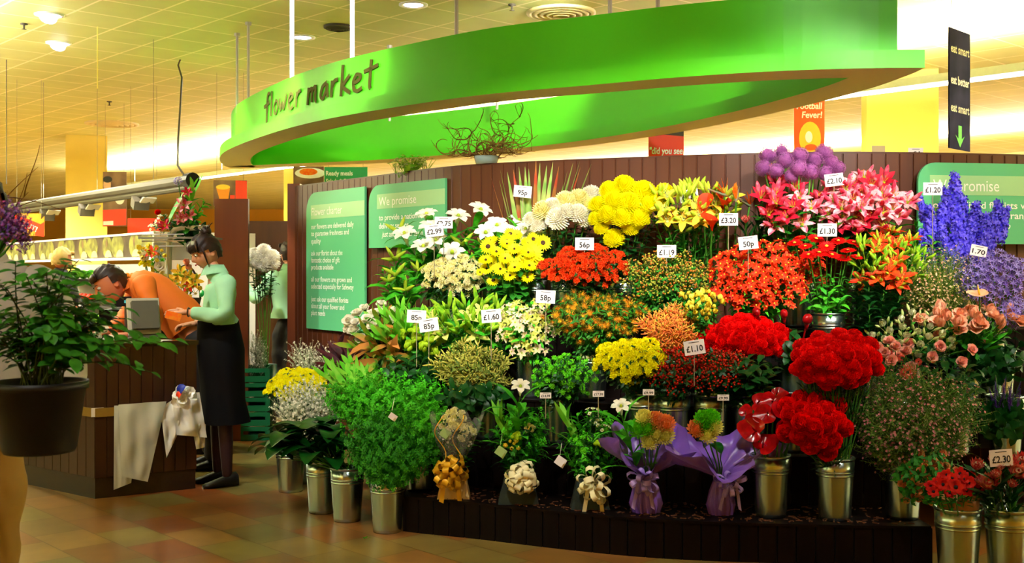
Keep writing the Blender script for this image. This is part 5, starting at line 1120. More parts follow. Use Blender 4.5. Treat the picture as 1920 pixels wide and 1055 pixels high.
bow('ribbon_bow', 'lilac satin bow on the right purple bouquet', P(1368, 905, pe[1]-.07), .08, .022, 10, M_lilr, 8, 2)
for q, (k, px, py) in enumerate([('mum_lime', 1196, 812), ('mum_lemon', 1208, 792), ('mum_peach', 1228, 797), ('mum_lemon', 1232, 822), ('mum_peach', 1248, 803), ('mum_lemon', 1218, 836), ('mum_lime', 1214, 808), ('mum_lemon', 1246, 824)]):
    lb = {'mum_lime': 'lime green chrysanthemum inside the left purple wrap', 'mum_lemon': 'lemon chrysanthemum inside the left purple wrap', 'mum_peach': 'peach chrysanthemum inside the left purple wrap'}[k]
    stem_thing(k, 'chrysanthemum', pd+np.array([0, 0, .15]), P(px, py-8, pd[1]-.13), (0, -1, .5), lb, 'flower', lb, q, 1.25)
for q, (k, px, py) in enumerate([('mum_lime', 1318, 795), ('mum_lime', 1333, 792), ('mum_lemon', 1338, 808), ('mum_lemon', 1326, 822), ('mum_peach', 1306, 812), ('mum_lime', 1322, 805)]):
    lb = {'mum_lime': 'lime green chrysanthemum inside the right purple wrap', 'mum_lemon': 'lemon chrysanthemum inside the right purple wrap', 'mum_peach': 'peach chrysanthemum inside the right purple wrap'}[k]
    stem_thing(k, 'chrysanthemum', pe+np.array([0, 0, .15]), P(px, py-8, pe[1]-.15), (0, -1, .5), lb, 'flower', lb, q, 1.2)
t_ = stem_thing('broad_leaf', 'broad_leaf', pe+np.array([0, 0, .2]), P(1352, 850, pe[1]-.08), (0, 0, 1), 'single broad dark leaf standing inside the right purple wrap', 'leaf', None, 3, .62)
t_.children[1].rotation_quaternion = Matrix((np.array(t_.matrix_world.to_3x3().normalized()).T@rz(-1.4)@ry(-1.0)@rx(.9)).tolist()).to_quaternion()
# bark chips on the front step
for (c_, cx0, nm_l) in ((pa, 862, 'behind the gold bow'), (pb, 965, 'around the round cream rosette'), (pc, 1105, 'around the loose satin bow')):
    for i in range(12):
        an = i*2.39996; q_ = math.sqrt((i+.5)/12); px = cx0+62*q_*math.cos(an); py = 806+40*q_*math.sin(an); k = ('salal', 'ruscus', 'bupleurum')[i % 3]
        if c_ is pa and i % 3: continue
        lb = {'salal': 'dark leaf stem ', 'ruscus': 'slender leaf stem ', 'bupleurum': 'feathery green stem '}[k]+nm_l
        stem_thing(k, 'foliage_stem', c_+np.array([.02*math.cos(an), .03, .13]), P(px, py, c_[1]+.07), (0, -.5, 1), lb, 'foliage', lb, i, 1)
mb = MB(); r = rr(21)
for i in range(420):
    x = -.5+2.45*r.random(); y = Ff(x)+.03+.38*r.random()**1.5; V, F = box(.012+.02*r.random(), .006, .004); mb.add(V, F, 0, rz(r.random()*3), (x, y, .197))
tag(mb.build('bark_litter', mat('bark', '5a3218', .8, var=.3)), 'scattered brown bark crumbs along the front step', 'litter', kind='stuff')
mb = MB()
for i in range(6): V, F = petal(.02, .012, .3, .3, seg=2); mb.add(V, F, 0, rz(i), (.01*math.cos(i*2), .01*math.sin(i*2), .003))
tag(mb.build('fallen_sprig', M_leafb, smooth=True, loc=pxat(686, 1010, 0)), 'tiny green sprig fallen on the tiles by the foremost bucket', 'leaf')

# ------------------------------------------------------------------ on top of / behind the partition
def wall_top(px):
    y = 8.0
    for _ in range(20): y = Wf((px-960)/FPX*y)+.05
    return np.array([(px-960)/FPX*y, y, HW+.012])
M_glassb = mat('pale_glass', 'a8c4c0', .1, alpha=.55, var=.02)
p = wall_top(912); t = thing('glass_bowl', 'pale glass bowl of twisted twigs on top of the partition', 'bowl', p); mb = MB(); V, F = lathe([(.001, 0), (.075, 0), (.085, .03), (.09, .055), (.084, .055), (.08, .03), (.07, .01), (.001, .01)], 28); mb.add(V, F); mb.build('bowl', M_glassb, t, True)
def twig(p0, d0, L, r, depth, rad=.004, curl=.55, mb=None, step=.016, zmin=-9):
    p = np.array(p0, float); d = unit(d0); pts = [p.copy()]; n = int(L/step); ax = unit([r.random()-.5, r.random()-.5, r.random()-.5]); rs = []
    for i in range(n):
        if i % 3 == 0: ax = unit(ax+np.array([r.random()-.5, r.random()-.5, r.random()-.5])*1.8)
        d = unit(d+np.cross(ax, d)*curl+unit(d0)*.07); p = p+d*step; p[2] = max(p[2], zmin); pts.append(p.copy())
        if depth and r.random() < .16: twig(p, unit(d+np.array([r.random()-.5, (r.random()-.5)*.7, r.random()-.5])*1.6), L*.45, r, depth-1, rad*.6, curl, mb, step, zmin)
    V, F = tube(pts, [rad*(1-.75*i/len(pts)) for i in range(len(pts))], 5); mb.add(V, F)
for i, (dx, dz, L) in enumerate([(-1.3, .9, .40), (-.9, 1.0, .36), (-.5, 1.1, .30), (0, 1.2, .34), (.4, 1.2, .32), (.9, .7, .34), (1.2, .35, .32), (-1.4, .25, .38), (-.2, 1, .26), (.6, 1.0, .28), (-1.6, .6, .4), (1.5, .7, .36)]):
    mb = MB(); twig((0, 0, 0), (dx, (i % 3-1)*.15, dz), L*1.45, rr(40+i), 2, .0065, .34, mb, .018, .03); o = mb.build('twisted_twig', M_twig, smooth=True, loc=p+np.array([(i-4.5)*.012, 0, .03])); tag(o, 'curly brown willow twig in the glass bowl above the partition', 'twig', 'curly willow twigs in the glass bowl')
p = wall_top(770); dl_ = 'dainty white flower stem in a pot on top of the partition'
t = thing('small_pot', 'small pale pot of dainty white flowers on top of the partition', 'pot', p+np.array([0, 0, 0])); mb = MB(); V, F = lathe([(.001, 0), (.05, 0), (.06, .05), (.056, .05), (.05, .005)], 20); mb.add(V, F); mb.build('pot', M_leafy, t, True)
proto('dainty', [('flower_cluster', cluster(H_daisy(6, .012, .01, 1, .003), 6, .05, up=1.6, dome=.3, seed=5), [M_pale, M_leafy]), ('foliage', branchset(10, .02, .01, .06, -.16, -.05, 4, 14), [M_leafy])], sr=.0015)
for i in range(12): h = P(742+i*5.4, 300+8*math.sin(i*2.2), p[1]+.03*math.cos(i*3)); stem_thing('dainty', 'dainty_flower', p+np.array([.01*math.sin(i), .01*math.cos(i), .02]), h, (0, -.1, 1), dl_, 'flower', dl_, i, 1.5)
p = wall_top(1297); bucket(p[0], p[1]+.5, HW-.27, 'zinc bucket whose rim peeks over the partition beside the red sign'); mb = MB(); mb.add(*box(.35, .3, HW-.27, (p[0], p[1]+.5, (HW-.27)/2))); tag(mb.build('rear_plinth', M_stand), 'dark plinth behind the partition under the peeking zinc bucket', 'plinth')
p = wall_top(1647); t = thing('price_card', 'brown back of a card standing on the partition top at right', 'price card', p+np.array([0, 0, .0])); mb = MB(); mb.add(*box(.085, .002, .045, (0, 0, .022))); mb.build('card', mat('card_back', 'a89468', .7), t)

# ------------------------------------------------------------------ hanging signs and posters
def sign(name, label, px0, py0, px1, py1, Y, m, dY=0, wires=True, cat='sign', thick=.01):
    a = P(px0, py0, Y); b = P(px1, py1, Y+dY); w = math.hypot(b[0]-a[0], b[1]-a[1]); h = a[2]-b[2] if dY == 0 else a[2]-P(px1, py1, Y)[2]
    t = bpy.data.objects.new(name, None); COL.objects.link(t); yaw = math.atan2(b[1]-a[1], b[0]-a[0]); t.location = (a[0], a[1], a[2]-h); t.rotation_euler = (0, 0, yaw); tag(t, label, cat)
    mb = MB(); mb.add(*box(w, thick, h, (w/2, thick/2, h/2))); mb.build('panel', m, t)
    if wires:
        for x in (.1, .9): mb = MB(); V, F = tube([(x*w, 0, h), (x*w, 0, CEIL-(a[2]-h))], .002, 4); mb.add(V, F); mb.build('wire', M_wire, t)
    def txt(body, u0, u1, v, hh, m2=M_btxt, shear=0, rot=0):
        tm = tmesh(body, None, (u1-u0)*w, hh*h, shear, bold=.025); o = tm.build('text_line', m2, t); o.location = (u0*w, -.003, v*h); o.rotation_euler = (math.pi/2, rot, 0)
    def shp(nm, V2, m2, off=.002): mb = MB(); mb.add([(x*w, -off, y*h) for x, y in V2], [tuple(range(len(V2)))]); mb.build(nm, m2, t)
    return t, w, h, txt, shp
def ell(cx, cy, rx_, ry_, n=20): return [(cx+rx_*math.cos(2*math.pi*i/n), cy+ry_*math.sin(2*math.pi*i/n)) for i in range(n)]
M_navy = mat('navy_print', '1c1c44', .9, c2='30305c', nscale=3, spec=.1); M_whtp = mat('white_print', 'fafaf4', .4); M_brown = mat('brown_print', '5c3c28', .5, c2='8c6a4a', nscale=3); M_yprint = mat('yellow_print', 'f8c838', .5); M_skinp = mat('printed_skin', 'e0b088', .5); M_gprint = mat('green_print', '30a060', .45)
t, w, h, txt, shp = sign('hanging_banner', 'tall navy hanging banner reading eat smart at the right', 1780, 50, 1819, 277, 9.0, M_navy, .3)
txt('eat smart', .06, .94, .80, .10, M_whtp); txt('eat better', .06, .94, .54, .10, M_whtp); txt('eat smart', .06, .94, .31, .10, M_whtp)
shp('arrow', [(.42, .2), (.42, .09), (.28, .12), (.5, .02), (.72, .12), (.58, .09), (.58, .2)], mat('arrow_green', '5ad848', .5)); 
t, w, h, txt, shp = sign('hanging_sign', 'red hanging sign reading did you see above the partition', 1216, 238, 1282, 325, 10.5, M_red)
txt('"did you see', .03, .97, .42, .2, M_whtp, .1); txt('the offers', .2, .9, .16, .2, M_whtp, .1); shp('photo_strip', [(0, .86), (1, .80), (1, 1), (0, 1)], M_grey)
t, w, h, txt, shp = sign('hanging_sign', 'orange Football Fever hanging sign above the purple alliums', 1489, 180, 1546, 300, 11.5, M_orange)
txt('Football', .08, .92, .80, .14, M_whtp, .1); txt('Fever!', .25, .92, .66, .14, M_whtp, .1); shp('ball_print', ell(.52, .34, .36, .26), M_yprint); shp('ball_print', ell(.48, .36, .12, .09), M_whtp, .004); shp('ball_print', ell(.55, .2, .2, .05), M_orange, .004)
t, w, h, txt, shp = sign('hanging_sign', 'green Ready meals hanging sign above the charter board', 608, 313, 689, 362, 14, M_gprint)
txt('Ready meals', .04, .66, .68, .24, M_whtp); txt('Salads & Dips', .04, .66, .38, .24, M_whtp)
t, w, h, txt, shp = sign('hanging_sign', 'food photo poster left of the green Ready meals sign', 550, 312, 607, 362, 14.05, M_brown)
shp('plate_print', ell(.55, .75, .5, .2), M_whtp); shp('food_print', ell(.5, .8, .3, .13), M_org, .004); shp('strip', [(0, 0), (1, 0), (1, .3), (0, .22)], M_red, .005)
t, w, h, txt, shp = sign('hanging_sign', 'coffee cup poster above the tall reddish panel', 400, 338, 463, 386, 13.5, M_brown)
shp('red_strip', [(.66, 0), (1, 0), (1, .98), (.66, 1)], M_red); shp('cup_print', [(.08, .74), (.5, .74), (.44, .2), (.2, .2)], mat('cup_print', 'e88a10', .5)); shp('coffee_print', ell(.29, .74, .21, .1), M_yprint, .004); shp('box_print', [(.5, .1), (.64, .1), (.64, .42), (.5, .42)], M_red, .004)
t, w, h, txt, shp = sign('hanging_sign', 'portrait poster with red lower half by the left yellow column', 193, 322, 237, 424, 16, M_brown)
shp('face_print', ell(.18, .76, .16, .13), M_skinp); shp('hair_print', ell(.2, .86, .2, .06), M_black, .004); shp('vase_print', ell(.72, .5, .2, .1), M_whtp, .003); shp('red_strip', [(0, 0), (1, .02), (1, .32), (0, .3)], M_red, .005); txt('reduced', .1, .6, .24, .05, M_whtp); txt('prices now', .1, .9, .16, .04, M_whtp); shp('label_print', [(.02, .02), (.45, .02), (.45, .1), (.02, .09)], M_whtp, .007)
t, w, h, txt, shp = sign('hanging_sign', 'small round-cornered red sign behind the till arrangement', 239, 409, 300, 442, 14.5, M_red)
txt('SALE', .7, .95, .5, .3, M_whtp)
t, w, h, txt, shp = sign('hanging_sign', 'red arrow sign reading OUT! left of the yellow column', 26, 400, 83, 442, 14, M_ochre)
shp('arrow', [(0, .98), (.0, .45), (.72, .18), (.68, .02), (1, -.05), (1, .62), (.88, .52), (.6, .68)], M_red); txt('OUT!', .2, .78, .5, .32, M_whtp, 0, .42)
# ceiling rail with spotlights and its wires
ra, rb = P(352, 339, 10.9), P(-30, 397, 16.2)
t = thing('lighting_rail', 'long dull metal lighting rail slanting across the upper left', 'rail', (0, 0, 0)); mb = MB(); V, F = tube([ra, rb], .055, 10); mb.add(V, F); V, F = tube([ra-(0, 0, .07), rb-(0, 0, .07)], .03, 8); mb.add(V, F); mb.build('rail', M_grey, t)
mb = MB(); V, F = tube([ra, ra+unit(ra-rb)*.12], .075, 12); mb.add(V, F); mb.build('end_cap', M_black, t)
for u in (.12, .35, .62, .9): q = ra+(rb-ra)*u; mb = MB(); V, F = tube([q, (q[0], q[1], CEIL)], .003, 5); mb.add(V, F); mb.build('wire', M_wire, t)
for i, (px, u) in enumerate(((290, .17), (205, .40), (125, .60), (58, .78))):
    q = ra+(rb-ra)*u; q = np.array([q[0], q[1], q[2]]); t = thing('track_spotlight', 'box-shaped spotlight on the left rail, '+['nearest its right end', 'second from its right end', 'third from its right end', 'farthest left'][i], 'spotlight', q)
    mb = MB(); V, F = tube([(0, 0, 0), (0, 0, -.14)], .015, 6); mb.add(V, F); mb.build('arm', M_dgrey, t)
    mb = MB(); mb.add(*box(.16, .13, .10), 0, rz(.6)@rx(.5), (0, 0, -.16)); mb.build('housing', M_dgrey, t); mb = MB(); mb.add(*box(.16, .015, .08), 0, rz(.9)@rx(.9), (.10, -.05, -.13)); mb.build('barn_door', mat('pale_flap', 'c8bca0', .4), t)
q = on_ceil(338, 112); mb = MB(); pts = [q, P(334, 122, 12.5), P(341, 145, 12.2), P(338, 200, 11.8), P(334, 260, 11.3), P(333, 310, 11), ra]; V, F = tube(pts, .010, 6); mb.add(V, F); tag(mb.build('hanging_cable', M_grey, smooth=True), 'wavy cable running from the ceiling down to the rail end', 'cable')
for px, py0, py1, lb in ((183, 50, 166, 'thin pale wire hanging from the ceiling left of the wavy cable'), (12, 112, 345, 'thin dark wire hanging at the left edge above the twigs')):
    q = on_ceil(px, py0 if py0 > 0 else 2); mb = MB(); V, F = tube([q, P(px, py1, q[1])], .005, 5); mb.add(V, F); tag(mb.build('hanging_wire', M_yel2 if px == 183 else M_dgrey), lb, 'wire')

# ------------------------------------------------------------------ produce cabinet at the back left
ga, gb = np.array([-3.46, 11.0, 0]), np.array([-7.3, 16.2, 0]); u = unit(gb-ga); L = float(np.linalg.norm(gb-ga)); nrm = np.array([-u[1], u[0], 0]); nrm = nrm if nrm[1] < 0 else -nrm
yaw = math.atan2(-u[1], -u[0])     # local +x from far left to near right, local -y faces the shop
t = thing('produce_cabinet', 'long produce cabinet with melon pictures on its header', 'cabinet', gb, yaw)
mb = MB(); mb.add(*box(L, .03, .24, (L/2, -.02, 1.67))); mb.build('header', mat('header_print', '3c2a1c', .6, c2='5a4630', nscale=4), t)
mb = MB(); mb.add(*box(L, .05, .02, (L/2, -.03, 1.795))); mb.add(*box(L, .10, .025, (L/2, -.05, 1.54))); mb.build('header_trim', mat('lit_trim', 'f8f2d8', emit=.6), t)
M_mel = mat('melon_print', '989a44', .6, c2='6c6830', nscale=8); M_mel2 = mat('melon_rind_print', 'e8e8a0', .5)
nm_ = 7
for i in range(nm_):
    x = L*(i+.5)/nm_
    for dx, rx_ in ((-.2, .17), (.16, .22)):
        mb = MB(); mb.add([(x+dx+rx_*math.cos(a), -.037, 1.68+.125*math.sin(a)) for a in np.linspace(0, 2*math.pi, 20)[:-1]], [tuple(range(19))]); mb.build('melon_print', M_mel, t)
    mb = MB(); mb.add([(x-.2+.03*math.cos(a), -.040, 1.72+.05*math.sin(a)) for a in np.linspace(0, 2*math.pi, 12)[:-1]], [tuple(range(11))]); mb.build('melon_hollow', M_brown, t)
    for dx in (-.14, .26): mb = MB(); mb.add([(x+dx+.12*math.cos(a), -.041, 1.565+.075*math.sin(a)) for a in np.linspace(0, math.pi, 12)], [tuple(range(12))]); mb.build('melon_slice', M_mel2, t)
mb = MB(); mb.add(*box(L, .08, 1.5, (L/2, 1.0, .75))); mb.build('back', M_white, t)
for z, y, d in ((1.28, .75, .5), (1.02, .45, .5), (.78, .15, .55)): mb = MB(); mb.add(*box(L, d, .04, (L/2, y, z))); mb.build('shelf', M_black, t)
mb = MB(); mb.add(*box(L, .9, .74, (L/2, .45, .37))); mb.build('base', M_black, t)
mb = MB(); mb.add(*box(.05, 1.05, 1.8, (L+.03, .45, .9))); mb.build('end_panel', M_white, t)
lt = MB(); r = rr(2)
for k in range(4): ring(lt, 9, .10-.012*k, .09, .2+.3*k, .9+.25*k, 0, k*.37, .2, r, seg=3, cup=.3, base=.4, tip=.5)
V, F = ball(.06, 10, 8); lt.add(V, F, t=(0, 0, .04)); ME_let = lt.mesh('lettuce', pm('lettuce', '9ad83c', 'd8f090', c2scale=12)); ME_let2 = lt.mesh('cabbage', pm('cabbage', '3c9a24', '7cc83c', c2scale=12))
mb = MB(); V, F = ball(.045, 14, 10); mb.add(V, F); ME_or = mb.mesh('orange', mat('orange_peel', 'f08010', .4, bump=.2, nscale=90)); ME_tm = mb.mesh('tomato', mat('tomato_skin', 'd8240c', .25))
Rg = rz(yaw)
for row, (z, y) in enumerate(((1.30, .62), (1.04, .32), (.80, .02))):
    n_ = 18
    for i in range(n_):
        x = L*(i+.5)/n_; kind = ((i//3)+row) % 4; p = gb+Rg@np.array([x, y, z])
        if kind == 3:
            for dx in (-.08, .08):
                q = gb+Rg@np.array([x+dx, y, z+.045]); o = obj('orange' if row == 0 else 'tomato', ME_or if row == 0 else ME_tm, None, q); tag(o, ('orange on the top shelf of the produce cabinet' if row == 0 else 'red tomato on a lower shelf of the produce cabinet'), 'fruit' if row == 0 else 'vegetable', 'oranges in the produce cabinet' if row == 0 else 'tomatoes in the produce cabinet')
        else:
            o = obj('lettuce' if kind % 2 == 0 else 'cabbage', ME_let if kind % 2 == 0 else ME_let2, None, p+np.array([0, 0, .02])); s = .9+.3*r.random(); o.scale = (s, s, s); o.rotation_euler = (0, 0, r.random()*6)
            tag(o, ('pale frilly lettuce in the produce cabinet' if kind % 2 == 0 else 'darker green cabbage in the produce cabinet'), 'vegetable', 'lettuces in the produce cabinet' if kind % 2 == 0 else 'cabbages in the produce cabinet')

# ------------------------------------------------------------------ till desk
c0, c1, c2_ = np.array([-2.6, 6.98]), np.array([-3.29, 7.5]), np.array([-2.06, 7.32]); c3 = c1+(c2_-c0)
cen = (c0+c1+c2_+c3)/4
desk = thing('till_desk', 'dark wooden till desk with a brass strip, plastic bags hung on it', 'desk', (0, 0, 0))
def shr(k): return [tuple(cen+(c-cen)*k) for c in (c0, c2_, c3, c1)]
mb = MB(); V, F = prism(shr(.985), 0, .13); mb.add(V, F); mb.build('plinth', mat('desk_plinth', '241a12', .25), desk)
mb = MB(); V, F = prism(shr(.98), .13, .94); mb.add(V, F)
for a, b in ((c0, c2_), (c1, c0)):
    n_ = 9; e = (b-a)/n_; nn_ = np.array([e[1], -e[0]]); nn_ /= np.linalg.norm(nn_)
    if np.dot(nn_, cen-a) > 0: nn_ = -nn_
    for i in range(n_):
        s0_ = a+e*i+e*.03; s1_ = a+e*(i+1)-e*.03; poly = [tuple(s0_), tuple(s1_), tuple(s1_-nn_*.02), tuple(s0_-nn_*.02)]; V, F = prism(poly, .13, .94); mb.add(V, F)
mb.build('body', wood_mat('desk_wood', '240e07', '3a160b', .35), desk)
mb = MB(); V, F = prism(shr(1.02), .94, .968); mb.add(V, F); mb.build('top', mat('desk_top', '16140f', .2), desk)
mb = MB()
for a, b in ((c0, c2_), (c1, c0)):
    e = b-a; nn_ = np.array([e[1], -e[0]]); nn_ /= np.linalg.norm(nn_)
    if np.dot(nn_, cen-a) > 0: nn_ = -nn_
    V, F = prism([tuple(a+nn_*.008), tuple(b+nn_*.008), tuple(b), tuple(a)], .51, .565); mb.add(V, F)
mb.build('brass_strip', mat('brass_strip', '96803a', .35, metal=.5), desk)
e = unit(np.append(c2_-c0, 0)); mb = MB(); pz = np.append(c0, 0)+np.array([-.01, -.012, .54])
mb.add(*box(.075, .004, .055), 0, rz(math.atan2(e[1], e[0])), pz+e*.03); mb.build('white_label', M_white, desk)
def sheet(name, label, cs, m, off=.03, seed=0, nx=14, ny=16, amp=.012, cat='plastic bag', back=.03, smoothy=True):
    """crumpled two-sided bag hanging in front of the desk; cs = TL,TR,BR,BL in picture px on the desk's right face"""
    r = rr(seed); nrm = np.array([e[1], -e[0], 0]); org = np.append(c0, 0)
    def onface(px, py, o):
        d = np.array([(px-960)/FPX, 1, -(py-HY)/FPX]); cam0 = np.array([0, 0, CH]); k = np.dot(org+nrm*o-cam0, nrm)/np.dot(d, nrm); return cam0+d*k
    C = [onface(*c, off) for c in cs]; ph = [r.random()*6 for _ in range(6)]; mb = MB()
    for sgn in (1, -1):
        V = []; F = []
        for i in range(ny+1):
            for j in range(nx+1):
                u_, v_ = j/nx, i/ny; p = (C[0]*(1-u_)+C[1]*u_)*(1-v_)+(C[3]*(1-u_)+C[2]*u_)*v_
                w_ = amp*(math.sin(9*u_+ph[0]+2*v_)+.6*math.sin(17*u_-4*v_+ph[1])+.5*math.sin(11*v_+5*u_+ph[2])+.5*(r.random()-.5)); edge = math.sin(math.pi*u_)*math.sin(math.pi*min(1, v_*.9+.1))
                V.append(p+nrm*(w_*.6*min(1, edge*3)+sgn*back*.4*edge))
        for i in range(ny):
            for j in range(nx): k = i*(nx+1)+j; F.append((k, k+1, k+nx+2, k+nx+1))
        mb.add(V, F)
    o = mb.build(name, m, smooth=True); tag(o, label, cat); return o
M_bag = mat('thin_white_plastic', 'e6ead8', .25, alpha=.62, var=.06, spec=.8); M_bag2 = mat('white_plastic', 'f4f4ec', .3, alpha=.88, var=.05, spec=.7)
sheet('plastic_bag', 'rear translucent carrier bag whose tail hangs lowest at left', [(214, 760), (262, 760), (246, 905), (213, 918)], M_bag, .02, 1)
sheet('plastic_bag', 'large translucent carrier bag hanging on the left of the desk front', [(222, 758), (312, 752), (277, 903), (229, 893)], M_bag, .06, 2)
sheet('plastic_bag', 'white crumpled carrier bag hanging beside the large translucent one', [(300, 762), (352, 738), (340, 800), (312, 858)], M_bag2, .05, 3, amp=.02)
sheet('plastic_bag', 'white carrier bag with short handles hanging nearest the florist', [(322, 740), (374, 735), (388, 820), (330, 815)], M_bag2, .07, 4, amp=.022)
sheet('plastic_bag', 'small handle end of a white carrier bag at the desk corner', [(358, 790), (386, 795), (384, 838), (368, 842)], M_bag2, .05, 5, amp=.02)
mb = MB(); r = rr(6); ov_ = MB(); V, F = petal(.05, .05, .9, -.3, seg=4, cup=.5, base=.6, tip=.4); ov_.add(V, F)
[mb.merge(ov_, zto((r.random()-.5, -.3-.5*r.random(), r.random()-.2), r.random()*6), (.05*(r.random()-.5), 0, .04*(r.random()-.5)), 1+.5*r.random()) for _ in range(22)]; t = thing('carrier_bag_roll', 'crumpled carrier bag top with blue and red print on the desk front', 'plastic bag', P(345, 742, 7.05)); mb.build('crumpled_plastic', M_bag2, t, True)
for dx, dz, m2, s in ((-.02, .01, mat('blue_print', '2038b0', .4), (.03, .008, .02)), (-.03, -.02, M_red, (.022, .008, .01))):
    mb = MB(); mb.merge(ov_, zto((dx*8, -1, .5), 1.0), (dx+.01, -.055, dz+.02), s[0]*36); mb.build('blue_print' if m2 is not M_red else 'red_print', m2, t, True)
# things on the desk
DT = .968
t = thing('till_monitor', 'grey till monitor seen from behind on the desk', 'monitor', pxat(272, 634, DT, 0.0)*np.array([1, 1, 1]), .55); M_mon = mat('putty_plastic', 'b8b4a0', .45); M_mon2 = mat('dark_putty', '5e5c50', .5)
tilt = rx(-.28)
mb = MB(); mb.add(*box(.21, .035, .25, (0, 0, .15)), 0, tilt); mb.build('screen_shell', M_mon, t); mb = MB(); mb.add(*box(.17, .05, .19, (0, -.04, .15)), 0, tilt); mb.build('back_shell', M_mon2, t)
mb = MB(); mb.add(*box(.05, .05, .08, (0, .06, .03))); mb.add(*box(.17, .14, .02, (0, .05, .011))); mb.build('foot', M_mon2, t); mb = MB(); mb.add(*box(.18, .002, .2, (0, .0785, .155)), 0, tilt); mb.build('screen', M_black, t)
t = thing('customer_display', 'small black customer display behind the monitor', 'display', pxat(236, 628, DT, .05), .3); mb = MB(); V, F = tube([(0, 0, 0), (0, 0, .2)], .01, 8); mb.add(V, F); mb.build('pole', M_dgrey, t); mb = MB(); mb.add(*box(.15, .05, .07, (0, 0, .235))); mb.build('housing', M_black, t); mb = MB(); mb.add(*box(.06, .003, .02, (.02, -.027, .235))); mb.build('readout', mat('cyan_readout', '40a0a0', emit=.5), t)
t = thing('keyboard', 'pale till keyboard lying in front of the monitor', 'keyboard', pxat(262, 643, DT, .06)+np.array([0, 0, .002]), .5); mb = MB(); mb.add(*box(.24, .10, .02, (0, 0, .01))); mb.build('case', M_mon, t); mb = MB()
for i in range(10):
    for j in range(3): mb.add(*box(.018, .022, .008, (-.1+i*.022, -.03+j*.028, .024)))
o = mb.build('keys', M_white, t); o['kind'] = 'stuff'
for px, py, rot, lb in ((286, 640, .2, 'white paper sheet on the desk below the monitor'), (302, 638, .7, 'white paper slip at the right of the desk top')):
    mb = MB(); mb.add(*box(.12, .08, .004, (0, 0, .003)), 0, rz(rot)); tag(mb.build('paper', M_white, loc=pxat(px, py+2, DT, .05)+np.array([0, 0, .002])), lb, 'paper')
# small posies on the desk seen through the plant
for i, (px, py, k, lb) in enumerate(((142, 585, 'rose_peach', 'red and pink blooms on the desk behind the potted plant'), (165, 572, 'lisianthus_pink', 'pink bloom on the desk behind the potted plant'), (195, 618, 'rose_white', 'white bloom on the desk behind the potted plant'), (205, 640, 'rose_white', 'white bloom on the desk behind the potted plant'), (182, 632, 'rose_white', 'white bloom on the desk behind the potted plant'), (152, 590, 'carnation_red', 'red bloom on the desk behind the potted plant'))):
    h = P(px, py, 7.45); stem_thing(k, 'posy_flower', np.array([-2.8, 7.4, .975]), h, (0, -1, .6), lb, 'flower', lb, i, .9)

# arched grey frame, rear counter and arrangements behind the florist
mb = MB(); mb.add(*box(.80, .5, 1.12, (-2.79, 8.9, .56))); tag(mb.build('rear_counter', M_stand), 'dark rear counter carrying the basket and bouquets behind the florist', 'counter')
RT = 1.12
t = thing('arched_frame', 'pale grey arched tube frame with glass shelf behind the florist', 'frame', (0, 0, 0))
Yf = 8.75; pts = [P(316, 600, Yf), P(316, 520, Yf), P(317, 455, Yf), P(320, 440, Yf), P(328, 431, Yf), P(342, 428, Yf), P(372, 427, Yf), P(392, 427, Yf)]; pts[0] = np.array([pts[0][0], Yf, RT]); mb = MB(); V, F = tube(pts, .022, 10); V[:, 1] = (V[:, 1]-Yf)*1.4+Yf; mb.add(V, F); mb.build('tube', mat('pale_tube', 'c8c4b0', .35), t, True)
mb = MB(); a, b = P(265, 446, Yf), P(400, 446, Yf); mb.add(*box(b[0]-a[0], .35, .015, ((a[0]+b[0])/2, Yf+.1, a[2]))); mb.build('shelf', mat('grey_glass', '98a4a0', .2, alpha=.7), t)
mb = MB(); a, b = P(272, 470, Yf), P(345, 470, Yf); mb.add(*box(b[0]-a[0], .02, .14, ((a[0]+b[0])/2, Yf+.2, a[2])), 0); mb.build('glass_panel', mat('grey_glass2', '8c9890', .2, alpha=.5), t)
mb = MB()
for py in (440, 452, 462): V, F = tube([P(266, py, Yf-.06), P(345, py-1, Yf-.06)], .005, 5); mb.add(V, F)
mb.build('wire_rail', M_rod, t)
top = P(350, 443, Yf+.08); tl = 'in the tall arrangement on the arched frame'
t = thing('flower_basket', 'low dark bowl under the tall arrangement on the arched frame', 'bowl', top+np.array([0, 0, 0])); mb = MB(); V, F = lathe([(.001, 0), (.07, 0), (.1, .06), (.09, .06)], 20); mb.add(V, F); mb.build('bowl', M_leafd, t, True)
for i, (k, px, py, lb, hs) in enumerate([('lily_pink', 345, 385, 'pink lily '+tl, .8), ('lily_pink', 355, 405, 'pink lily '+tl, .7), ('lily_magenta', 310, 425, 'deep pink lily low at the left '+tl, .7), ('ruscus', 372, 400, 'green leaf stem '+tl, 1), ('ruscus', 385, 378, 'green leaf stem '+tl, .9), ('salal', 340, 430, 'broad leaf stem '+tl, .8), ('salal', 375, 428, 'broad leaf stem '+tl, .8),
      ('daisy_spray', 285, 425, 'white spray low at the left '+tl, 1), ('daisy_spray', 300, 410, 'white spray low at the left '+tl, 1), ('agapanthus', 334, 340, 'small purple bloom at the top '+tl, .5), ('lily_magenta', 352, 362, 'deep pink lily upright '+tl, .6), ('green_spear', 362, 350, 'thin upright green leaf '+tl, .8), ('lily_pink', 338, 412, 'pink lily '+tl, .7), ('carnation_red', 296, 398, 'small dark bloom '+tl, .5)]):
    stem_thing(k, 'arrangement_stem', top+np.array([0, 0, .04]), P(px, py, Yf-.02), (0, -1, .5), lb, 'foliage' if 'leaf' in lb else 'flower', lb, i, hs)
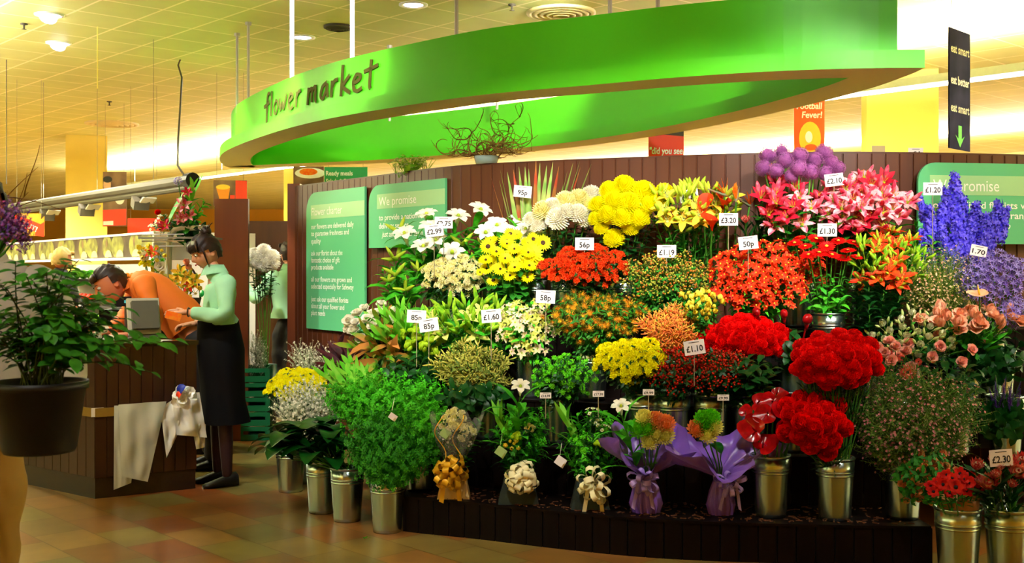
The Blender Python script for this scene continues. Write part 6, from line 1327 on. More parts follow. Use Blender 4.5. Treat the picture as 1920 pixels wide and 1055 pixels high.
b0 = top+np.array([-.03, -.02, .05]); tip = P(346, 348, Yf); tp = P(315, 420, Yf-.05); mb = MB(); V, F = petal(.37, .10, math.pi/2, math.pi/2-.25, seg=8, cup=.2, base=.5, tip=.05, mid=.5); mb.add(V, F); o = mb.build('striped_leaf', pm('striped_leaf', '3c9a3c', 'a8d890', c2scale=14), smooth=True, loc=tp); o.rotation_mode = 'QUATERNION'; o.rotation_quaternion = Matrix((zto(tip-tp)@rz(-math.pi/2+.2)).tolist()).to_quaternion(); tag(o, 'long pale striped leaf standing in the tall arrangement on the frame', 'leaf')
def basket(px, w, Y, lab, hnd=True):
    p = np.array([(px-960)/FPX*Y, Y, RT]); t = thing('wicker_basket', lab, 'basket', p); mb = MB(); V, F = lathe([(.001, 0), (w*.4, 0), (w*.5, .09), (w*.46, .09), (w*.36, .01)], 24); mb.add(V, F); mb.build('bowl', mat('wicker', '3a2010', .7, bump=.8, nscale=60), t, True)
    if hnd:
        mb = MB(); V, F = tube([(w*.48*math.cos(a), 0, .08+.26*math.sin(a)) for a in np.linspace(0, math.pi, 16)], .008, 7); mb.add(V, F); mb.build('handle', mat('wicker', '3a2010'), t, True)
    return p
p = basket(348, .24, 8.7, 'dark wicker basket of yellow lilies behind the florist'); bl_ = 'in the wicker basket behind the florist'
for i, (k, px, py, lb, hs) in enumerate([('lily_yellow', 338, 512, 'yellow lily '+bl_, .9), ('lily_yellow', 352, 520, 'yellow lily '+bl_, .9), ('lily_yellow', 330, 528, 'yellow lily '+bl_, .8), ('lily_orange', 355, 536, 'orange lily '+bl_, .8), ('freesia_yellow', 335, 545, 'small yellow bloom '+bl_, 1.2), ('freesia_yellow', 362, 545, 'small yellow bloom '+bl_, 1.2), ('lily_yellow', 366, 528, 'yellow lily '+bl_, .8), ('tulip_peach', 352, 494, 'coral tulip '+bl_, 1), ('tulip_peach', 356, 503, 'coral tulip '+bl_, 1), ('salal', 348, 552, 'green leaf stem '+bl_, .8)]):
    stem_thing(k, 'basket_flower', p+np.array([0, 0, .05]), P(px, py, 8.62), (0, -1, .4), lb, 'foliage' if 'leaf' in lb else 'flower', lb, i, hs, noleaf=True)
p = basket(288, .2, 8.75, 'small dark basket of mixed blooms behind the man in orange', False); bl_ = 'in the mixed bouquet behind the man in orange'
for i, (k, px, py, lb, hs) in enumerate([('lily_orange', 285, 474, 'red bloom '+bl_, .7), ('freesia_yellow', 298, 474, 'yellow bloom '+bl_, 1.3), ('rose_white', 272, 482, 'white bloom '+bl_, 1), ('spray_yellow', 270, 490, 'yellow spray '+bl_, .7), ('button_green', 290, 490, 'lime bloom '+bl_, 1), ('rose_white', 300, 500, 'white bloom '+bl_, 1), ('freesia_yellow', 290, 512, 'yellow bloom '+bl_, 1.3), ('spray_cream', 302, 516, 'cream spray '+bl_, .7), ('lisianthus_pink', 308, 530, 'pink bloom '+bl_, 1), ('salal', 284, 500, 'leaf stem '+bl_, .7), ('spray_cream', 282, 518, 'cream spray '+bl_, .7), ('freesia_yellow', 268, 470, 'yellow bloom '+bl_, 1.2)]):
    stem_thing(k, 'bouquet_flower', p+np.array([0, 0, .05]), P(px, py, 8.6), (0, -1, .5), lb, 'foliage' if 'leaf' in lb else 'flower', lb, i, hs, noleaf=True)
# far tubs by the second florist
p = P(497, 700, 10.4); t = thing('tall_vase', 'tall dark green vase of white ball blooms before the far florist', 'vase', (p[0], p[1], 0)); mb = MB(); V, F = lathe([(.001, 0), (.10, 0), (.11, .55), (.1, .55), (.09, .02)], 20); mb.add(V, F); mb.build('body', mat('dark_green_plastic', '0c2c20', .35), t, True)
for i, (px, py) in enumerate([(478, 478), (495, 472), (511, 482), (484, 492), (498, 496), (510, 494), (472, 488), (490, 484)]):
    lb = 'white ball bloom in the tall vase before the far florist'; stem_thing('ball_mum_white', 'ball_chrysanthemum', (p[0]+.02*math.sin(i), p[1], .45), P(px, py, p[1]-.1), (0, -1, .8), lb, 'flower', lb, i, 1.0)
Yc = 9.55; cx = (482-960)/FPX*Yc; M_cr = mat('crate_green', '0e6a3c', .4)
for k in range(5):
    t = thing('plastic_crate', ['lowest green plastic crate of the stack by the tall panel', 'second green plastic crate from the floor by the tall panel', 'middle green plastic crate of the stack by the tall panel', 'fourth green plastic crate from the floor by the tall panel', 'topmost green plastic crate of the stack by the tall panel'][k], 'crate', (cx, Yc, .122*k), .1); mb = MB(); w_, d_, h_ = .20, .38, .118
    for sx in (-1, 1): mb.add(*box(.012, d_, .035, (sx*w_/2, 0, .02))); mb.add(*box(.012, d_, .035, (sx*w_/2, 0, .098)))
    for sy in (-1, 1): mb.add(*box(w_, .012, .05, (0, sy*d_/2, .026))); mb.add(*box(w_, .012, .035, (0, sy*d_/2, .098)))
    for sx in (-1, 1):
        for sy in (-1, -.35, .35, 1): mb.add(*box(.02, .025, h_, (sx*(w_/2), sy*(d_/2-.01), h_/2)))
    mb.add(*box(w_, d_, .01, (0, 0, .006))); mb.build('body', M_cr, t); mb = MB()
    mb.add(*box(.02, .02, h_*.9, (w_/2+.02, -d_/2, h_/2))); mb.build('latch', M_cr, t)
for i, (px, py) in enumerate([(472, 640), (482, 632), (490, 650), (478, 662), (490, 672), (470, 675), (484, 645), (494, 662)]):
    lb = 'pale cream filler stem on top of the green crates'; stem_thing('statice_white', 'filler_stem', (cx, Yc, .60), P(px, py, Yc-.05), (0, 0, 1), lb, 'flower', lb, i, .9)
# ------------------------------------------------------------------ people
def skin_geo(nodes, edges, sub=2):
    me = bpy.data.meshes.new('sk'); me.from_pydata([tuple(map(float, n[0])) for n in nodes], edges, []); o = bpy.data.objects.new('sk', me); COL.objects.link(o)
    m = o.modifiers.new('s', 'SKIN'); m.use_smooth_shade = True; m.branch_smoothing = .6
    for i, n in enumerate(nodes):
        r = n[1]; sv = me.skin_vertices[0].data[i]; sv.radius = (r, r) if np.isscalar(r) else r
        sv.use_root = (i == 0)
    s = o.modifiers.new('b', 'SUBSURF'); s.levels = sub; s.render_levels = sub
    dg = bpy.context.evaluated_depsgraph_get(); dg.update(); e2 = bpy.data.meshes.new_from_object(o.evaluated_get(dg))
    V = np.array([v.co[:] for v in e2.vertices]); F = [tuple(p.vertices) for p in e2.polygons]
    bpy.data.objects.remove(o); bpy.data.meshes.remove(e2); bpy.data.meshes.remove(me); return V, F
def chain(nodes_r): return skin_geo(nodes_r, [(i, i+1) for i in range(len(nodes_r)-1)])
def hand_geo(mb, wrist, d, back, thumb_side, curl=.5, s=1.0, spread=.18):
    """d: towards the fingers, back: out of the back of the hand, thumb_side: +1/-1 across"""
    d = unit(d); back = unit(back-d*np.dot(back, d)); ac = np.cross(back, d)*thumb_side
    w = np.asarray(wrist, float); P0 = w+d*.045*s; P1 = w+d*.085*s
    V, F = skin_geo([(w-d*.015, .023*s), (w+d*.02*s, (.027*s, .018*s)), (P0, (.036*s, .016*s)), (P1, (.036*s, .014*s))], [(0, 1), (1, 2), (2, 3)]); 
    mb.add(V, F)
    # widen the palm across
    for k, (off, L) in enumerate(((.028, .068), (.010, .076), (-.009, .070), (-.026, .055))):
        p = w+d*.078*s+ac*off*s; dd = unit(d+ac*off*spread*12); cu = curl*(1+.12*k); q1 = p+dd*L*.42*s-back*math.sin(cu*.5)*L*.2*s; d2 = unit(dd*math.cos(cu)-back*math.sin(cu)); q2 = q1+d2*L*.32*s; d3 = unit(dd*math.cos(cu*1.8)-back*math.sin(cu*1.8)); q3 = q2+d3*L*.26*s
        V, F = skin_geo([(p-dd*.02*s, .009*s), (p, .0095*s), (q1, .0088*s), (q2, .0080*s), (q3, .0068*s)], [(0, 1), (1, 2), (2, 3), (3, 4)], 1); mb.add(V, F)
    p = w+d*.03*s+ac*.024*s; dt = unit(d*.7+ac*.75-back*.25); q1 = p+dt*.032*s; q2 = q1+unit(dt+d*.5)*.028*s
    V, F = skin_geo([(p-dt*.012*s, .012*s), (p+dt*.006*s, .0115*s), (q1, .0100*s), (q2, .0078*s)], [(0, 1), (1, 2), (2, 3)], 1); mb.add(V, F)
def head_geo():
    V, F = ball(1, 36, 28); out = []
    for x, y, z in V:
        X, Y, Z = x*.075, y*.094, z*.118
        if z < 0: X *= 1-.34*(-z)**1.6; Y = Y*(1-.18*(-z)**2)+(.012*(-z) if y > 0 else .02*(-z))
        if y < 0: Y *= 1.02
        if y > 0:
            fr = max(0, y)**.5
            Y += fr*(.024*math.exp(-(X/.011)**2-((Z+.022)/.016)**2)+.012*math.exp(-(X/.008)**2-((Z-.002)/.022)**2)-.010*sum(math.exp(-((X-sx*.031)/.014)**2-((Z-.012)/.011)**2) for sx in (-1, 1))
                 +.006*math.exp(-(X/.035)**2-((Z-.032)/.010)**2)+.008*math.exp(-(X/.022)**2-((Z+.058)/.011)**2)+.009*math.exp(-(X/.02)**2-((Z+.092)/.014)**2)+.004*sum(math.exp(-((X-sx*.042)/.02)**2-((Z+.022)/.02)**2) for sx in (-1, 1)))
        out.append((X, Y, Z))
    return np.array(out), F
HV, HF = head_geo()
def frame(fwd, up):
    f = unit(fwd); r_ = unit(np.cross(f, up)); u_ = np.cross(r_, f); return np.column_stack([r_, f, u_])
def hair_geo(style, seed=0):
    mb = MB(); r = rr(seed); V, F = ball(1, 40, 30); keep = []; W = []
    for x, y, z in V:
        n = 1+.035*math.sin(14*x+9*z)+.03*math.sin(23*z+11*y+3*x)+.02*r.random(); W.append((x*.085*n, y*.104*n-.006, z*.126*n+.006))
    for f in F:
        c = V[list(f)].mean(0); lim = .42 if style != 'bun' else .30
        face = c[1] > .18 and c[2] < lim-(.25*abs(c[0]) if style == 'bun' else 0)
        low = c[2] < (-.55 if style != 'bald' else -.3); side = abs(c[0]) > .8 and c[2] < -.15 and c[1] > -.25
        if not (face or low or side): keep.append(f)
    mb.add(W, keep)
    if style == 'bun':
        V2, F2 = ball(1, 18, 14, (.038, .038, .036)); V2 = V2*(1+.14*np.array([[r.random()] for _ in V2])); mb.add(V2, F2, t=(0, -.055, .125))
        for i in range(9): a = r.random()*6; b = np.array([.03*math.cos(a), -.055+.03*math.sin(a), .14]); V2, F2 = tube([b, b+np.array([.02*math.cos(a), .02*math.sin(a), .02]), b+np.array([.05*math.cos(a), .04*math.sin(a), .02+.02*r.random()])], [.005, .003, .001], 5); mb.add(V2, F2)
        for i in range(16):
            x = -.066+.0088*i; V2, F2 = tube([(x*.8, .06, .098), (x, .098-.3*abs(x), .075), (x*1.1, .108-.35*abs(x), .045+.012*r.random()), (x*1.15, .102-.35*abs(x), .026+.012*r.random())], [.012, .012, .008, .002], 6); mb.add(V2, F2)
        for sx in (-1, 1): V2, F2 = tube([(sx*.078, .045, .05), (sx*.084, .05, .0), (sx*.080, .052, -.05), (sx*.07, .05, -.095)], [.009, .007, .005, .001], 6); mb.add(V2, F2)
    elif style == 'short':
        for i in range(14):
            x = -.06+.009*i; V2, F2 = tube([(x, .07, .1), (x*1.1, .095-.3*abs(x), .082), (x*1.15, .1-.3*abs(x), .062)], [.013, .011, .003], 6); mb.add(V2, F2)
    return mb
M_skin = mat('skin', 'd89a78', .5, var=.04, spec=.35); M_skin2 = mat('ruddy_skin', 'd4825c', .5, var=.04, spec=.35)
M_eyew = mat('eye_white', 'e8e4dc', .3); M_iris = mat('iris', '2a1a10', .2); M_lips = mat('lips', 'b04a44', .45)
def cloth_noise(V, amp=.005, seed=0, k=1.0):
    out = V.copy(); out[:, 0] += amp*np.sin(31*k*V[:, 2]+19*k*V[:, 0]+seed); out[:, 1] += amp*np.sin(27*k*V[:, 2]+23*k*V[:, 0]+1.3+seed)+amp*.6*np.sin(61*k*V[:, 2]-37*k*V[:, 0]); return out
def person(label, J, headR, skin, shirt, lower, hair, hstyle, scale=1.0, sleeve=1.0, skirt=None, tights=None, shoes=None, hands=(True, True), hstyle_seed=0, collar=None, belt=True, torso=(.15, .13, .145, .10)):
    """J: world joints. One continuous body mesh, clothes and hair as children of an Empty at the feet."""
    base = np.array([(J['anL'][0]+J['anR'][0])/2, (J['anL'][1]+J['anR'][1])/2, 0]); t = thing('person', label, 'person', base)
    s = scale; mb = MB(); g = lambda k: np.asarray(J[k], float)-base
    nk = g('neck'); hc = g('head')
    nodes = [(g('pelvis'), .10*s), (g('waist'), .08*s), (g('chest'), .085*s), (nk-unit(nk-g('chest'))*.03, .06*s), (nk, .05*s), (nk+(hc-nk)*.6, .05*s)]
    edges = [(0, 1), (1, 2), (2, 3), (3, 4), (4, 5)]
    for sd in 'LR':
        i = len(nodes); nodes += [(g('sh'+sd), .040*s), ((g('sh'+sd)+g('el'+sd))/2, .043*s), (g('el'+sd), .036*s), ((g('el'+sd)+g('wr'+sd))/2, .034*s), (g('wr'+sd), .024*s)]; edges += [(2, i), (i, i+1), (i+1, i+2), (i+2, i+3), (i+3, i+4)]
        i = len(nodes); nodes += [(g('hip'+sd), .08*s), ((g('hip'+sd)+g('kn'+sd))/2, .072*s), (g('kn'+sd), .05*s), ((g('kn'+sd)+g('an'+sd))/2+np.array([0, 0, .03]), .048*s), (g('an'+sd), .032*s)]; edges += [(0, i), (i, i+1), (i+1, i+2), (i+2, i+3), (i+3, i+4)]
    V, F = skin_geo(nodes, edges); mb.add(V, F)
    hs_ = s*J.get('hsc', 1.0); mb.add(HV, HF, 0, headR, hc, s)
    for sx in (-1, 1):
        Ve, Fe = ball(1, 12, 10, (.008, .019, .030)); Ve[:, 0] += .006*np.cos(Ve[:, 2]*60); mb.add(Ve, Fe, 0, headR, hc+headR@np.array([sx*.077, -.008, -.008])*s, s)
    for sd in 'LR':
        d = J.get('hd'+sd, unit(g('wr'+sd)-g('el'+sd))); bk_ = J.get('hb'+sd, np.array([0, -.3, 1.])); hand_geo(mb, g('wr'+sd), d, np.asarray(bk_, float), J.get('ht'+sd, 1), J.get('hcurl'+sd, .55), s*1.02)
    mb.build('body', skin, t, True)
    for sx in (-1, 1):
        mb = MB(); V, F = ball(.0115, 14, 10); mb.add(V, F, 0, headR, hc+headR@np.array([sx*.031, .083, .010])*s, s); V, F = ball(.006, 10, 8, (1, .6, 1)); mb.add(V, F, 1, headR, hc+headR@np.array([sx*.031, .0925, .006])*s, s); mb.build('eye', [M_eyew, M_iris], t, True)
        mb = MB(); V, F = tube([(sx*.017, .099, .030), (sx*.032, .096, .036), (sx*.047, .085, .030)], [.003, .0035, .001], 6); mb.add(V, F, 0, headR, hc, s); mb.build('eyebrow', hair, t, True)
    mb = MB(); V, F = tube([(-.022, .088, -.056), (-.010, .101, -.052), (0, .104, -.055), (.010, .101, -.052), (.022, .088, -.056)], [.001, .0045, .005, .0045, .001], 8); mb.add(V, F, 0, headR, hc, s); mb.build('lips', M_lips, t, True)
    mb = MB(); mb.merge(hair_geo(hstyle, hstyle_seed), headR, hc, s); mb.build('hair', hair, t, True)
    # shirt
    up_ = unit(nk-g('chest')); w_, ch = g('waist'), g('chest'); pe_ = g('pelvis'); hem = w_+(pe_-w_)*J.get('hem', .75)
    hemr, wr_, cr_, nr_ = torso
    mid = (g('shL')+g('shR'))/2
    lat = unit(g('shR')-g('shL')); secs = [(hem, hemr*1.12, hemr*.98), (hem+(w_-hem)*.35, hemr*1.18, hemr*1.02), (w_, wr_*1.18, wr_*.98), ((w_+ch)/2, (wr_+cr_)*.6, (wr_+cr_)*.47), (ch, cr_*1.2, cr_*.92), (ch+(mid-ch)*.55, cr_*1.16, cr_*.85), (mid+(nk-mid)*.1, nr_*1.45, nr_*.95), (mid+(nk-mid)*.55, nr_*1.0, nr_*.8), (nk-up_*.01, .062, .062), (nk+up_*.015, .055, .058)]
    TV = []; TF = []; n = 28
    for i, (c, a_, b_) in enumerate(secs):
        ax = unit(secs[min(i+1, 9)][0]-secs[max(i-1, 0)][0]); la = unit(lat-ax*np.dot(lat, ax)); dp = np.cross(ax, la)
        for j in range(n): an = 2*math.pi*j/n; f = 1+.035*math.sin(5*an+i*1.7)+.02*math.sin(9*an-i); TV.append(c+(la*a_*math.cos(an)*f+dp*b_*math.sin(an)*f)*s)
    for i in range(9):
        for j in range(n): TF.append((i*n+j, i*n+(j+1) % n, (i+1)*n+(j+1) % n, (i+1)*n+j))
    o = MB(); o.add(TV, TF)
    for sd in 'LR':
        sh, el, wr = g('sh'+sd), g('el'+sd), g('wr'+sd); nodes = [(sh+(mid-sh)*.35, .07*s), (sh, .074*s), ((sh+el)/2, .068*s), (el, .06*s)]
        if sleeve > 0: nodes += [((el+wr)/2, .054*s), (el+(wr-el)*(.5+.42*sleeve), .044*s)]
        V, F = chain(nodes); o.add(cloth_noise(V, .007, hstyle_seed+len(sd)), F)
    o.build('shirt', shirt, t, True)
    if collar is not False:
        mb = MB(); cR = frame(J.get('facing', headR[:, 1]), (0, 0, 1)); Vc = []; Fc = []
        n = 20
        for i in range(n+1):
            a = math.pi/2+.25+(2*math.pi-.5)*i/n; p0_ = np.array([.066*math.cos(a), .070*math.sin(a), -.01]); p1_ = np.array([.060*math.cos(a), .062*math.sin(a), .045]); p2_ = np.array([.088*math.cos(a), .095*math.sin(a), -.012-.02*max(0, math.sin(a))]); Vc += [nk+cR@p0_*s, nk+cR@p1_*s, nk+cR@p2_*s]
        for i in range(n): k = 3*i; Fc += [(k, k+1, k+4, k+3), (k+1, k+2, k+5, k+4)]
        mb.add(Vc, Fc); mb.build('collar', shirt, t, True)
    if skirt:
        mb = MB(); V = []; F = []; n = 32
        for i, (c, a_, b_) in enumerate(skirt):
            c = np.asarray(c)-base
            for j in range(n): an = 2*math.pi*j/n; f = 1+.03*i/len(skirt)*math.sin(7*an+i*.4)+.015*math.sin(11*an); V.append(c+np.array([a_*math.cos(an)*f, b_*math.sin(an)*f, 0]))
        for i in range(len(skirt)-1):
            for j in range(n): F.append((i*n+j, i*n+(j+1) % n, (i+1)*n+(j+1) % n, (i+1)*n+j))
        F.append(tuple(range(n))); mb.add(V, F); mb.build('skirt', lower, t, True)
        mb = MB()
        for sd in 'LR': V, F = chain([(g('hip'+sd), .086*s), ((g('hip'+sd)+g('kn'+sd))/2, .076*s), (g('kn'+sd), .054*s), ((g('kn'+sd)+g('an'+sd))/2+np.array([0, 0, .04]), .052*s), (g('an'+sd), .036*s), (g('an'+sd)-np.array([0, 0, .03]), .034*s)]); mb.add(V, F)
        mb.build('tights', tights, t, True)
    else:
        nodes = [(pe_, .125*s), (w_+(pe_-w_)*.5, .115*s)]; edges = [(0, 1)]
        for sd in 'LR': i = len(nodes); h_, k_, a_ = g('hip'+sd), g('kn'+sd), g('an'+sd); nodes += [(h_, .10*s), ((h_+k_)/2, .09*s), (k_, .072*s), ((k_+a_)/2, .066*s), (a_-np.array([0, 0, .02]), .062*s)]; edges += [(0, i), (i, i+1), (i+1, i+2), (i+2, i+3), (i+3, i+4)]
        V, F = skin_geo(nodes, edges); mb = MB(); mb.add(cloth_noise(V, .005, 2), F); mb.build('trousers', lower, t, True)
    for sd in 'LR':
        a_ = g('an'+sd); td = unit(np.append(np.asarray(J['toe'+sd])[:2]-np.asarray(J['an'+sd])[:2], 0)); sh_ = MB(); cR = np.column_stack([np.cross(td, (0, 0, 1)), td, (0, 0, 1)])
        V = []; F = []; prof_ = [(-.075, .026, .075), (-.06, .034, .095), (-.02, .036, .098), (.03, .038, .072), (.09, .042, .05), (.14, .036, .036), (.165, .02, .024)]; n = 12
        for yy, hw_, hh_ in prof_:
            for j in range(n): an = 2*math.pi*j/n; V.append((hw_*math.cos(an), yy, max(.002, hh_/2+hh_/2*math.sin(an))))
        for i in range(len(prof_)-1):
            for j in range(n): F.append((i*n+j, i*n+(j+1) % n, (i+1)*n+(j+1) % n, (i+1)*n+j))
        F += [tuple(range(n)), tuple(range(6*n, 7*n))[::-1]]; sh_.add(np.array(V)*s, F, 0, cR, (a_[0], a_[1], 0)); sh_.build('shoe', shoes or M_black, t, True)
    return t, base
def stand_pose(x, y, yaw, H=1.75, elb=None, lean=0, arms=None):
    """upright skeleton; yaw 0 faces +Y"""
    s = H/1.75; R = rz(yaw); o = np.array([x, y, 0]); j = {}
    L = dict(pelvis=(0, 0, .95), waist=(0, lean*.3, 1.10), chest=(0, lean*.6, 1.30), neck=(0, .01+lean, 1.485), head=(0, .03+lean*1.2, 1.63), hipL=(-.09, 0, .88), hipR=(.09, 0, .88), knL=(-.1, .02, .49), knR=(.1, .03, .49), anL=(-.1, -.02, .08), anR=(.1, 0, .08), toeL=(-.12, .2, 0), toeR=(.12, .22, 0),
             shL=(-.175, lean, 1.41), shR=(.175, lean, 1.41), elL=(-.24, -.03, 1.13), elR=(.24, -.03, 1.13), wrL=(-.22, .14, .94), wrR=(.22, .14, .94))
    if arms: L.update(arms)
    for k, v in L.items(): j[k] = o+R@(np.array(v)*s)
    return j, R
# the florist at the till
Yw = 7.46
def q(px, py, d=0): return P(px, py, Yw+d)
zf = lambda px, z, d=0: np.array([(px-960)/FPX*(Yw+d), Yw+d, z])
J = dict(pelvis=zf(414, .96), waist=q(410, 588), chest=q(412, 548), neck=q(402, 508), head=q(386, 472, -.01), hipL=zf(412, .9, .08), hipR=zf(420, .9, -.08), knL=zf(408, .5, .07), knR=zf(421, .5, -.07), anL=zf(408, .085, .09), anR=zf(426, .085, -.08), toeL=zf(360, 0, .02), toeR=zf(380, 0, -.16),
         shL=q(407, 528, .15), shR=q(424, 529, -.14), elL=q(396, 596, .12), elR=q(421, 594, -.20), wrL=q(366, 606, .0), wrR=q(350, 585, -.20),
         hdL=unit(np.array([-1, -.1, -.12])), hbL=np.array([0, .1, 1]), htL=1, hcurlL=.75, hdR=unit(np.array([-1, -.1, -.05])), hbR=np.array([.1, -.6, .8]), htR=-1, hcurlR=.35, hem=.42, facing=np.array([-1, -.35, 0]))
sk = [(zf(409, 1.09), .132, .13), (zf(411, 1.0), .142, .15), (zf(414, .9), .152, .17), (zf(416, .75), .145, .165), (zf(419, .57), .138, .165), (zf(424, .415), .158, .185)]
M_shirt = mat('mint_shirt', '98d0a4', .7, var=.05); M_hair = mat('dark_brown_hair', '1c0c07', .5, c2='2e140a', nscale=40)
t, base = person('florist in a mint green shirt and black skirt standing at the till desk', J, frame(np.array([-.74, -.60, -.42]), np.array([-.2, -.1, 1])), M_skin, M_shirt, mat('black_skirt', '050406', .8, spec=.15), M_hair, 'bun', .98, 1.0, sk, mat('dark_tights', '2c1018', .6), M_black, torso=(.125, .105, .115, .082))
mb = MB(); V, F = lathe([(.001, 0), (.022, 0), (.024, .004), (.001, .008)], 20); mb.add(V, F, 0, zto(np.array([-.6, -.8, .1])), q(379, 550, -.16)-base); mb.build('green_badge', mat('badge_green', '18a848', .3), t, True)
mb = MB(); w0 = J['wrR']-base; Vt, Ft = tube([w0+.029*np.array([0, math.cos(a), math.sin(a)])+np.array([.012, 0, 0]) for a in np.linspace(0, 2*math.pi, 16)], .004, 6); mb.add(Vt, Ft); mb.build('bracelet', mat('dark_metal', '3a3020', .3, metal=.7), t, True)
mb = MB(); mb.add(*box(.10, .003, .05, (0, 0, 0)), 0, ry(.25)); tag(mb.build('orange_slip', M_org, loc=P(325, 592, 7.2)), 'orange slip of card held in the florist\'s hand', 'card')
# the man in orange bending over the desk
Ym = 8.0
def q2(px, py, d=0): return P(px, py, Ym+d)
J = dict(pelvis=q2(366, 632, 0), waist=q2(338, 592), chest=q2(290, 556), neck=q2(246, 534), head=q2(208, 533, -.08), hipL=q2(372, 655, .1), hipR=q2(378, 655, -.1), knL=np.array([-2.2, 8.15, .5]), knR=np.array([-2.15, 7.95, .5]), anL=np.array([-2.2, 8.2, .08]), anR=np.array([-2.12, 7.98, .08]), toeL=np.array([-2.4, 8.2, 0]), toeR=np.array([-2.32, 7.95, 0]),
         shL=q2(262, 540, .18), shR=q2(270, 530, -.18), elL=q2(235, 600, .15), elR=q2(292, 608, -.3), wrL=q2(205, 622, -.2), wrR=q2(240, 628, -.40), hdR=unit(np.array([-1, -.1, 0])), hdL=unit(np.array([-1, -.2, 0])), hem=.6, facing=np.array([-1, -.3, -.3]))
person('man in an orange shirt bending over the till desk behind the monitor', J, frame(np.array([-.72, -.55, -.5]), np.array([-.5, -.1, .8])), M_skin2, mat('orange_shirt', 'e8741c', .7, var=.05), mat('charcoal_trousers', '1c1a1c', .7), mat('brown_hair', '2c1a10', .5), 'short', 1.12, 1.0, None, None, M_black, torso=(.14, .14, .15, .11), hstyle_seed=2)
# second florist at the back
j, R_f = stand_pose((543-960)/FPX*10.9, 10.9, .55, 1.70, arms=dict(elL=(-.34, .06, 1.16), wrL=(-.40, .24, 1.36)))
person('second florist in a mint green shirt seen from behind beside the partition end', j, frame(R_f@np.array([0, 1, 0]), (0, 0, 1)), M_skin, M_shirt, mat('black_trousers', '0a0a0c', .7), M_hair, 'short', .98, 1, torso=(.16, .14, .16, .11), hstyle_seed=3)
# shopper in black by the produce
j, R_f = stand_pose((112-960)/FPX*11.2, 11.2, -.5, 1.64)
person('grey-haired shopper in a black jacket by the produce cabinet', j, frame(R_f@np.array([.15, 1, -.2]), (0, 0, 1)), M_skin2, mat('black_jacket', '12121a', .6), mat('dark_trousers', '16161c', .7), mat('grey_blond_hair', 'b89a5c', .6), 'short', .98, 1, torso=(.16, .15, .16, .11), hstyle_seed=4)
# person at the left edge, holding the potted plant
Yp = 3.62; xc = (-38-960)/FPX*Yp
j, R_f = stand_pose(xc, Yp, math.pi+.25, 1.74, arms=dict(shL=(-.19, 0, 1.40), elL=(-.29, .05, 1.13), wrL=(-.24, .30, .98), elR=(.26, .02, 1.12), wrR=(-.02, .33, .98), hipL=(-.06, 0, .88), knL=(-.05, .02, .49), anL=(-.05, -.02, .08)))
j['hcurlL'] = .5; j['hbL'] = np.array([0, -.2, -1]); j['hdL'] = unit(np.array([.2, -.9, 0])); j['htR'] = -1
person('person at the left edge in a white shirt and beige trousers holding the potted plant', j, frame(R_f@np.array([0, 1, -.15]), (0, 0, 1)), M_skin2, mat('white_shirt', 'b4b2ac', .7), mat('beige_trousers', '96742c', .7), M_hair, 'short', 1.0, 1, torso=(.18, .17, .18, .12), hstyle_seed=5)

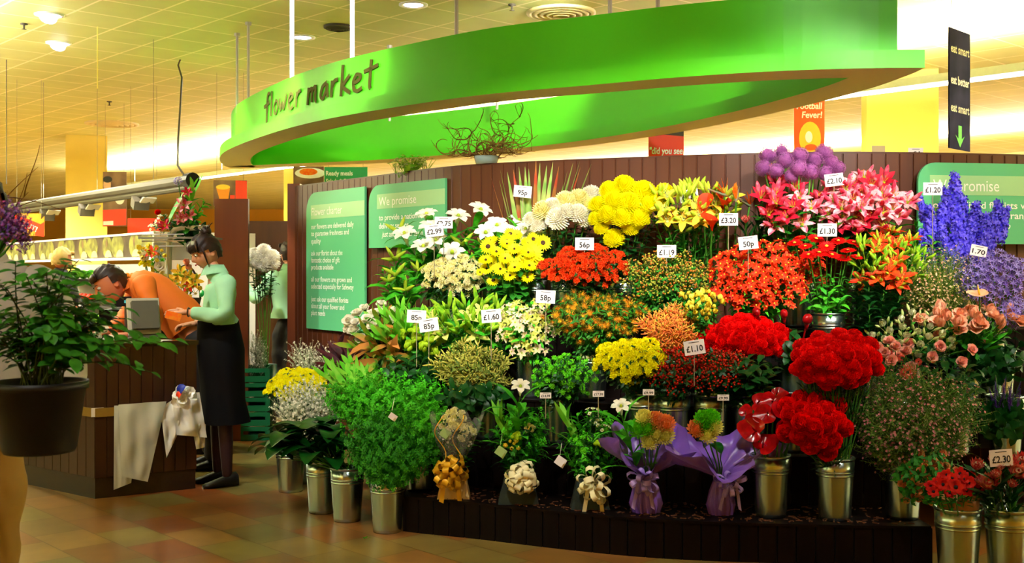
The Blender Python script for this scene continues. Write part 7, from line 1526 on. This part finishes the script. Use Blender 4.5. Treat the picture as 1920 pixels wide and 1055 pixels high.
# ------------------------------------------------------------------ foreground potted plant, posy and willow
pc_ = P(74, 846, 3.18); t = thing('potted_plant', 'leafy green plant in a black plastic pot at the left foreground', 'plant', pc_)
mb = MB(); V, F = lathe([(.001, 0), (.095, 0), (.100, .01), (.124, .175), (.132, .178), (.132, .2), (.120, .2), (.115, .17), (.09, .01)], 36); mb.add(V, F); mb.build('pot', M_black, t, True)
mb = MB(); V, F = lathe([(.001, .175), (.118, .172)], 24); mb.add(V, F); mb.build('soil', mat('soil', '20140a', .9), t)
M_pl = pm('plant_leaf', '4a9c2a', '2f7c1c', trans=.2, rough=.45); r = rr(77)
ov = MB(); V, F = petal(.034, .022, .25, -.2, seg=4, cup=.25, base=.25, tip=.04, pw=.75, mid=.42); ov.add(V, F)
for i in range(62):
    sx = MB(); lv = MB(); a = r.random()*6.28; tx = -.26+.6*r.random() if i % 3 else (.02+.2*r.random()); ty = (r.random()-.5)*.3; hgt = .19+.36*(1-((tx-.02)/.34)**2)*(.15+.85*r.random())
    if i in (5, 17, 29): tx = .36; hgt = .24+.05*(i % 4)
    p0 = np.array([.05*math.cos(a), .05*math.sin(a), .16]); p3 = np.array([tx, ty, hgt+.02]); pm_ = (p0+p3)/2+np.array([-.15*tx, 0, .12]); pts = []
    for k in range(9): u_ = k/8; pts.append(p0*(1-u_)**2+2*pm_*u_*(1-u_)+p3*u_*u_+np.array([.006*math.sin(5*u_+i), 0, 0]))
    V, F = tube(pts, [.0028*(1-.06*k) for k in range(9)], 5); sx.add(V, F); sx.build('branch', pm('plant_stem', '3a4a1a', trans=0), t, True)
    for k in range(16):
        u_ = .25+.75*k/15; idx = min(7, int(u_*8)); pp = pts[idx]+(pts[idx+1]-pts[idx])*(u_*8-idx); d = unit(pts[idx+1]-pts[idx]); sc = .95+.7*r.random()
        lv.merge(ov, zto(unit(d*.5+np.array([0, -.15, .8])), k*2.39996+r.random()), pp, sc)
    lv.build('leaves', M_pl, t, True)
lb = 'purple and violet statice stem held at the left edge'
proto('statice_purple', [('flower_cluster', branchset(24, .01, .008, .07, -.12, .02, 8, 18, st, 1.5), [pm('statice_purple', '6a3cae', '8a4a98'), pm('statice_lilac', '9a7ad8', 'b04ab0')])], sr=.003)
for i, (px, py) in enumerate([(12, 395), (30, 400), (44, 412), (20, 415), (8, 425), (36, 430), (50, 435), (15, 440), (28, 420), (0, 408), (40, 445)]):
    stem_thing('statice_purple', 'statice', P(-22+i*.8, 492, 3.32), P(px, py, 3.3), (0, -.4, 1), lb, 'flower', lb, i, .5)
wv = np.array([(-14-960)/FPX*4.6, 4.6, 0]); t = thing('floor_vase', 'tall slim dark floor vase of willow branches at the left edge', 'vase', wv); mb = MB(); V, F = lathe([(.001, 0), (.09, 0), (.10, .3), (.06, 1.1), (.045, 1.35), (.055, 1.42), (.045, 1.42), (.035, 1.3)], 20); mb.add(V, F); mb.build('body', M_black, t, True)
for i, (dx, L) in enumerate([(.0, .56), (.02, .46), (-.01, .52), (.03, .40), (-.03, .5)]):
    mb = MB(); twig((0, 0, 0), (dx, .02, 1), L, rr(60+i), 1, .005, .10, mb, .025); tag(mb.build('willow_branch', M_twig, smooth=True, loc=wv+np.array([.01*i-.02, 0, 1.3])), 'dark curling willow branch rising at the left edge', 'branch', 'willow branches at the left edge')
